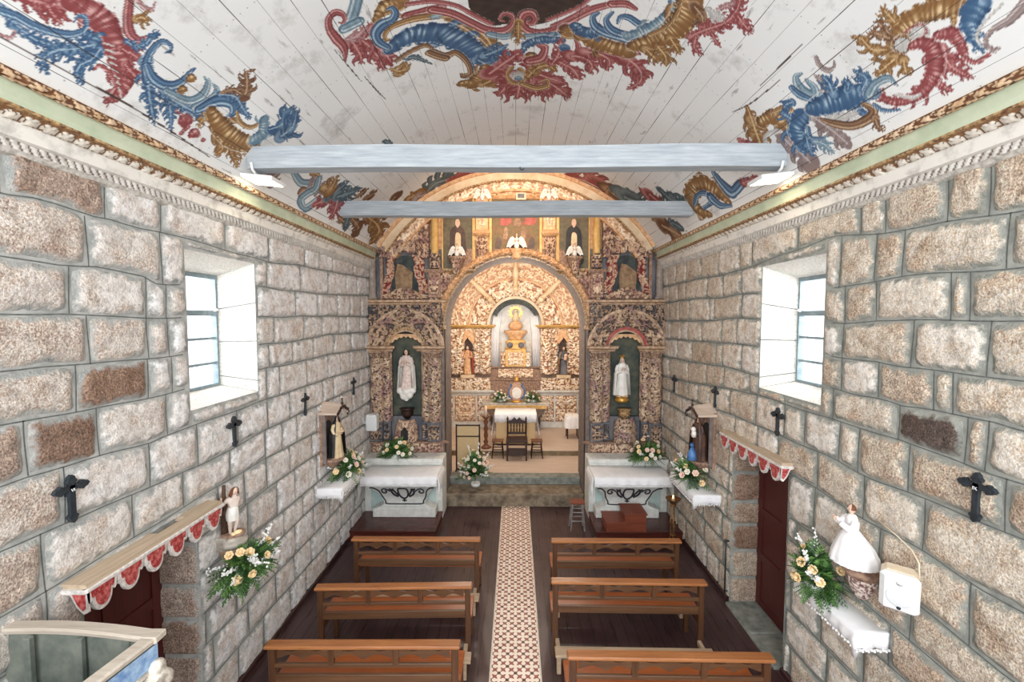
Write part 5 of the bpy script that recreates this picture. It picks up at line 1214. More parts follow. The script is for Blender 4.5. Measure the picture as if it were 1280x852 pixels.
# niche of the throne
q = MB(); q.box(-.76, .76, .22, .25, Zh(1.9), Zh(4.3)); q.build('niche_back', M_WHITENICHE, hr)
q = MB(); half_ring(q, 0, Zh(IZ), .6, .74, -.1, .2, 30, pi * .86, pi * .14); q.build('dark_niche_head', M_DARKNICHE, hr)
for a in (-1, 1):
    q = MB()
    for k in range(6): q.tube([(a * (.52 + .04 * k), .15 - .02 * (k % 2), Zh(2.2)), (a * (.5 + .04 * k), .15, Zh(3.2)), (a * (.42 + .04 * k), .15, Zh(3.9))], .024, 6)
    q.build('white_hanging', M_CLOTH, hr)
    for j, (cx, w) in enumerate(((1.62, .2), (.98, .17))):
        # columns either side of the saints' niches
        carved('column', column_map(a * (cx if j == 0 else .87), -.2, Zh(2.1), .1, 1.28, .63), .63, 1.28, M_CARVE_GOLD, hr, 320 + j + a, .04, .15, .018, sym=False)
    carved('column', column_map(a * 1.1, -.12, Zh(2.1), .075, 1.28, .47), .47, 1.28, M_CARVE_GOLD, hr, 326 + a, .035, .13, .018, sym=False)
    carved('column', column_map(a * 1.82, -.2, Zh(2.1), .12, 1.28, .75), .75, 1.28, M_CARVE_GOLD, hr, 328 + a, .04, .15, .018, sym=False)
    q = MB(); q.box(a * 1.37 - .15, a * 1.37 + .15, -.08, -.05, Zh(2.12), Zh(3.2)); q.build('saint_niche', M_BROWNROBE, hr)
    q = MB(); q.prism([(a * 1.37 - .2, Zh(3.05)), (a * 1.37 - .14, Zh(2.95)), (a * 1.37, Zh(3.14)), (a * 1.37 + .14, Zh(2.95)), (a * 1.37 + .2, Zh(3.05)), (a * 1.37 + .16, Zh(3.28)), (a * 1.37, Zh(3.36)), (a * 1.37 - .16, Zh(3.28))], -.22, -.1); q.build('niche_canopy', M_ORANGEGILT, hr)
    q = MB(); q.box(a * 1.37 - .2, a * 1.37 + .2, -.3, 0, Zh(1.98), Zh(2.08), bev=.01); q.build('saint_shelf', M_PALEBAND, hr)
    q = MB(); x0, x1 = sorted((a * .72, a * 2.26)); moulding(q, x0, x1, -.12, Zh(3.4), [(.1, 0), (.14, .03), (.2, .06), (.22, .1)]); q.build('entablature', M_YELLOW, hr)
    carved('frieze', flat_map(x0, Zh(3.28), -.14), x1 - x0, .13, M_CARVE_GOLD, hr, 330 + a, .03, .12, .018)
    # stacked plinths
    carved('upper_plinth', flat_map(x0, Zh(1.62), -.2), x1 - x0, .36, M_CARVE_GOLD, hr, 334 + a, .04, .17, .02)
    q = MB(); moulding(q, x0, x1, -.14, Zh(1.52), [(.05, 0), (.1, .03), (.16, .08), (.16, .11)]); q.box(x0, x1, -.18, 0, Zh(.54), Zh(1.98)); q.build('plinth_body', M_PLASTER, hr)
    x0, x1 = sorted((a * 1.15, a * 1.75)); carved('lower_panel', flat_map(x0, Zh(.72), -.19), x1 - x0, .75, M_CARVE_CREAM if a < 0 else M_CARVE_GOLD, hr, 338 + a, .03, .16, .02)
    x0, x1 = sorted((a * .72, a * 1.1)); carved('lower_panel', flat_map(x0, Zh(.72), -.19), x1 - x0, .75, M_CARVE_GOLD, hr, 342 + a, .03, .14, .02)
    x0, x1 = sorted((a * 1.8, a * 2.1)); carved('lower_panel', flat_map(x0, Zh(.72), -.19), x1 - x0, .75, M_CARVE_GOLD, hr, 346 + a, .03, .14, .02)
carved('throne_base', flat_map(-.5, Zh(1.98), -.1), 1.0, .26, M_CARVE_CREAM, hr, 350, .03, .14, .018)
q = MB(); q.box(-.72, .72, -.09, .2, Zh(1.9), Zh(2.26)); moulding(q, -.7, .7, -.06, Zh(2.24), [(.06, 0), (.1, .03), (.1, .05)]); q.build('throne_ledge', M_STONEBR, hr)
th = thing('tiered_throne', (0, 12.46, 2.3), 'stepped gilt throne with a radiant holy image inside the white niche', 'throne')
tiers = [(.42, .0, .36), (.33, .36, .2), (.26, .56, .22), (.33, .74, .06)]
q = MB(); q.box(-.3, .3, -.14, .12, 0, .5, bev=.01); tr = q.build('lower_tier', M_YELLOW, th); carved('tier_carving', flat_map(-.22, .06, -.142), .44, .36, M_CARVE_CREAM, tr, 360, .02, .13, .016)
for a in (-1, 1):
    carved('side_column', column_map(a * .36, -.1, 0, .05, .42, .31), .31, .42, M_CARVE_GOLD, th, 362 + a, .02, .1, .016)
    q = MB(); q.lathe([(.03, 0), (.015, .03), (.012, .2), (.03, .22), (.01, .24), (.008, .34)], a * .42, -.08, .44, 10); q.build('candle', M_ROBEWARM, th)
q = MB(); q.lathe([(.3, 0), (.32, .04), (.22, .08), (.28, .16), (.3, .22), (.24, .26)], 0, 0, .5, 20, sy=.5); q.build('middle_tier', M_YELLOW, th)
for a in (-1, 1):
    q = MB(); q.ball((a * .16, -.15, .62), .085, 12, sc3=(1, .5, 1)); q.build('volute', M_BLUEGREY, th)
q = MB(); q.lathe([(.18, 0), (.2, .05), (.26, .14), (.34, .24), (.32, .28)], 0, 0, .76, 20, sy=.5); q.build('upper_tier', M_ORANGEGILT, th)
q = MB(); q.lathe([(.1, 0), (.19, .06), (.21, .14), (.15, .24), (.1, .27)], 0, 0, 1.04, 20, sy=.6); q.build('globe', M_ORANGEGILT, th)
q = MB(); q.lathe([(.09, 0), (.1, .1), (.07, .2), (.05, .25)], 0, 0, 1.3, 12, sy=.7); q.ball((0, 0, 1.6), .055, 12); q.build('figure', M_ROBEWARM, th)
q = MB()
for k in range(24):
    a = 2 * pi * k / 24; L = .27 if k % 2 else .21; c, s_ = cos(a), sin(a)
    q.prism([(-s_ * .02 + c * .12, c * .02 + s_ * .12), (s_ * .02 + c * .12, -c * .02 + s_ * .12), (c * L, s_ * L)], .05, .06, M=Matrix.Translation((0, 0, 1.55)))
q.build('rays', M_GOLD, th)
# ---------------------------------------------------------------- carved figures
def loft(m_, rings, n=32, fold=0.0, kf=9, mi=0, ph=0, M=None):
    """rings = [(z, cx, cy, rx, ry)], lower ones rippled into folds"""
    zs = [r[0] for r in rings]; zi = np.linspace(zs[0], zs[-1], len(rings) * 4)
    R = np.array([[np.interp(z, zs, [r[k] for r in rings]) for k in range(1, 5)] for z in zi]); a = np.linspace(0, 2 * pi, n, endpoint=False)
    top = (zi[-1] - zi) / (zi[-1] - zi[0]); P = np.zeros((len(zi), n, 3))
    for i, (cx, cy, rx, ry) in enumerate(R):
        f = 1 + fold * top[i] * (np.sin(kf * a + ph + .6 * sin(zi[i] * 9)) + .4 * np.sin(kf * 1.7 * a + 1))
        P[i, :, 0] = cx + rx * f * np.cos(a); P[i, :, 1] = cy + ry * f * np.sin(a); P[i, :, 2] = zi[i]
    m_.grid(P, mi, M, wrap=True); m_.add(P[0], [tuple(range(n))[::-1]], mi, M); m_.add(P[-1], [tuple(range(n))], mi, M)
def hand(m_, p, d, up, L):
    """palm, four unequal bent fingers and a thumb; d = pointing direction, up = back of the hand"""
    d = Vector(d).normalized(); up = Vector(up); up = (up - d * up.dot(d)).normalized(); sd = d.cross(up); p = Vector(p)
    m_.tube([p - d * L * .1, p + d * L * .2, p + d * L * .5], [L * .17, L * .24, L * .23], 8, flat=.6)
    for k, f in enumerate((.42, .5, .47, .36)):
        b = p + d * L * .46 + sd * L * (k - 1.5) * .125; m_.tube([b, b + d * L * f * .5 - up * L * .03, b + d * L * f * .95 - up * L * .13], [L * .065, L * .06, L * .04], 6)
    b = p + sd * L * -.2 + d * L * .12; m_.tube([b, b - sd * L * .14 + d * L * .16, b - sd * L * .16 + d * L * .34 - up * L * .04], [L * .08, L * .07, L * .05], 6)
def head_(root, c, r, hair=None, hairkind=None, skin=None, tilt=0, turn=0, name='head'):
    """head facing -y: cranium, jaw, nose, lips, eyes, ears"""
    M_ = rot(tilt, 0, turn, c); q = MB()
    P = []
    for i in range(13):
        t = pi * i / 12; z = -cos(t) * r * 1.28; w = sin(t) ** .85; jaw = .8 + .2 * min(1, max(0, (z / r + 1.1) / 1.0)); ring = []
        for k in range(20):
            a = 2 * pi * k / 20; x = cos(a) * w * r * jaw * .92; y = sin(a) * w * r * (1.06 if sin(a) > 0 else .92 * jaw) ; ring.append((x, y, z))
        P.append(ring)
    q.grid(np.array(P), 0, M_, wrap=True)
    q.tube([(0, -r * .86, r * .22), (0, -r * 1.08, -r * .1), (0, -r * .92, -r * .22)], [r * .07, r * .13, r * .1], 6, M=M_)
    q.tube([(-r * .2, -r * .86, -r * .5), (0, -r * .93, -r * .49), (r * .2, -r * .86, -r * .5)], [r * .04, r * .07, r * .04], 6, M=M_)
    q.tube([(0, r * .15, -r * .7), (0, r * .2, -r * 1.5)], [r * .45, r * .5], 10, M=M_)
    for s in (-1, 1): q.ball((s * r * .88, 0, 0), r * .2, 8, M=M_, sc3=(.4, .8, 1))
    h = q.build(name, skin or M_SKIN, root)
    e = MB()
    for s in (-1, 1): e.ball((s * r * .34, -r * .84, r * .1), r * .12, 8, M=M_)
    e.build('eyes', M_INK, h)
    if hairkind:
        q = MB(); lo = {'short': -.15, 'long': -1.5, 'veil': -1.9}[hairkind]; P = []
        for i in range(10):
            t = i / 9; ring = []
            for k in range(19):
                a = -pi * .12 + (pi * 1.24) * k / 18
                if t < .5: th_ = pi / 2 * (1 - t * 2); zz = r * 1.36 * sin(th_) ; w = r * 1.14 * cos(th_) + .0001; yo = 0
                else: zz = lo * r * (t - .5) * 2; w = r * (1.14 + (.35 if hairkind != 'short' else .0) * (t - .5) * 2); yo = 0
                ring.append((cos(a) * w, sin(a) * w * 1.05 - r * .12, zz))
            P.append(ring)
        q.grid(np.array(P), 0, M_)
        P2 = np.array(P); P2 = P2 * .9; P2[..., 1] += .0; q.grid(P2, 0, M_)
        o = q.build('hair' if hairkind != 'veil' else 'veil', hair, h)
    return h
def fuse(o, vox, smooth=4):
    add_mod(o, 'REMESH', mode='VOXEL', voxel_size=vox, use_smooth_shade=True); m = add_mod(o, 'SMOOTH', factor=.5, iterations=smooth)
def robed(root, H, robe, mantle=None, hair=M_HAIRB, hk='long', arms='pray', skin=None, base=None, veil=None, crown=False, hipx=0, open_front=True):
    """standing robed figure facing -y, feet at z 0"""
    q = MB(); rw = .16
    loft(q, [(0, 0, 0, rw * H, .12 * H), (.1 * H, 0, 0, .15 * H, .115 * H), (.35 * H, hipx * .5, 0, .125 * H, .1 * H), (.55 * H, hipx, 0, .105 * H, .08 * H), (.66 * H, hipx * .5, 0, .095 * H, .07 * H), (.77 * H, 0, 0, .115 * H, .068 * H), (.815 * H, 0, 0, .1 * H, .06 * H), (.85 * H, 0, 0, .04 * H, .035 * H)], 36, .09, 8)
    hp = {'pray': ((-.03, -.15, .68), (.03, -.15, .68)), 'hold': ((-.07, -.13, .58), (.06, -.14, .64)), 'open': ((-.13, -.13, .55), (.13, -.12, .6)), 'child': ((-.05, -.13, .6), (.07, -.15, .7))}[arms]
    for s, h in zip((-1, 1), hp):
        q.tube([(s * .1 * H, 0, .79 * H), (s * .145 * H, -.01 * H, .68 * H), (s * .14 * H, -.05 * H, .59 * H), (h[0] * H - (.0), h[1] * H * .8, (h[2] - .02) * H)], [.045 * H, .042 * H, .042 * H, .032 * H], 10)
    o = q.build('robe', robe, root); fuse(o, max(.006, H * .014))
    for s, h in zip((-1, 1), hp):
        m_ = MB(); d = (s * -.1, -.5, 1.0) if arms == 'pray' else (-s * .6, -.7, .25)
        hand(m_, Vector(h) * H, d, (s, 0, 0) if arms == 'pray' else (0, 0, 1), .085 * H); m_.build('hand', skin or M_SKIN, root)
    head_(root, (0, -.015 * H, .915 * H), .052 * H, hair if not veil else veil, 'veil' if veil else hk, skin, tilt=.12)
    if mantle:
        m_ = MB(); n = 40; P = []; P2 = []
        for i in range(16):
            t = i / 15; z = (.84 - .8 * t) * H; w = (.085 + .1 * min(1, t * 3) + .035 * t) * H; ring = []; r2 = []
            a0 = -.25 * pi + .1 * t; a1 = 1.25 * pi - .25 * t
            for k in range(n):
                a = a0 + (a1 - a0) * k / (n - 1); f = 1 + .05 * t * sin(a * 9 + t * 2)
                ring.append((cos(a) * w * f, sin(a) * w * .82 * f + .005 * H, z)); r2.append((cos(a) * w * f * .94, sin(a) * w * .76 * f + .005 * H, z))
            P.append(ring); P2.append(r2)
        m_.grid(np.array(P)); m_.grid(np.array(P2)); m_.build('mantle', mantle, root)
    if base:
        m_ = MB(); m_.lathe([(.15 * H, -.05 * H), (.17 * H, -.04 * H), (.17 * H, -.02 * H), (.14 * H, 0.0)], n=20); m_.build('plinth', base, root)
    if crown:
        m_ = MB(); m_.lathe([(.05 * H, 0), (.055 * H, .02 * H), (.045 * H, .03 * H)], 0, 0, .975 * H, 14, caps=False)
        for k in range(8):
            a = k * pi / 4; m_.tube([(cos(a) * .05 * H, sin(a) * .05 * H, .99 * H), (cos(a) * .06 * H, sin(a) * .06 * H, 1.02 * H), (cos(a) * .015 * H, sin(a) * .015 * H, 1.05 * H)], .006 * H, 5)
        m_.build('crown', M_GOLD, root)

def bird_angel(loc, H, label, group, bracket=True):
    root = thing('winged_figure', loc, label, 'angel', group); q = MB()
    loft(q, [(0, 0, 0, .06 * H, .06 * H), (.15 * H, 0, 0, .16 * H, .13 * H), (.45 * H, 0, 0, .14 * H, .12 * H), (.68 * H, 0, -.02 * H, .08 * H, .08 * H), (.75 * H, 0, -.03 * H, .04 * H, .04 * H)], 16)
    q.build('body', M_ROBEW, root); head_(root, (0, -.03 * H, .86 * H), .075 * H, M_HAIRB, 'short')
    for s in (-1, 1):
        q = MB(); q.prism([(s * .06 * H, .62 * H), (s * .26 * H, .78 * H), (s * .4 * H, .7 * H), (s * .55 * H, .42 * H), (s * .64 * H, .1 * H), (s * .5 * H, .15 * H), (s * .42 * H, .06 * H), (s * .32 * H, .2 * H), (s * .12 * H, .34 * H)], .01 * H, .06 * H)
        for k in range(4): q.tube([(s * (.16 + .08 * k) * H, .0, .62 * H), (s * (.24 + .08 * k) * H, -.01, (.3 - .03 * k) * H)], .018 * H, 5)
        q.build('wing', M_ROBEW, root)
    for s in (-1, 1):
        q = MB(); q.tube([(s * .1 * H, -.06 * H, .56 * H), (s * .12 * H, -.18 * H, .44 * H), (s * .03 * H, -.22 * H, .5 * H)], [.04 * H, .035 * H, .025 * H], 7); q.build('arm', M_SKIN, root)
    return root
Yb = 8.1
for s in (-1, 1):
    sd = 'left' if s < 0 else 'right'
    b = thing('carved_bracket', (s * 1.1, 8.27, 4.51), 'carved gilt bracket at the foot of the %s painted friar panel' % sd, 'bracket', 'brackets under the winged figures')
    q = MB(); P = []
    q.lathe([(.03, 0), (.06, .06), (.07, .12), (.12, .2), (.13, .27), (.17, .29), (.17, .33)], 0, -.12, 0, 8, sy=.75); q.build('console', M_CAPITAL, b)
    carved('bracket_leaf', lambda u, v: (np.stack([(u - .11) * (.5 + v), -.2 - .16 * v, v], -1), np.stack([0 * u, -1 + 0 * u, 0 * u], -1)), .22, .26, M_CARVE_WARM, b, 400 + s, .03, .1)
    bird_angel((s * 1.1, 8.15, 4.84), .26, 'white winged figure on the bracket before the %s painted friar' % sd, 'white winged figures of the retable')
    bird_angel((s * .615, 8.1, 5.87), .27, 'white winged figure high on the pediment, %s of the small plaque' % sd, 'white winged figures of the retable')
b = thing('carved_bracket', (.02, 8.27, 4.78), 'carved gilt keystone bracket at the top centre of the arch ring', 'bracket', 'brackets under the winged figures')
q = MB(); q.lathe([(.05, 0), (.1, .05), (.08, .1), (.13, .17), (.14, .2)], 0, -.13, 0, 12, sy=.7); q.build('console', M_ORANGEGILT, b)
bird_angel((.02, 8.14, 4.98), .3, 'white winged figure at the crown of the arch below the central painting', 'white winged figures of the retable')

# figures of the side niches and of the chancel
r = thing('madonna_statue', (-2.09, 8.22, 2.31), 'white and pink robed Madonna statue on a cloud in the left niche', 'statue')
robed(r, .8, M_PINKROBE, M_ROBEW, arms='pray', crown=False, hipx=.02)
q = MB()
for a, z, rr in ((0, -.02, .09), (.12, .0, .07), (-.12, .0, .07), (.06, -.09, .07), (-.05, -.1, .08), (0, -.16, .05)): q.ball((a, -.03, z), rr, 12)
o = q.build('cloud', M_ROBEW, r); fuse(o, .014)
r = thing('madonna_statue', (2.03, 8.22, 2.2), 'white veiled Madonna statue with gold-edged mantle and crown in the right niche', 'statue')
robed(r, .76, M_ROBEW, M_ROBEW, arms='pray', veil=M_ROBEW, crown=True)
q = MB(); q.lathe([(.12, -.1), (.14, -.06), (.11, -.02), (.09, .01)], n=16); q.build('pedestal', M_GOLD, r)
q = MB(); q.tube([(.13 * cos(a), .1 * sin(a), .02 + .01 * sin(5 * a)) for a in np.linspace(0, 2 * pi, 30)[:-1]], .007, 5, closed=True); q.build('gold_hem', M_GOLD, r)
r = thing('saint_statue', (-1.37, 12.28, 2.09), 'small red and gold robed saint in the left niche of the high altar', 'statue')
robed(r, .82, M_ORANGEGILT, M_REDROBE, arms='hold')
r = thing('saint_statue', (1.37, 12.28, 2.09), 'small grey-blue robed saint holding a child in the right niche of the high altar', 'statue')
robed(r, .8, M_BLUEGREY, M_MANTLE, arms='hold'); q = MB(); q.ball((.04, -.16, .55), .05, 10); q.tube([(.04, -.15, .52), (.03, -.15, .42)], [.04, .05], 8); q.build('held_child', M_SKIN, r)

# canopied wall niches with saints
def wall_niche(s, y, label):
    root = thing('canopied_niche', (s * 2.8, y, 1.5), label, 'niche', 'canopied wall niches'); f = -s
    def X(a, b): return (min(f * a, f * b), max(f * a, f * b))
    q = MB(); x = X(0, .06); q.box(*x, -.19, .19, .08, .88, bev=.008); q.build('back_board', M_STONEBR, root)
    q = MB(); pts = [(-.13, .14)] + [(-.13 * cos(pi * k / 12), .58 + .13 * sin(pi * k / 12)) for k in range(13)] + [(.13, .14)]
    q.prism(pts, *X(.058, .068), plane='yz'); q.build('recess_shade_plate', M_CAVITY, root)  # flat black plate paints in the shade of the recess
    q = MB()
    for a in (-1, 1): q.box(*X(.06, .11), a * .17 - .02, a * .17 + .02, .12, .86, bev=.005)
    q.build('side_post', M_SOFFIT, root)
    q = MB(); v = [(0, -.21, .86), (f * .28, -.21, .86), (f * .28, 0, .95), (0, 0, .99), (0, .21, .86), (f * .28, .21, .86)]
    w = [(a, b, c - .03) for a, b, c in v]; q.add(v + w, [(0, 1, 2, 3), (3, 2, 5, 4), (6, 9, 8, 7), (9, 10, 11, 8), (0, 6, 7, 1), (4, 5, 11, 10), (1, 7, 8, 2), (2, 8, 11, 5)]); q.build('gabled_roof', M_CHANCELFLOOR, root)
    q = MB()
    for a in (-1, 1):
        P = [(f * .29, a * (.2 - .018 * k), .85 + .009 * k - .03 * abs(sin(k * .9))) for k in range(11)]; q.tube(P, [.012 + .006 * abs(sin(k)) for k in range(11)], 6)
        q.tube([(f * .29, a * .19, .85), (f * .3, a * .2, .79), (f * .29, a * .17, .76), (f * .29, a * .15, .79)], .01, 6)
    q.build('scrolled_gable', M_DARKWOOD, root)
    q = MB(); q.lathe([(.012, 0), (.02, .02), (.01, .05), (.006, .1)], f * .28, 0, .94, 8); q.box(f * .28 - .006, f * .28 + .006, -.03, .03, 1.02, 1.032); q.build('finial', M_DARKWOOD, root)
    q = MB(); q.lathe([(.02, 0), (.05, .03), (.08, .06), (.12, .1), (.17, .14), (.17, .16)], f * .12, 0, 0, 16); q.build('bracket_shelf', M_STONEBR, root)
    return root
wall_niche(-1, 6.2, 'small gabled stone niche with a saint on the left wall near the altar')
wall_niche(1, 6.12, 'small gabled stone niche with a saint on the right wall near the altar')
r = thing('saint_statue', (-2.6, 6.18, 1.67), 'saint statue in cream habit and black cape in the left wall niche', 'statue', rz=pi / 2 - .35)
robed(r, .62, M_ROBEWARM, M_BLACKROBE, hair=M_BLACKROBE, arms='hold')
r = thing('saint_statue', (2.6, 6.1, 1.67), 'saint statue in brown habit with blue at the feet in the right wall niche', 'statue', rz=-pi / 2 + .35)
robed(r, .64, M_BROWNROBE, M_BROWNROBE, arms='hold'); q = MB(); q.tube([(.0, -.1, .02), (.0, -.1, .1), (0, -.09, .2)], [.07, .06, .02], 10); q.ball((0, -.1, .23), .03, 8); q.build('kneeling_child', M_BLUEROBE, r)
q = MB(); q.ball((.05, -.13, .47), .035, 8); q.tube([(.05, -.12, .44), (.04, -.11, .36)], [.03, .035], 8); q.build('held_child', M_ROBEW, r)

def bracket(loc, f, mats, label, n=2):
    root = thing('statue_bracket', loc, label, 'bracket', 'statue brackets'); q = MB()
    q.lathe([(.02, -.3), (.05, -.27), (.08, -.21), (.1, -.14), (.1, -.12)], f * .11, 0, 0, 18); q.build('lower_corbel', mats[0], root)
    q = MB(); q.lathe([(.09, -.12), (.12, -.09), (.13, -.06), (.1, -.045), (.06, -.03), (.07, 0)], f * .12, 0, 0, 18); q.box(min(0, f * .12), max(0, f * .12), -.09, .09, -.12, 0); q.build('upper_slab', mats[1], root)
    return root
bracket((2.8, 3.27, 1.82), -1, (M_PINKBR, M_STONEBR), 'pink marbled stone bracket under the figure in a white gown')
bracket((-2.8, 3.96, 1.66), 1, (M_STONEBR, M_MARBLE), 'stone bracket under the bound saint on the left wall')

# figure in a wide white gown, right wall
r = thing('gowned_child_statue', (2.6, 3.27, 1.82), 'child statue with brown hair in a wide white satin gown, hands raised', 'statue', rz=-pi / 2 - .25)
H = .44; q = MB(); loft(q, [(0, 0, .02, .15, .155), (.05, 0, .02, .148, .15), (.12, 0, .015, .125, .125), (.2, 0, .0, .085, .08), (.255, 0, -.005, .048, .042)], 48, .05, 11); q.build('gown_skirt', M_CLOTH, r)
q = MB(); loft(q, [(.245, 0, -.005, .046, .04), (.3, 0, -.008, .052, .04), (.34, 0, -.008, .056, .036), (.365, 0, -.006, .03, .026), (.372, 0, -.005, .02, .018)], 24)
for s in (-1, 1): q.tube([(s * .05, -.005, .335), (s * .075, -.02, .3), (s * .07, -.055, .275), (s * .035, -.1, .31)], [.026, .03, .03, .022], 10)
o = q.build('gown_bodice', M_CLOTH, r); fuse(o, .006, 3)
for s in (-1, 1):
    m_ = MB(); hand(m_, (s * .02, -.112, .318), (-s * .1, -.6, .9), (s, 0, 0), .042); m_.build('hand', M_SKIN, r)
head_(r, (0, -.012, .412), .027, M_HAIRB, 'short', tilt=-.1)
q = MB(); q.tube([(.153 * cos(a), .02 + .158 * sin(a), .004 + .003 * sin(22 * a)) for a in np.linspace(0, 2 * pi, 60)[:-1]], .004, 5, closed=True); q.build('hem', M_LACE, r)
q = MB(); q.tube([(-.015, -.045, .27), (.0, -.05, .262), (.012, -.046, .268)], .007, 6); q.build('waist_clasp', M_GOLD, r)

# saint bound to a tree, left wall
r = thing('bound_saint_statue', (-2.67, 3.96, 1.66), 'pale statue of a saint in a loincloth bound to a dark tree trunk', 'statue', rz=pi / 2 - .6)
J = {'pelvis': (0, 0, .2), 'waist': (.004, 0, .235), 'chest': (.006, -.002, .285), 'neck': (.008, -.002, .322), 'skull': (.014, -.008, .345),
     'hl': (-.022, 0, .19), 'kl': (-.026, -.014, .105), 'al': (-.022, 0, .02), 'fl': (-.026, -.028, .01), 'hr': (.022, 0, .19), 'kr': (.026, -.02, .11), 'ar': (.014, .004, .02), 'fr': (.02, -.024, .01),
     'sl': (-.04, .002, .302), 'el': (-.078, .0, .26), 'wl': (-.082, -.01, .312), 'sr': (.048, .002, .3), 'er': (.07, .018, .25), 'wr': (.05, .038, .21)}
RD_ = dict(pelvis=.03, waist=.025, chest=.033, neck=.013, skull=.012, hl=.023, kl=.015, al=.009, fl=.008, hr=.023, kr=.015, ar=.009, fr=.008, sl=.014, el=.01, wl=.007, sr=.014, er=.01, wr=.007)
E_ = [('pelvis', 'waist'), ('waist', 'chest'), ('chest', 'neck'), ('neck', 'skull'), ('pelvis', 'hl'), ('hl', 'kl'), ('kl', 'al'), ('al', 'fl'), ('pelvis', 'hr'), ('hr', 'kr'), ('kr', 'ar'), ('ar', 'fr'), ('chest', 'sl'), ('sl', 'el'), ('el', 'wl'), ('chest', 'sr'), ('sr', 'er'), ('er', 'wr')]
ks = list(J); me = bpy.data.meshes.new('body'); me.from_pydata([Vector(J[k]) * 1.12 for k in ks], [(ks.index(a), ks.index(b)) for a, b in E_], [])
me.materials.append(simple('pale_statue_skin', (206, 186, 174), (230, 216, 206), 12, .45)); o = bpy.data.objects.new('body', me); COL.objects.link(o); o.parent = r
o.modifiers.new('skin', 'SKIN'); o.modifiers.new('sub', 'SUBSURF').render_levels = 2; o.modifiers['sub'].levels = 2
for i, k in enumerate(ks): me.skin_vertices[0].data[i].radius = (RD_[k] * 1.36,) * 2; me.skin_vertices[0].data[i].use_root = (i == 0)
head_(r, (.018, -.014, .412), .03, M_HAIRB, 'long', tilt=.25, turn=.3)
for p, d in (((-.092, -.011, .35), (-.1, 0, 1)), ((.056, .043, .236), (-.6, .3, -.6))):
    m_ = MB(); hand(m_, p, d, (0, -1, 0), .036); m_.build('hand', M_SKIN, r)
q = MB(); loft(q, [(.14, .0, -.004, .05, .042), (.165, 0, 0, .054, .044), (.2, 0, 0, .054, .045), (.235, .002, 0, .05, .042), (.265, .002, 0, .042, .034)], 24, .08, 7); q.build('loincloth', M_ROBEW, r)
q = MB(); q.tube([(-.05, .05, 0), (-.055, .045, .14), (-.04, .05, .26), (-.05, .05, .38), (-.045, .05, .47)], [.032, .027, .023, .018, .014], 10); q.tube([(-.045, .05, .27), (-.08, .04, .33), (-.1, .02, .37)], [.014, .01, .007], 8); q.tube([(-.05, .05, .2), (-.09, .03, .19)], [.012, .008], 6); q.build('tree_trunk', M_TREE, r)
q = MB(); q.lathe([(.1, 0), (.1, .01), (.07, .018), (.02, .022)], 0, 0, 0, 12); q.build('ground_base', M_STONEBR, r)
q = MB(); q.ball((.02, -.05, .025), .03, 10, sc3=(1.3, .8, .7)); q.ball((-.02, -.055, .02), .02, 10); q.build('yellow_cloth', M_ROSE, r)
# ---------------------------------------------------------------- flower arrangements
def rose_mesh(name, mat, closed=.5):
    q = MB()
    for ring, (n, r, h, open_) in enumerate([(3, .3, .95, .15), (4, .5, .92, .35), (5, .78, .8, .7), (6, 1.0, .58, 1.1)]):
        for k in range(n):
            a0 = 2 * pi * (k + ring * .37) / n; P = []
            for i in range(5):
                t = i / 4; rr = r * (.25 + .75 * t ** .7) + open_ * .12 * t ** 3; z = h * t - (.22 * open_) * t ** 3; row = []
                for j in range(5):
                    s_ = (j / 4 - .5) * 2; a = a0 + s_ * (pi / n * 1.25) * (.5 + .5 * sin(pi * min(1, t + .15)) ** .5); row.append((rr * cos(a), rr * sin(a), z - .1 * s_ * s_ * t))
                P.append(row)
            q.grid(np.array(P), 0)
    q.ball((0, 0, .58), .4, 10); q.ball((0, 0, .1), .35, 8, mi=1)
    me = q.build(name, [mat, M_FERN2], fix=False); d = me.data; bpy.data.objects.remove(me); return d
ROSES = {'peach': rose_mesh('rose', M_ROSE), 'white': rose_mesh('rose', M_ROSE2), 'pink': rose_mesh('rose', M_ROSE3)}
def frond(q, p, d, L, R, mi=0, w=.24, n=9):
    d = Vector(d).normalized(); sd = d.cross(Vector((0, 0, 1))); sd = sd.normalized() if sd.length > .1 else Vector((1, 0, 0)); up = sd.cross(d).normalized()
    droop = R.uniform(.1, .45); tw = R.uniform(-.8, .8); sd2 = sd * cos(tw) + up * sin(tw); P = []
    for i in range(n + 1):
        t = i / n; P.append(Vector(p) + d * L * t - Vector((0, 0, 1)) * droop * L * t * t)
    v = []; f = []
    for i in range(1, n):
        ax = (P[i + 1] - P[i - 1]).normalized(); l = L * w * (sin(pi * (i / n) ** .7) * .9 + .12)
        for s in (-1, 1):
            o = (sd2 * s * .9 + ax * .55).normalized(); k = len(v); c = P[i] + up * .0
            v += [c - ax * L * .028, c + o * l * .55 + ax * L * .045 + up * l * .1, c + o * l - up * l * .1, c + o * l * .5 - ax * L * .03]
            f.append((k, k + 1, k + 2, k + 3))
    q.add([tuple(x) for x in v], f, mi); q.tube(P[::3], [L * .012] * len(P[::3]), 4, mi=mi)
def broad(q, p, d, L, R, mi=0):
    d = Vector(d).normalized(); sd = d.cross(Vector((R.uniform(-.3, .3), 0, 1))).normalized(); up = sd.cross(d); P = []
    for i in range(6):
        t = i / 5; c = Vector(p) + d * L * t - Vector((0, 0, 1)) * .25 * L * t * t; w = L * .17 * sin(pi * min(1, t * .95 + .04)) ; P.append([tuple(c - sd * w + up * w * .4), tuple(c), tuple(c + sd * w + up * w * .4)])
    q.grid(np.array(P), mi)
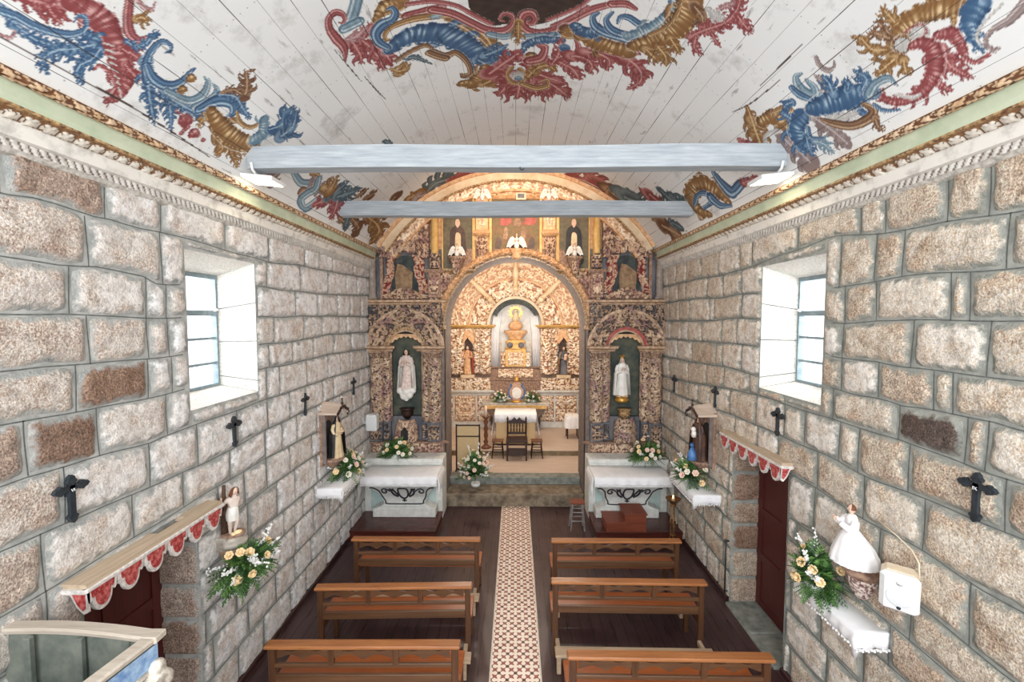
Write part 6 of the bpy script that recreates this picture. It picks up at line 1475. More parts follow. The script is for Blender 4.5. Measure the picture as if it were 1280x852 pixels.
def bouquet(loc, label, size, nroses, kinds=('peach', 'white'), seed=1, face=(0, -.4), spikes=4, rr=.035, broadleaf=False, nf=110, vase=True, group=None, low=-.25, c0=.08):
    """a dome of foliage, each bloom a part of its own"""
    R = random.Random(seed); sx, sy, sz = size
    root = thing('flower_arrangement', loc, label, 'flower arrangement', group)
    if vase:
        q = MB(); q.lathe([(.06, 0), (.09, .01), (.1, .07), (.085, .075)], n=16); q.build('bowl', M_PLASTIC, root)
    fm = MB(); C0 = Vector((0, 0, c0))
    def rd(zlo=low):
        while True:
            v = Vector((R.gauss(0, 1), R.gauss(0, 1), R.gauss(0, 1))).normalized(); v = Vector((v.x + face[0] * .5, v.y + face[1] * .5, v.z)).normalized()
            if v.z > zlo and v.x * face[0] + v.y * face[1] > -.35: return v
    for k in range(nf):
        v = rd(); e = Vector((v.x * sx, v.y * sy, v.z * sz if v.z > 0 else v.z * sz * .7)); L = e.length * R.uniform(.75, 1.12); st = C0 + e * R.uniform(0, .35)
        (broad if broadleaf and k % 3 else frond)(fm, st, e, L * (1 if not broadleaf or k % 3 == 0 else .55) * .8, R, R.randint(0, 1))
    fm.build('foliage', [M_FERN, M_FERN2], root, fix=False)
    pts = []
    for k in range(nroses):
        for tr in range(60):
            v = rd(-.1); p = C0 + Vector((v.x * sx, v.y * sy, max(v.z, -.05) * sz)) * R.uniform(.72, .92)
            if all((p - z).length > rr * 2.2 for z in pts): break
        pts.append(p); o = bpy.data.objects.new('rose', ROSES[R.choice(kinds)]); COL.objects.link(o); o.parent = root; s = rr * R.uniform(.85, 1.1)
        o.rotation_mode = 'QUATERNION'; o.rotation_quaternion = (v + Vector((face[0], face[1], .3)) * .6).to_track_quat('Z', 'Y'); o.location = p; o.scale = (s, s, s)
    for k in range(spikes):
        v = rd(.0); e = Vector((v.x * sx, v.y * sy, abs(v.z) * sz)); q = MB()
        for i in range(26):
            t = R.uniform(.45, 1.12); q.ball(tuple(C0 + e * t + Vector((R.gauss(0, 1), R.gauss(0, 1), R.gauss(0, 1))) * .014 * (1.3 - t * .6)), R.uniform(.007, .012), 6)
        q.tube([tuple(C0), tuple(C0 + e * 1.12)], .003, 4); q.build('blossom_spray', M_BLOSSOM, root, fix=False)
    return root
bouquet((-2.22, 7.85, 1.12), 'low wide arrangement of cream roses on the left side altar ledge', (.36, .24, .36), 17, ('peach', 'white', 'white'), 5, (0, -.5), 0, .036, low=-.15)
bouquet((2.4, 7.8, 1.12), 'full arrangement of cream roses spilling over the right side altar cloth', (.36, .34, .36), 18, ('peach', 'white', 'pink'), 9, (0, -.8), 1, .036, low=-.3)
bouquet((-2.56, 6.42, 1.325), 'arrangement of peach and white roses on the far left wall shelf', (.26, .34, .33), 14, ('peach', 'white', 'pink'), 12, (.7, -.3), 5, .038)
bouquet((2.55, 6.2, 1.31), 'arrangement of peach and white roses on the far right wall shelf', (.27, .32, .36), 12, ('peach', 'white', 'pink'), 15, (-.7, -.3), 6, .038)
bouquet((-2.56, 3.98, 1.29), 'fern and peach rose arrangement trailing from the left wall shelf below the bound saint', (.24, .36, .3), 7, ('peach',), 18, (.7, -.5), 10, .036, nf=190, low=-.85)
bouquet((2.6, 3.62, 1.36), 'tall fern, peach rose and white blossom arrangement on the near right wall shelf', (.2, .26, .42), 8, ('peach',), 24, (-.7, -.4), 5, .036, nf=170, low=-.45)
bouquet((-.82, 8.7, .25), 'large floor arrangement of white and pink flowers on the chancel step', (.36, .28, .62), 26, ('pink', 'white', 'white'), 27, (0, -.5), 8, .036, broadleaf=True, nf=210, low=-.12, c0=.24)
bouquet((-.42, 11.86, 1.37), 'small white flower arrangement left of the crest on the high altar', (.27, .2, .27), 12, ('white',), 31, (0, -.6), 3, .03, group='flowers on the high altar', nf=80)
bouquet((.47, 11.86, 1.37), 'small white flower arrangement right of the crest on the high altar', (.27, .2, .27), 12, ('white',), 33, (0, -.6), 3, .03, group='flowers on the high altar', nf=80)
# ---------------------------------------------------------------- pews
def make_pew(L, name='pew'):
    root = thing(name, (0, 0, 0), None, None); h = L / 2
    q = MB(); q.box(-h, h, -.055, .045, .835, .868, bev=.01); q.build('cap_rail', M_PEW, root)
    for s in (-1, 1):
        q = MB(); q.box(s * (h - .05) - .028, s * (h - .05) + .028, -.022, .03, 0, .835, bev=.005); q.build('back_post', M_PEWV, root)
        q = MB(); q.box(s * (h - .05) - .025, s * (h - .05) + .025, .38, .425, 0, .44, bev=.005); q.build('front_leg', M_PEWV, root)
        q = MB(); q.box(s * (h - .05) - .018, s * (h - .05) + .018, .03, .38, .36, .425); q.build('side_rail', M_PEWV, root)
    xs = [-h + .075, -h / 3 + .0, h / 3, h - .075]
    for x in (xs[1], xs[2]):
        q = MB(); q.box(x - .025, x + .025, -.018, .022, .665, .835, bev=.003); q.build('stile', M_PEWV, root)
    for a, b in zip(xs, xs[1:]):
        a += .02; b -= .02; n = 60; top = []; bot = []
        for k in range(n + 1):
            t = k / n; x = a + (b - a) * t; w = abs(sin(pi * t * 2)) if .25 < t < .75 else abs(sin(pi * t * 2))
            c = abs(t - .5) * 2; wv = .017 * cos(pi * 4 * t) + (.012 if c < .12 else 0)
            top.append((x, .803 + wv * .8)); bot.append((x, .748 - wv * .9))
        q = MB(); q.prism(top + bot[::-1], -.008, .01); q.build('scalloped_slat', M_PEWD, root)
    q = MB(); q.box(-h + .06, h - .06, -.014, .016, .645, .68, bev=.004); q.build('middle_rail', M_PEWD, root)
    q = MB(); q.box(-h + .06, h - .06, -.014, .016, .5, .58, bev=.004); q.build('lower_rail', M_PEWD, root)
    q = MB(); q.box(-h + .01, h - .01, .085, .43, .43, .455, bev=.006); q.build('seat', M_SEAT, root)
    for s in (-1, 1):
        q = MB(); q.box(s * (h - .07) - .02, s * (h - .07) + .02, -.25, -.022, .17, .222, bev=.004); q.build('kneeler_arm', M_KNEEL, root)
        q = MB(); q.box(s * (h - .07) - .022, s * (h - .07) + .022, -.25, -.19, 0, .222, bev=.004); q.build('kneeler_foot', M_KNEEL, root)
    q = MB(); q.box(-h + .03, h - .0, -.31, -.17, .222, .25, bev=.006); q.build('kneeler_board', M_KNEEL, root)
    return root
pews = [(-1.28, 5.42, 1.66, 0.0, 'pew of the front row left of the aisle, nearest the left altar'),
        (-1.29, 4.44, 1.66, .03, 'pew of the middle row left of the aisle'),
        (-1.33, 3.62, 1.70, 0.01, 'pew of the nearest row left of the aisle'),
        (1.285, 5.4, 1.66, 0.0, 'pew of the front row right of the aisle, nearest the red wooden steps'),
        (1.22, 4.54, 1.67, -.012, 'pew of the middle row right of the aisle'),
        (1.30, 3.51, 1.73, -.01, 'pew of the nearest row right of the aisle')]
proto = None
for x, y, L, rz, lb in pews:
    if proto is None: proto = make_pew(1.66); o = proto
    else: o = copy_tree(proto)
    o.location = (x, y, 0); o.rotation_euler = (0, 0, rz); o.scale = (L / 1.66, 1, 1)
    tag(o, 'varnished wooden ' + lb, 'pew', 'pews in two columns along the aisle')

# ---------------------------------------------------------------- side altars
def side_altar(s):
    side = 'left' if s < 0 else 'right'
    p = thing('altar_platform', (s * 2.07, 7.3, 0), 'dark polished wooden platform under the %s side altar' % side, 'platform', 'altar platforms')
    q = MB(); q.box(-.735, .735, -.3, .46, .12, .15, bev=.006); q.build('platform_top', M_PLAT, p); q = MB(); q.box(-.72, .72, -.28, .46, 0, .12); q.build('platform_riser', M_PLAT, p)
    root = thing('side_altar', (s * 1.985, 7.5, .15), 'white painted %s side altar with black scrollwork on its curved front' % side, 'altar', 'white side altars')
    q = MB(); q.box(-.64, .64, -.32, .27, .76, .85, bev=.01); q.build('altar_top', M_PLASTER, root)
    # flared body: half widths and front positions by height
    prof = [(0, .5, .02), (.17, .5, .02), (.19, .42, .05), (.22, .375, .06), (.28, .375, .06), (.36, .4, .04), (.44, .45, -.01), (.52, .51, -.07), (.6, .56, -.14), (.76, .6, -.22)]
    P = []
    for z, hw, yf in prof: P.append([(-hw, .27, z), (-hw, yf, z), (0, yf, z), (hw, yf, z), (hw, .27, z)])
    q = MB(); q.grid(np.array(P), smooth=False); q.build('curved_body', M_PLASTER, root, fix=False)
    q = MB(); q.box(-.56, .56, -.0, .27, 0, .16, bev=.01); q.build('altar_plinth', M_PLASTER, root)
    def fy(z): return float(np.interp(z, [a[0] for a in prof], [a[2] for a in prof])) - .006
    def ln(pts, r=.008): q.tube([(x, fy(.225 + (z - .325) * 1.02) - .002, .225 + (z - .325) * 1.02) for x, z in catmull(pts, 6)], r * 1.3, 6)
    q = MB(); k = 1
    for a in (-1, 1):
        ln([(a * .56, .69), (a * .49, .68), (a * .42, .6), (a * .39, .48), (a * .34, .38), (a * .31, .33), (0, .325)], .009)
    q.build('painted_border', M_INK, root)
    q = MB()
    for a in (-1, 1):
        ln([(a * .09, .5), (a * .13, .56), (a * .17, .63), (a * .23, .66)], .012); ln([(a * .1, .47), (a * .17, .52), (a * .2, .6), (a * .16, .66)], .014)
        ln([(a * .22, .6), (a * .3, .66), (a * .36, .64), (a * .36, .57), (a * .31, .555), (a * .285, .59), (a * .31, .615)], .010)
    ln([(0, .675), (.07, .66), (.085, .56), (.06, .47), (0, .43), (-.06, .47), (-.085, .56), (-.07, .66), (0, .675)], .012); ln([(0, .44), (0, .37)], .012); ln([(-.04, .39), (.04, .39)], .008)
    q.build('painted_scrollwork', M_INK, root)
    b = thing('altar_base_block', (s * 2.065, 8.06, 0), 'white plastered masonry block carrying the %s retable' % side, 'plinth', 'masonry blocks under the retables')
    q = MB(); q.box(-.72, .72, -.27, .21, .0, 1.06, bev=.012); q.build('block', M_PLASTER, b); q = MB(); q.box(-.735, .735, -.285, .1, 1.04, 1.12, bev=.012); q.build('ledge', M_PLASTER, b)
    q = MB(); q.box(-.6, .6, -.278, -.268, .18, .9); q.build('tinted_panel', M_TEAL, b)
    # cloth
    c = thing('altar_cloth', (s * 1.985, 7.5, 1.0), 'white lace-edged cloth over the %s side altar' % side, 'cloth', 'white altar cloths'); W = .655
    n = 70; us_ = np.linspace(-W, W, n); P = []
    rows = [(.27, .004), (.1, .006), (-.1, .006), (-.3, .006), (-.335, -.01), (-.34, -.05), (-.345, -.09), (-.35, -.125)]
    for j, (y, z) in enumerate(rows):
        d = max(0, j - 4) / 3
        P.append([(x, y - d * .012 * sin(x * 34 + 1), z - .008 * d * abs(sin(x * 40))) for x in us_])
    q = MB(); q.grid(np.array(P)); 
    for a in (-1, 1):
        lg = .42 if a == s else .34; Q = []
        for j in range(8):
            t = j / 7; Q.append([(a * (W + .006 + .035 * sin(pi * t) * (1 if k_ % 2 else .3) + .02 * t), .27 - .61 * k_ / 14, .004 - t * (lg * (.35 + .65 * (k_ / 14) ** 1.5))) for k_ in range(15)])
        q.grid(np.array(Q))
    o = q.build('cloth_sheet', M_CLOTH, c, fix=False); add_mod(o, 'SOLIDIFY', thickness=.004)
    q = MB(); out = [(-W, 0)] + [(W, 0)] + [(W - 2 * W * k / 120, -.02 - .012 * abs(sin(pi * k / 4))) for k in range(121)]
    q.prism(out, -.356, -.352, M=Matrix.Translation((0, 0, -.118))); q.build('lace_edge', M_LACE, c)
side_altar(-1); side_altar(1)

r = thing('wooden_steps', (1.84, 7.2, .15), 'red-brown wooden two-level box steps on the right altar platform', 'steps')
q = MB(); q.box(-.33, .33, -.2, .22, 0, .15, bev=.006); q.build('lower_box', M_REDWOOD, r); q = MB(); q.box(-.02, .33, -.19, .2, .15, .29, bev=.006); q.build('upper_box', M_REDWOOD, r)
q = MB(); q.box(-.345, -.01, -.215, .225, .15, .168, bev=.004); q.build('lower_tread', M_REDWOOD, r); q = MB(); q.box(-.04, .345, -.215, .215, .29, .31, bev=.004); q.build('upper_tread', M_REDWOOD, r)

def stool(loc, label, h, w, legs, top, name='stool', group=None):
    r = thing(name, loc, label, 'stool', group)
    q = MB(); q.box(-w / 2, w / 2, -w / 2 * .8, w / 2 * .8, h - .03, h, bev=.006); q.build('seat', top, r)
    for a in (-1, 1):
        for b in (-1, 1):
            q = MB(); q.tube([(a * w * .36, b * w * .3, h - .03), (a * w * .5, b * w * .42, 0)], .014, 4, smooth=False); q.build('leg', legs, r)
    for z in (.35, .65):
        for b in (-1, 1):
            k = (.5 - .14 * z) * w; q = MB(); q.tube([(-k, b * k * .85, h * z), (k, b * k * .85, h * z)], .011, 4, smooth=False); q.build('stretcher', legs, r)
    return r
stool((1.08, 7.42, 0), 'tall grey-legged stool with brown seat beside the right altar platform', .5, .24, M_GREYSTOOL, M_REDWOOD)
stool((-.42, 10.08, .4), 'dark wooden stool left of the high-backed chair', .42, .27, M_DARKWOOD, M_BROWNW, group='low dark stools by the chair')
stool((.5, 10.08, .4), 'dark wooden stool right of the high-backed chair', .42, .27, M_DARKWOOD, M_BROWNW, group='low dark stools by the chair')

r = thing('candle_stand', (2.46, 6.62, 0), 'slender brass floor stand with a shallow lit cup by the right wall', 'candle stand')
q = MB(); q.lathe([(.03, 0), (.06, .01), (.11, .06), (.115, .07), (.1, .068), (.04, .03)], 0, 0, .82, 18); q.build('cup', M_BRASS, r)
for k in range(3):
    a = k * 2 * pi / 3 + .4; q = MB(); q.tube([(cos(a) * .035, sin(a) * .035, .83), (cos(a) * .03, sin(a) * .03, .3), (cos(a) * .06, sin(a) * .06, .12), (cos(a) * .16, sin(a) * .16, .01)], .009, 6); q.build('leg', M_BRASS, r)
q = MB()
for z in (.78, .5, .3): q.lathe([(.045, 0), (.05, .01), (.045, .02)], 0, 0, z, 12)
q.build('collar', M_BRASS, r)
q = MB(); q.lathe([(.025, 0), (.025, .04), (.005, .045)], 0, 0, .85, 10); q.build('candle', M_ROBEWARM, r)
q = MB(); q.ball((0, 0, .915), .01, 8, sc3=(1, 1, 2)); q.build('flame', emit_mat('flame_glow', (255, 190, 110), 14), r)

# ---------------------------------------------------------------- wall shelves with cloths
def wall_shelf(s, y0, y1, z, d, label, cl):
    f = -s; ym = (y0 + y1) / 2; h = (y1 - y0) / 2
    r = thing('shelf', (s * 2.8, ym, z), label, 'shelf', 'small wall shelves'); x = sorted((0, f * d))
    q = MB(); q.box(*x, -h, h, -.045, 0, bev=.008); q.build('slab', M_MARBLE, r)
    for y in (-h * .6, h * .6):
        q = MB(); xx = [(0, -.2), (0, -.04), (f * d * .8, -.04), (f * d * .7, -.08), (f * .05, -.2)]; q.prism(xx, y - .03, y + .03, 'xz'); q.build('corbel', M_SOFFIT, r)
    c = thing('shelf_cloth', (s * 2.8, ym, z), cl, 'cloth', 'white shelf cloths'); P = []
    for j, (a, zz) in enumerate([(.005, .004), (d * .5, .005), (d + .006, .004), (d + .012, -.03), (d + .014, -.07), (d + .012, -.11)]):
        P.append([(f * (a + (.008 * sin(k * 1.7) if j > 3 else 0)), -h - .012 + (2 * h + .024) * k / 24, zz - (.02 * abs(sin(k * 1.05)) if j == 5 else 0) - (.1 * max(0, 1 - k / 2.5) if j == 5 else 0)) for k in range(25)])
    q = MB(); q.grid(np.array(P)); P = []
    for j in range(4): P.append([(f * (.005 + (d + .004) * k / 12), -h - .014 - .008 * (j / 3) * sin(k), .004 - .035 * j - (.03 * abs(sin(k * 1.3)) if j == 3 else 0) - (.09 * max(0, (k - 10) / 2) if j == 3 else 0)) for k in range(13)])
    q.grid(np.array(P)); o = q.build('cloth_sheet', M_CLOTH, c, fix=False); add_mod(o, 'SOLIDIFY', thickness=.004)
    q = MB()
    q.tube([(f * .01, -h - .02, -.12), (f * (d + .014), -h - .02, -.12), (f * (d + .014), h, -.12)], .004, 5)
    for k in range(12): q.ball((f * (.01 + d * k / 11), -h - .02, -.125 - .008 * (k % 2)), .011, 6)
    for k in range(24): q.ball((f * (d + .014), -h + 2 * h * k / 23, -.12 - .008 * (k % 2)), .011, 6)
    q.build('lace_edge', M_LACE, c)
wall_shelf(1, 3.14, 3.84, 1.345, .24, 'stone wall shelf on the near right wall below the white-gowned figure', 'small white crocheted cloth on the near right wall shelf')
wall_shelf(1, 5.76, 6.65, 1.295, .37, 'stone wall shelf below the canopied niche on the right wall', 'long white cloth hanging over the far right wall shelf')
wall_shelf(-1, 5.91, 6.8, 1.31, .36, 'stone wall shelf below the canopied niche on the left wall', 'long white cloth hanging over the far left wall shelf')
wall_shelf(-1, 3.86, 4.42, 1.275, .28, 'stone wall shelf on the left wall hidden under trailing ferns', 'small white cloth showing beside the ferns on the left wall shelf')

# ---------------------------------------------------------------- crosses, loudspeakers, rod
def wall_cross(s, y, z, label, numeral=None):
    f = -s; r = thing('cross', (s * 2.775, y, z), label, 'cross', 'black stations crosses')
    def lobe(cx, cz, a):
        w = .028; return [(cx + u * cos(a) - v * sin(a), cz + u * sin(a) + v * cos(a)) for u, v in ((0, -.016), (.012, -.03), (.022, -w), (.03, -.02), (.045, -.017), (.058, 0), (.045, .017), (.03, .02), (.022, w), (.012, .03), (0, .016))]
    q = MB(); cz = .045
    q.prism([(-.017, -.135), (.017, -.135), (.017, .075), (-.017, .075)], min(f * .0, f * .022), max(0, f * .022), 'yz'); q.prism([(-.055, cz - .016), (.055, cz - .016), (.055, cz + .016), (-.055, cz + .016)], min(0, f * .022), max(0, f * .022), 'yz')
    for cx, c2, a in ((0, .07, pi / 2), (.05, cz, 0), (-.05, cz, pi), (0, -.12, -pi / 2)): q.prism(lobe(cx, c2, a), min(f * -.002, f * .024), max(f * -.002, f * .024), 'yz')
    q.build('cross_body', M_BLACK, r)
    if numeral:
        t = bpy.data.curves.new('numeral', 'FONT'); t.body = numeral; t.size = .028; t.extrude = .0015; t.align_x = 'CENTER'; t.align_y = 'CENTER'
        o = bpy.data.objects.new('numeral', t); COL.objects.link(o); dg = bpy.context.evaluated_depsgraph_get(); me = bpy.data.meshes.new_from_object(o.evaluated_get(dg)); bpy.data.objects.remove(o)
        me.materials.clear(); me.materials.append(M_PLASTIC); o = bpy.data.objects.new('numeral', me); COL.objects.link(o); o.parent = r; o.location = (f * .0255, 0, .03); o.rotation_euler = (pi / 2, 0, f * pi / 2)
    q = MB(); q.box(min(0, -f * .035), max(0, -f * .035), -.01, .01, -.01, .03); q.build('wall_peg', M_BLACK, r)
wall_cross(-1, 2.61, 2.6, 'black cross on the near left wall above the scalloped door board', 'VI')
wall_cross(-1, 4.17, 2.61, 'black cross on the left wall just below the window')
wall_cross(-1, 5.6, 2.59, 'black cross on the left wall between the window and the canopied niche')
wall_cross(-1, 7.3, 2.56, 'smallest black cross on the left wall, beyond the canopied niche')
wall_cross(1, 2.56, 2.65, 'black cross numbered IX on the near right wall', 'IX')
wall_cross(1, 4.53, 2.63, 'black cross on the right wall just below the window')
wall_cross(1, 5.96, 2.63, 'black cross on the right wall right beside the canopied niche')
wall_cross(1, 7.5, 2.58, 'smallest black cross on the right wall, beyond the canopied niche')

r = thing('loudspeaker', (2.66, 2.92, 1.84), 'white wall loudspeaker on the near right wall with a cable above', 'loudspeaker', rz=0)
M_ = Matrix.Rotation(.85, 4, 'Z') @ Matrix.Rotation(-.18, 4, 'Y')
q = MB(); q.box(-.06, .07, -.1, .1, -.14, .14, M=M_, bev=.03); q.build('cabinet', M_CREAMPL, r); q = MB(); q.box(-.09, -.03, -.105, .105, -.145, .145, M=M_, bev=.026); fr = q.build('front', M_PLASTIC, r)
q = MB(); q.lathe([(.075, 0), (.075, .002), (.07, .004)], n=28, M=M_ @ rot(0, -pi / 2, 0, (-.09, 0, -.02)), sx=1, sy=.95); q.build('grille', M_GRILLE, fr)
q = MB(); q.lathe([(.012, 0), (.012, .004)], n=14, M=M_ @ rot(0, -pi / 2, 0, (-.092, -.0, -.1))); q.build('badge', M_INK, fr)
q = MB(); q.lathe([(.02, 0), (.02, .004)], n=14, M=M_ @ rot(0, -pi / 2, 0, (-.09, 0, .09))); q.build('tweeter', M_GRILLE, fr)
q = MB(); q.tube([(.06, -.08, .1), (.07, -.06, .2), (.074, .0, .26), (.075, .12, .3), (.076, .3, .34)], .005, 6); q.build('cable', M_CREAMPL, r)
r = thing('loudspeaker', (-2.64, 7.85, 1.78), 'small white loudspeaker in the far left corner beside the retable', 'loudspeaker')
q = MB(); q.box(-.1, .1, -.09, .09, -.15, .15, bev=.02); q.build('cabinet', M_PLASTIC, r); q = MB(); q.box(-.08, .08, -.096, -.088, -.12, .12, bev=.002); q.build('grille', M_GRILLE, r); q = MB(); q.box(-.16, -.09, -.02, .02, -.03, .03); q.build('bracket', M_PLASTIC, r)
r = thing('iron_rod', (2.74, 5.5, .1), 'thin upright iron rod at the stone corner left of the right door', 'rod')
q = MB(); q.tube([(0, 0, 0), (0, 0, .72)], .011, 6); q.build('rod', M_BLACK, r); q = MB(); q.tube([(-.03, 0, .7), (.06, 0, .7)], .011, 6); q.tube([(0, 0, .03), (.06, 0, .03)], .01, 6); q.build('staple', M_BLACK, r)

# ---------------------------------------------------------------- painted boards over the doors
def pelmet(s, y0, y1, z, d, label, notch):
    f = -s; L = y1 - y0; r = thing('door_pelmet', (s * 2.8, (y0 + y1) / 2, z), label, 'pelmet', 'scalloped boards over the doors'); h = L / 2
    q = MB(); a, b = notch
    out = [(0, -h), (f * d, -h), (f * d, h), (0, h), (0, b - .02), (f * d * .45, b), (f * d * .45, a), (0, a)]
    q.prism(out, -.03, 0, 'xy'); q.build('top_board', M_PELTOP, r)
    q = MB(); x = sorted((f * (d - .03), f * (d + .012))); q.box(*x, -h - .01, h + .01, -.055, -.028, bev=.005); q.box(min(0, f * d), max(0, f * d), -h - .012, -h + .01, -.055, -.028); q.build('edge_moulding', M_PELWHITE, r)
    n = 6; w = L / n
    def lobe(c, w, k):
        P = []
        for i in range(25):
            t = i / 24; u = (t - .5) * w; v = abs(t - .5); dep = .05 if v > .47 else (.115 + .02 * sin((v - .33) * 22) if v > .33 else .125 + .09 * max(0, 1 - (v / .33) ** 2.4) ** .6); P.append((c + u, -dep * k))
        return P
    for i in range(n):
        c = -h + (i + .5) * w
        q = MB(); x = sorted((f * (d - .025), f * (d - .0))); q.prism([(c - w / 2, -.03)] + lobe(c, w, 1) + [(c + w / 2, -.03)], *x, plane='yz'); lo = q.build('scalloped_lobe', M_PELWHITE, r)
        q = MB(); x = sorted((f * (d - .0), f * (d + .006))); q.prism([(c - w * .39, -.03)] + [(a_ * .78 + c * .22, min(-.03, b_ + .028)) for a_, b_ in lobe(c, w, 1)] + [(c + w * .39, -.03)], *x, plane='yz'); q.build('red_field', M_RED, lo)
    # the return at the near end
    q = MB(); q.prism([(0, -.03), (0, -.06), (f * d * .35, -.07), (f * d * .6, -.15), (f * d * .85, -.19), (f * d, -.18), (f * d, -.03)], -h, -h + .02, 'xz'); rt = q.build('end_return', M_PELWHITE, r)
    q = MB(); q.prism([(f * d * .3, -.035), (f * d * .45, -.06), (f * d * .65, -.13), (f * d * .85, -.165), (f * d * .95, -.15), (f * d * .95, -.035)], -h - .005, -h, 'xz'); q.build('red_field', M_RED, rt)
pelmet(-1, 2.55, 3.78, 2.06, .16, 'red and white scalloped board shelf over the left door, notched at the back', (.02, .3))
pelmet(1, 4.27, 5.56, 2.25, .14, 'red and white scalloped board shelf over the right door', (-.1, .15))

# ---------------------------------------------------------------- pulpit corner, near left
r = thing('pulpit', (-2.8, 1.6, 1.1), 'wooden pulpit box with pale rail and blue painted side, low at the near left', 'pulpit')
top = .92; A = [(0, .66), (.3, .665), (.6, .64), (.87, .6)]; B = [(.87, .6), (.83, .3), (.8, 0), (.74, -.4), (.6, -.6), (0, -.66)]
for nm, pts in (('far_rail', A), ('side_rail', B)):
    Pc = catmull(pts, 4); t = np.gradient(Pc, axis=0); t /= np.linalg.norm(t, axis=1)[:, None]; nn = np.stack([-t[:, 1], t[:, 0]], 1)
    P = []
    for (o, z) in ((-.035, top - .03), (-.04, top - .01), (-.03, top), (.03, top), (.04, top - .01), (.035, top - .03), (-.035, top - .03)): P.append([(a[0] + b[0] * o, a[1] + b[1] * o, z) for a, b in zip(Pc, nn)])
    q = MB(); q.grid(np.array(P), smooth=False)
    for e in (0, -1): q.add([row[e] for row in P[:6]], [tuple(range(6))])
    q.build(nm, M_PULPRAIL, r)
    P = []
    for (o, z) in ((.012, 0), (.012, top - .03), (-.012, top - .03), (-.012, 0), (.012, 0)): P.append([(a[0] + b[0] * o, a[1] + b[1] * o, z) for a, b in zip(Pc, nn)])
    q = MB(); q.grid(np.array(P), smooth=False); q.build('panel', M_PULPIN, r)
q = MB(); q.box(.835, .912, .562, .638, top - .034, top + .004, bev=.006); q.build('corner_joint', M_PULPRAIL, r)
for x in (.16, .44, .7):
    q = MB(); q.box(x, x + .035, .6, .63, .02, top - .035, bev=.004); q.build('batten', M_PULPIN, r)
q = MB(); q.prism([(0, .66), (.6, .64), (.85, .6), (.8, 0), (.6, -.6), (0, -.66)], 0, .03, 'xy'); q.build('pulpit_floor', M_PULPIN, r)
q = MB(); q.prism([(0, .1), (.35, .1), (.1, -.5), (0, -.6)], -.06, .06, 'xz'); q.build('wall_support', M_PULPIN, r)
Pc = catmull(B[:4], 5); q = MB(); q.grid(np.array([[(a[0] + .02, a[1], z) for a in Pc] for z in (top - .05, top - .16)]), smooth=False); q.build('blue_band', M_PULPBLUE, r, fix=False)
q = MB(); q.grid(np.array([[(a[0] + .022, a[1], z) for a in Pc] for z in (top - .16, top - .19)]), smooth=False); q.build('white_moulding', M_PULPCARVE, r, fix=False)
q = MB()
for k, (dx, dy, z, rr) in enumerate([(.06, .0, -.17, .045), (.085, .01, -.24, .05), (.08, .0, -.32, .055), (.06, -.02, -.4, .05), (.03, -.05, -.34, .04), (.05, -.05, -.22, .03), (.06, .02, -.5, .04)]):
    q.ball((.87 + dx - .03, .58 + dy, top + z), rr, 12, sc3=(.8, 1, 1)); 
for k in range(5): q.tube([(.86, .56 - .02 * k, top - .42 + .03 * k), (.93, .58 - .03 * k, top - .32 + .02 * k), (.95, .6 - .02 * k, top - .2)], [.02, .016, .01], 6)
o = q.build('corner_carving', M_PULPCARVE, r); fuse(o, .009, 2)

# ---------------------------------------------------------------- chancel furniture
r = thing('altar_table', (0, 10.85, .54), 'beige-fronted altar table standing in the chancel', 'altar')
q = MB(); q.box(-.5, .5, -.32, .32, .76, .8, bev=.005); q.build('table_top', M_PALEBAND, r); q = MB(); q.box(-.46, .46, -.3, -.28, .05, .76); q.build('front_panel', M_SCREEN, r); q = MB(); q.box(-.47, .47, -.29, .29, 0, .05); q.build('foot_rail', M_DARKWOOD, r)
for a in (-1, 1):
    q = MB(); q.box(min(a * .46, a * .48), max(a * .46, a * .48), -.29, .29, .05, .76); q.build('side_panel', M_SCREEN, r)
c = thing('altar_cloth', (0, 10.85, 1.34), 'white lace-hemmed cloth covering the chancel altar table', 'cloth', None)
q = MB(); P = []
for j, (y, z) in enumerate([(.34, .004), (0, .005), (-.33, .004), (-.345, -.03), (-.35, -.1), (-.355, -.19)]): P.append([(x, y - (.012 * sin(x * 30) if j > 3 else 0), z - (.025 * abs(sin(x * 14)) if j == 5 else 0)) for x in np.linspace(-.515, .515, 60)])
q.grid(np.array(P))
for a in (-1, 1):
    P = []
    for j in range(8):
        t = j / 7; P.append([(a * (.52 + .07 * t + .02 * t * sin(k * 1.4)), .34 - .68 * k / 14, .004 - .58 * t) for k in range(15)])
    q.grid(np.array(P))
o = q.build('cloth_sheet', M_CLOTH, c, fix=False); add_mod(o, 'SOLIDIFY', thickness=.004)

r = thing('high_altar', (0, 12.02, .54), 'stone high altar table with gilded front edge below the retable', 'altar')
q = MB(); q.box(-.92, .92, -.28, .28, .73, .83, bev=.012); q.build('stone_top', M_MARBLE, r); q = MB(); q.box(-.86, .86, -.29, -.26, .66, .76, bev=.006); q.build('gilt_edge', M_YELLOW, r)
P = [[(-hw, .26, z), (-hw, yf, z), (hw, yf, z), (hw, .26, z)] for z, hw, yf in ((0, .7, -.1), (.12, .7, -.1), (.16, .6, -.06), (.35, .62, -.06), (.5, .74, -.14), (.66, .84, -.22))]
q = MB(); q.grid(np.array(P), smooth=False); q.build('curved_body', M_GREYCOL, r, fix=False)
r = thing('heraldic_crest', (.03, 11.84, 1.37), 'carved gilt and blue crest standing between the flowers on the high altar', 'crest')
q = MB(); q.lathe([(.14, 0), (.16, .03), (.08, .06)], n=14, sy=.6); q.build('foot', M_GOLD, r)
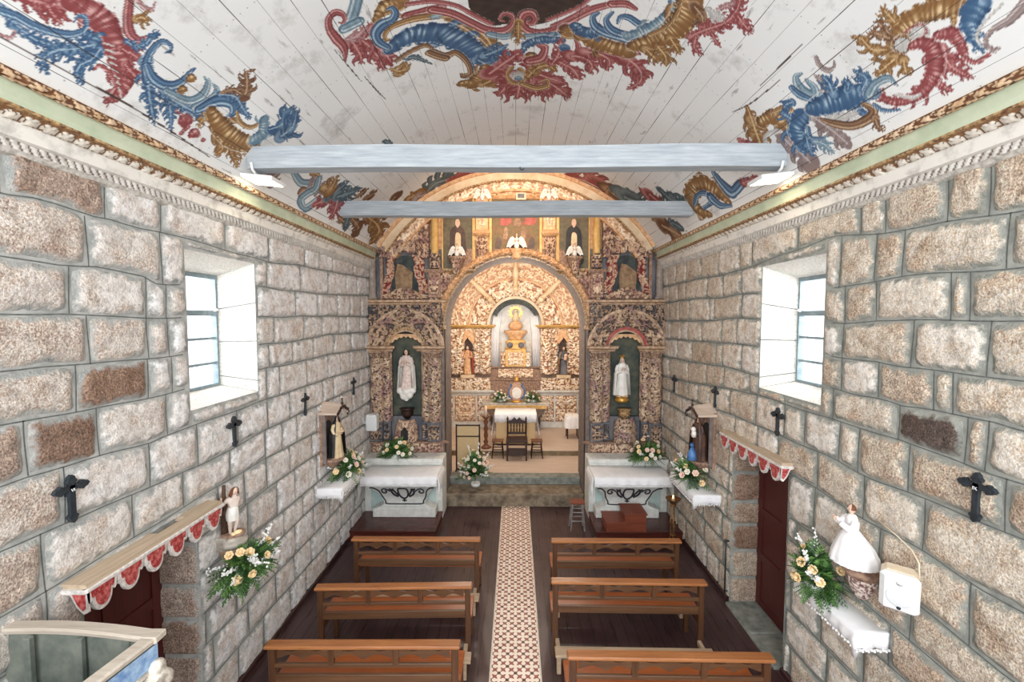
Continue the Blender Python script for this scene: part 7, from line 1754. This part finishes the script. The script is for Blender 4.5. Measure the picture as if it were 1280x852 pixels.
q = MB(); q.prism(catmull([(0, .04), (.16, .12), (.2, .32), (.13, .5), (.06, .56), (0, .62), (-.06, .56), (-.13, .5), (-.2, .32), (-.16, .12), (0, .04)], 5)[:-1].tolist(), -.03, .03); cr = q.build('shield', M_CARVE_CREAM, r)
q = MB(); q.prism(catmull([(0, .1), (.1, .16), (.12, .34), (0, .42), (-.12, .34), (-.1, .16), (0, .1)], 5)[:-1].tolist(), -.045, -.03); q.build('oval_field', M_ROBEW, cr)
for a in (-1, 1):
    q = MB(); q.tube(catmull([(a * .12, -.04, .1), (a * .2, -.04, .2), (a * .21, -.04, .36), (a * .14, -.04, .46), (a * .17, -.04, .52)], 4).tolist(), .022, 7); q.build('blue_ribbon', M_BLUEROBE, r)
q = MB(); q.lathe([(.06, 0), (.08, .04), (.05, .1), (.015, .14)], 0, -.02, .58, 10)
q.ball((0, -.02, .74), .02, 8); q.build('crown', M_GOLD, r)

r = thing('high_backed_chair', (.03, 10.02, .4), 'dark carved high-backed chair facing the nave in front of the altar table', 'chair')
for a in (-1, 1):
    q = MB(); q.lathe([(.02, 0), (.022, .4), (.018, .5), (.022, .6), (.018, .86), (.03, .88), (.02, .91), (.005, .95)], a * .22, .2, 0, 10); q.build('back_post', M_DARKWOOD, r)
    q = MB(); q.lathe([(.02, 0), (.016, .1), (.024, .2), (.018, .3), (.022, .44)], a * .22, -.2, 0, 10); q.build('front_leg', M_DARKWOOD, r)
q = MB(); q.box(-.25, .25, -.23, .22, .42, .47, bev=.01); q.build('seat', M_DARKWOOD, r)
q = MB(); q.prism([(-.2, .78), (.2, .78), (.2, .84), (.12, .86), (.06, .93), (0, .87), (-.06, .93), (-.12, .86), (-.2, .84)], .185, .21); q.build('crest_rail', M_DARKWOOD, r)
q = MB(); q.box(-.2, .2, .185, .21, .52, .57); q.build('lower_rail', M_DARKWOOD, r)
for k in range(5):
    q = MB(); q.lathe([(.011, 0), (.016, .06), (.009, .1), (.017, .15), (.011, .22)], -.14 + .07 * k, .198, .57, 8); q.build('spindle', M_DARKWOOD, r)
q = MB(); q.box(-.2, .2, -.21, -.19, .12, .3); q.build('front_stretcher', M_DARKWOOD, r)

r = thing('folding_screen', (-1.03, 9.22, .4), 'dark-framed beige fabric screen inside the chancel arch, left', 'screen')
q = MB()
for x in (-.25, .25): q.box(x - .016, x + .016, -.012, .016, 0, 1.0)
for z in (.02, .74, .98): q.box(-.25, .25, -.012, .016, z - .014, z + .014)
q.build('frame', M_DARKWOOD, r); q = MB(); q.box(-.235, .235, -.003, .004, .03, .73); q.build('lower_fabric', M_SCREEN, r); q = MB(); q.box(-.235, .235, -.003, .004, .75, .97); q.build('upper_fabric', M_SCREEN, r)
for a in (-1, 1):
    q = MB(); q.box(a * .25 - .016, a * .25 + .016, -.12, .12, 0, .025); q.build('foot', M_DARKWOOD, r)
r = thing('tall_candlestick', (-.72, 10.35, .54), 'tall turned wooden candlestick with a pale candle left of the altar table', 'candlestick')
q = MB(); q.lathe([(.12, 0), (.12, .03), (.07, .06), (.04, .1), (.06, .16), (.035, .22), (.055, .3), (.04, .4), (.055, .48), (.035, .56), (.06, .64), (.035, .7), (.09, .76), (.1, .78)], n=16); q.build('turned_stem', M_BROWNW, r)
q = MB(); q.lathe([(.03, .78), (.03, 1.02), (.004, 1.04)], n=12); q.build('candle', M_ROSE3, r)
for k in range(3):
    a = k * 2.1; q = MB(); q.ball((cos(a) * .11, sin(a) * .11, .02), .03, 8); q.build('foot', M_BROWNW, r)
r = thing('credence_table', (1.5, 11.3, .54), 'small cloth-covered side table at the right of the chancel', 'table')
for a in (-1, 1):
    for b in (-1, 1): q = MB(); q.box(a * .14 - .015, a * .14 + .015, b * .14 - .015, b * .14 + .015, 0, .58); q.build('leg', M_DARKWOOD, r)
q = MB(); q.box(-.17, .17, -.17, .17, .57, .6); q.build('table_top', M_DARKWOOD, r)
c = thing('table_cloth', (1.5, 11.3, 1.145), 'white cloth draped over the small side table in the chancel', 'cloth'); q = MB(); P = []
for j, (rr, z) in enumerate([(.02, 0), (.17, 0), (.19, -.01), (.2, -.1), (.215, -.2), (.22, -.32)]):
    ring = []
    for k in range(40):
        a = 2 * pi * k / 40; m = 1 / max(abs(cos(a)), abs(sin(a))) ** .7; f = 1 + (.05 * sin(k * 1.9) if j > 2 else 0); ring.append((rr * cos(a) * m * f, rr * sin(a) * m * f, z))
    P.append(ring)
q.grid(np.array(P), wrap=True); q.build('cloth_sheet', M_CLOTH, c, fix=False)
# ---------------------------------------------------------------- light and camera
w = bpy.data.worlds.new('World'); scene.world = w; w.use_nodes = True
w.node_tree.nodes['Background'].inputs[0].default_value = (.92, .96, 1.0, 1); w.node_tree.nodes['Background'].inputs[1].default_value = 1.9
def area(name, loc, target, sx, sy, power, col=(1, 1, 1)):
    L = bpy.data.lights.new(name, 'AREA'); L.shape = 'RECTANGLE'; L.size = sx; L.size_y = sy; L.energy = power; L.color = col
    if 'spot' in name: L.spread = 1.9
    o = bpy.data.objects.new(name, L); COL.objects.link(o); o.location = loc
    o.rotation_euler = (Vector(target) - Vector(loc)).to_track_quat('-Z', 'Y').to_euler(); return o
area('west_end_fill', (0, -2.4, 4.4), (0, 6, 1.8), 5.2, 3.6, 285, (.97, .985, 1))  # unseen fill panel added across the open west end
area('daylight_left_window', (-3.6, 4.15, 3.7), (0, 5.2, 1.2), 1.2, 1.4, 31, (.93, .97, 1))
area('daylight_right_window', (3.6, 4.45, 3.7), (0, 5.4, 1.2), 1.2, 1.4, 31, (.93, .97, 1))
def point(name, loc, power, col, r=.12):
    L = bpy.data.lights.new(name, 'POINT'); L.energy = power; L.color = col; L.shadow_soft_size = r
    o = bpy.data.objects.new(name, L); COL.objects.link(o); o.location = loc; return o
point('chancel_lamp_left', (-1.2, 9.9, 4.4), 58, (1, .88, .75)); point('chancel_lamp_right', (1.2, 9.9, 4.4), 58, (1, .88, .75))
point('chancel_lamp_low', (0, 10.1, 3.9), 48, (1, .88, .75))
area('retable_spotlight', (0, 6.3, 5.5), (0, 8.3, 5.5), 1.6, .2, 16, (1, .72, .48))
cd = bpy.data.cameras.new('Camera'); cam = bpy.data.objects.new('Camera', cd); COL.objects.link(cam); scene.camera = cam
cam.location = (0, 0, CAMH); cam.rotation_euler = (pi / 2 - PITCH, 0, YAW)
cd.sensor_width = 36; cd.lens = FPX * 36 / 1280; cd.clip_start = .05
scene.view_settings.view_transform = 'Standard'; scene.view_settings.look = 'None'; scene.view_settings.gamma = 1; scene.view_settings.exposure = .45
scene.view_settings.use_curve_mapping = False
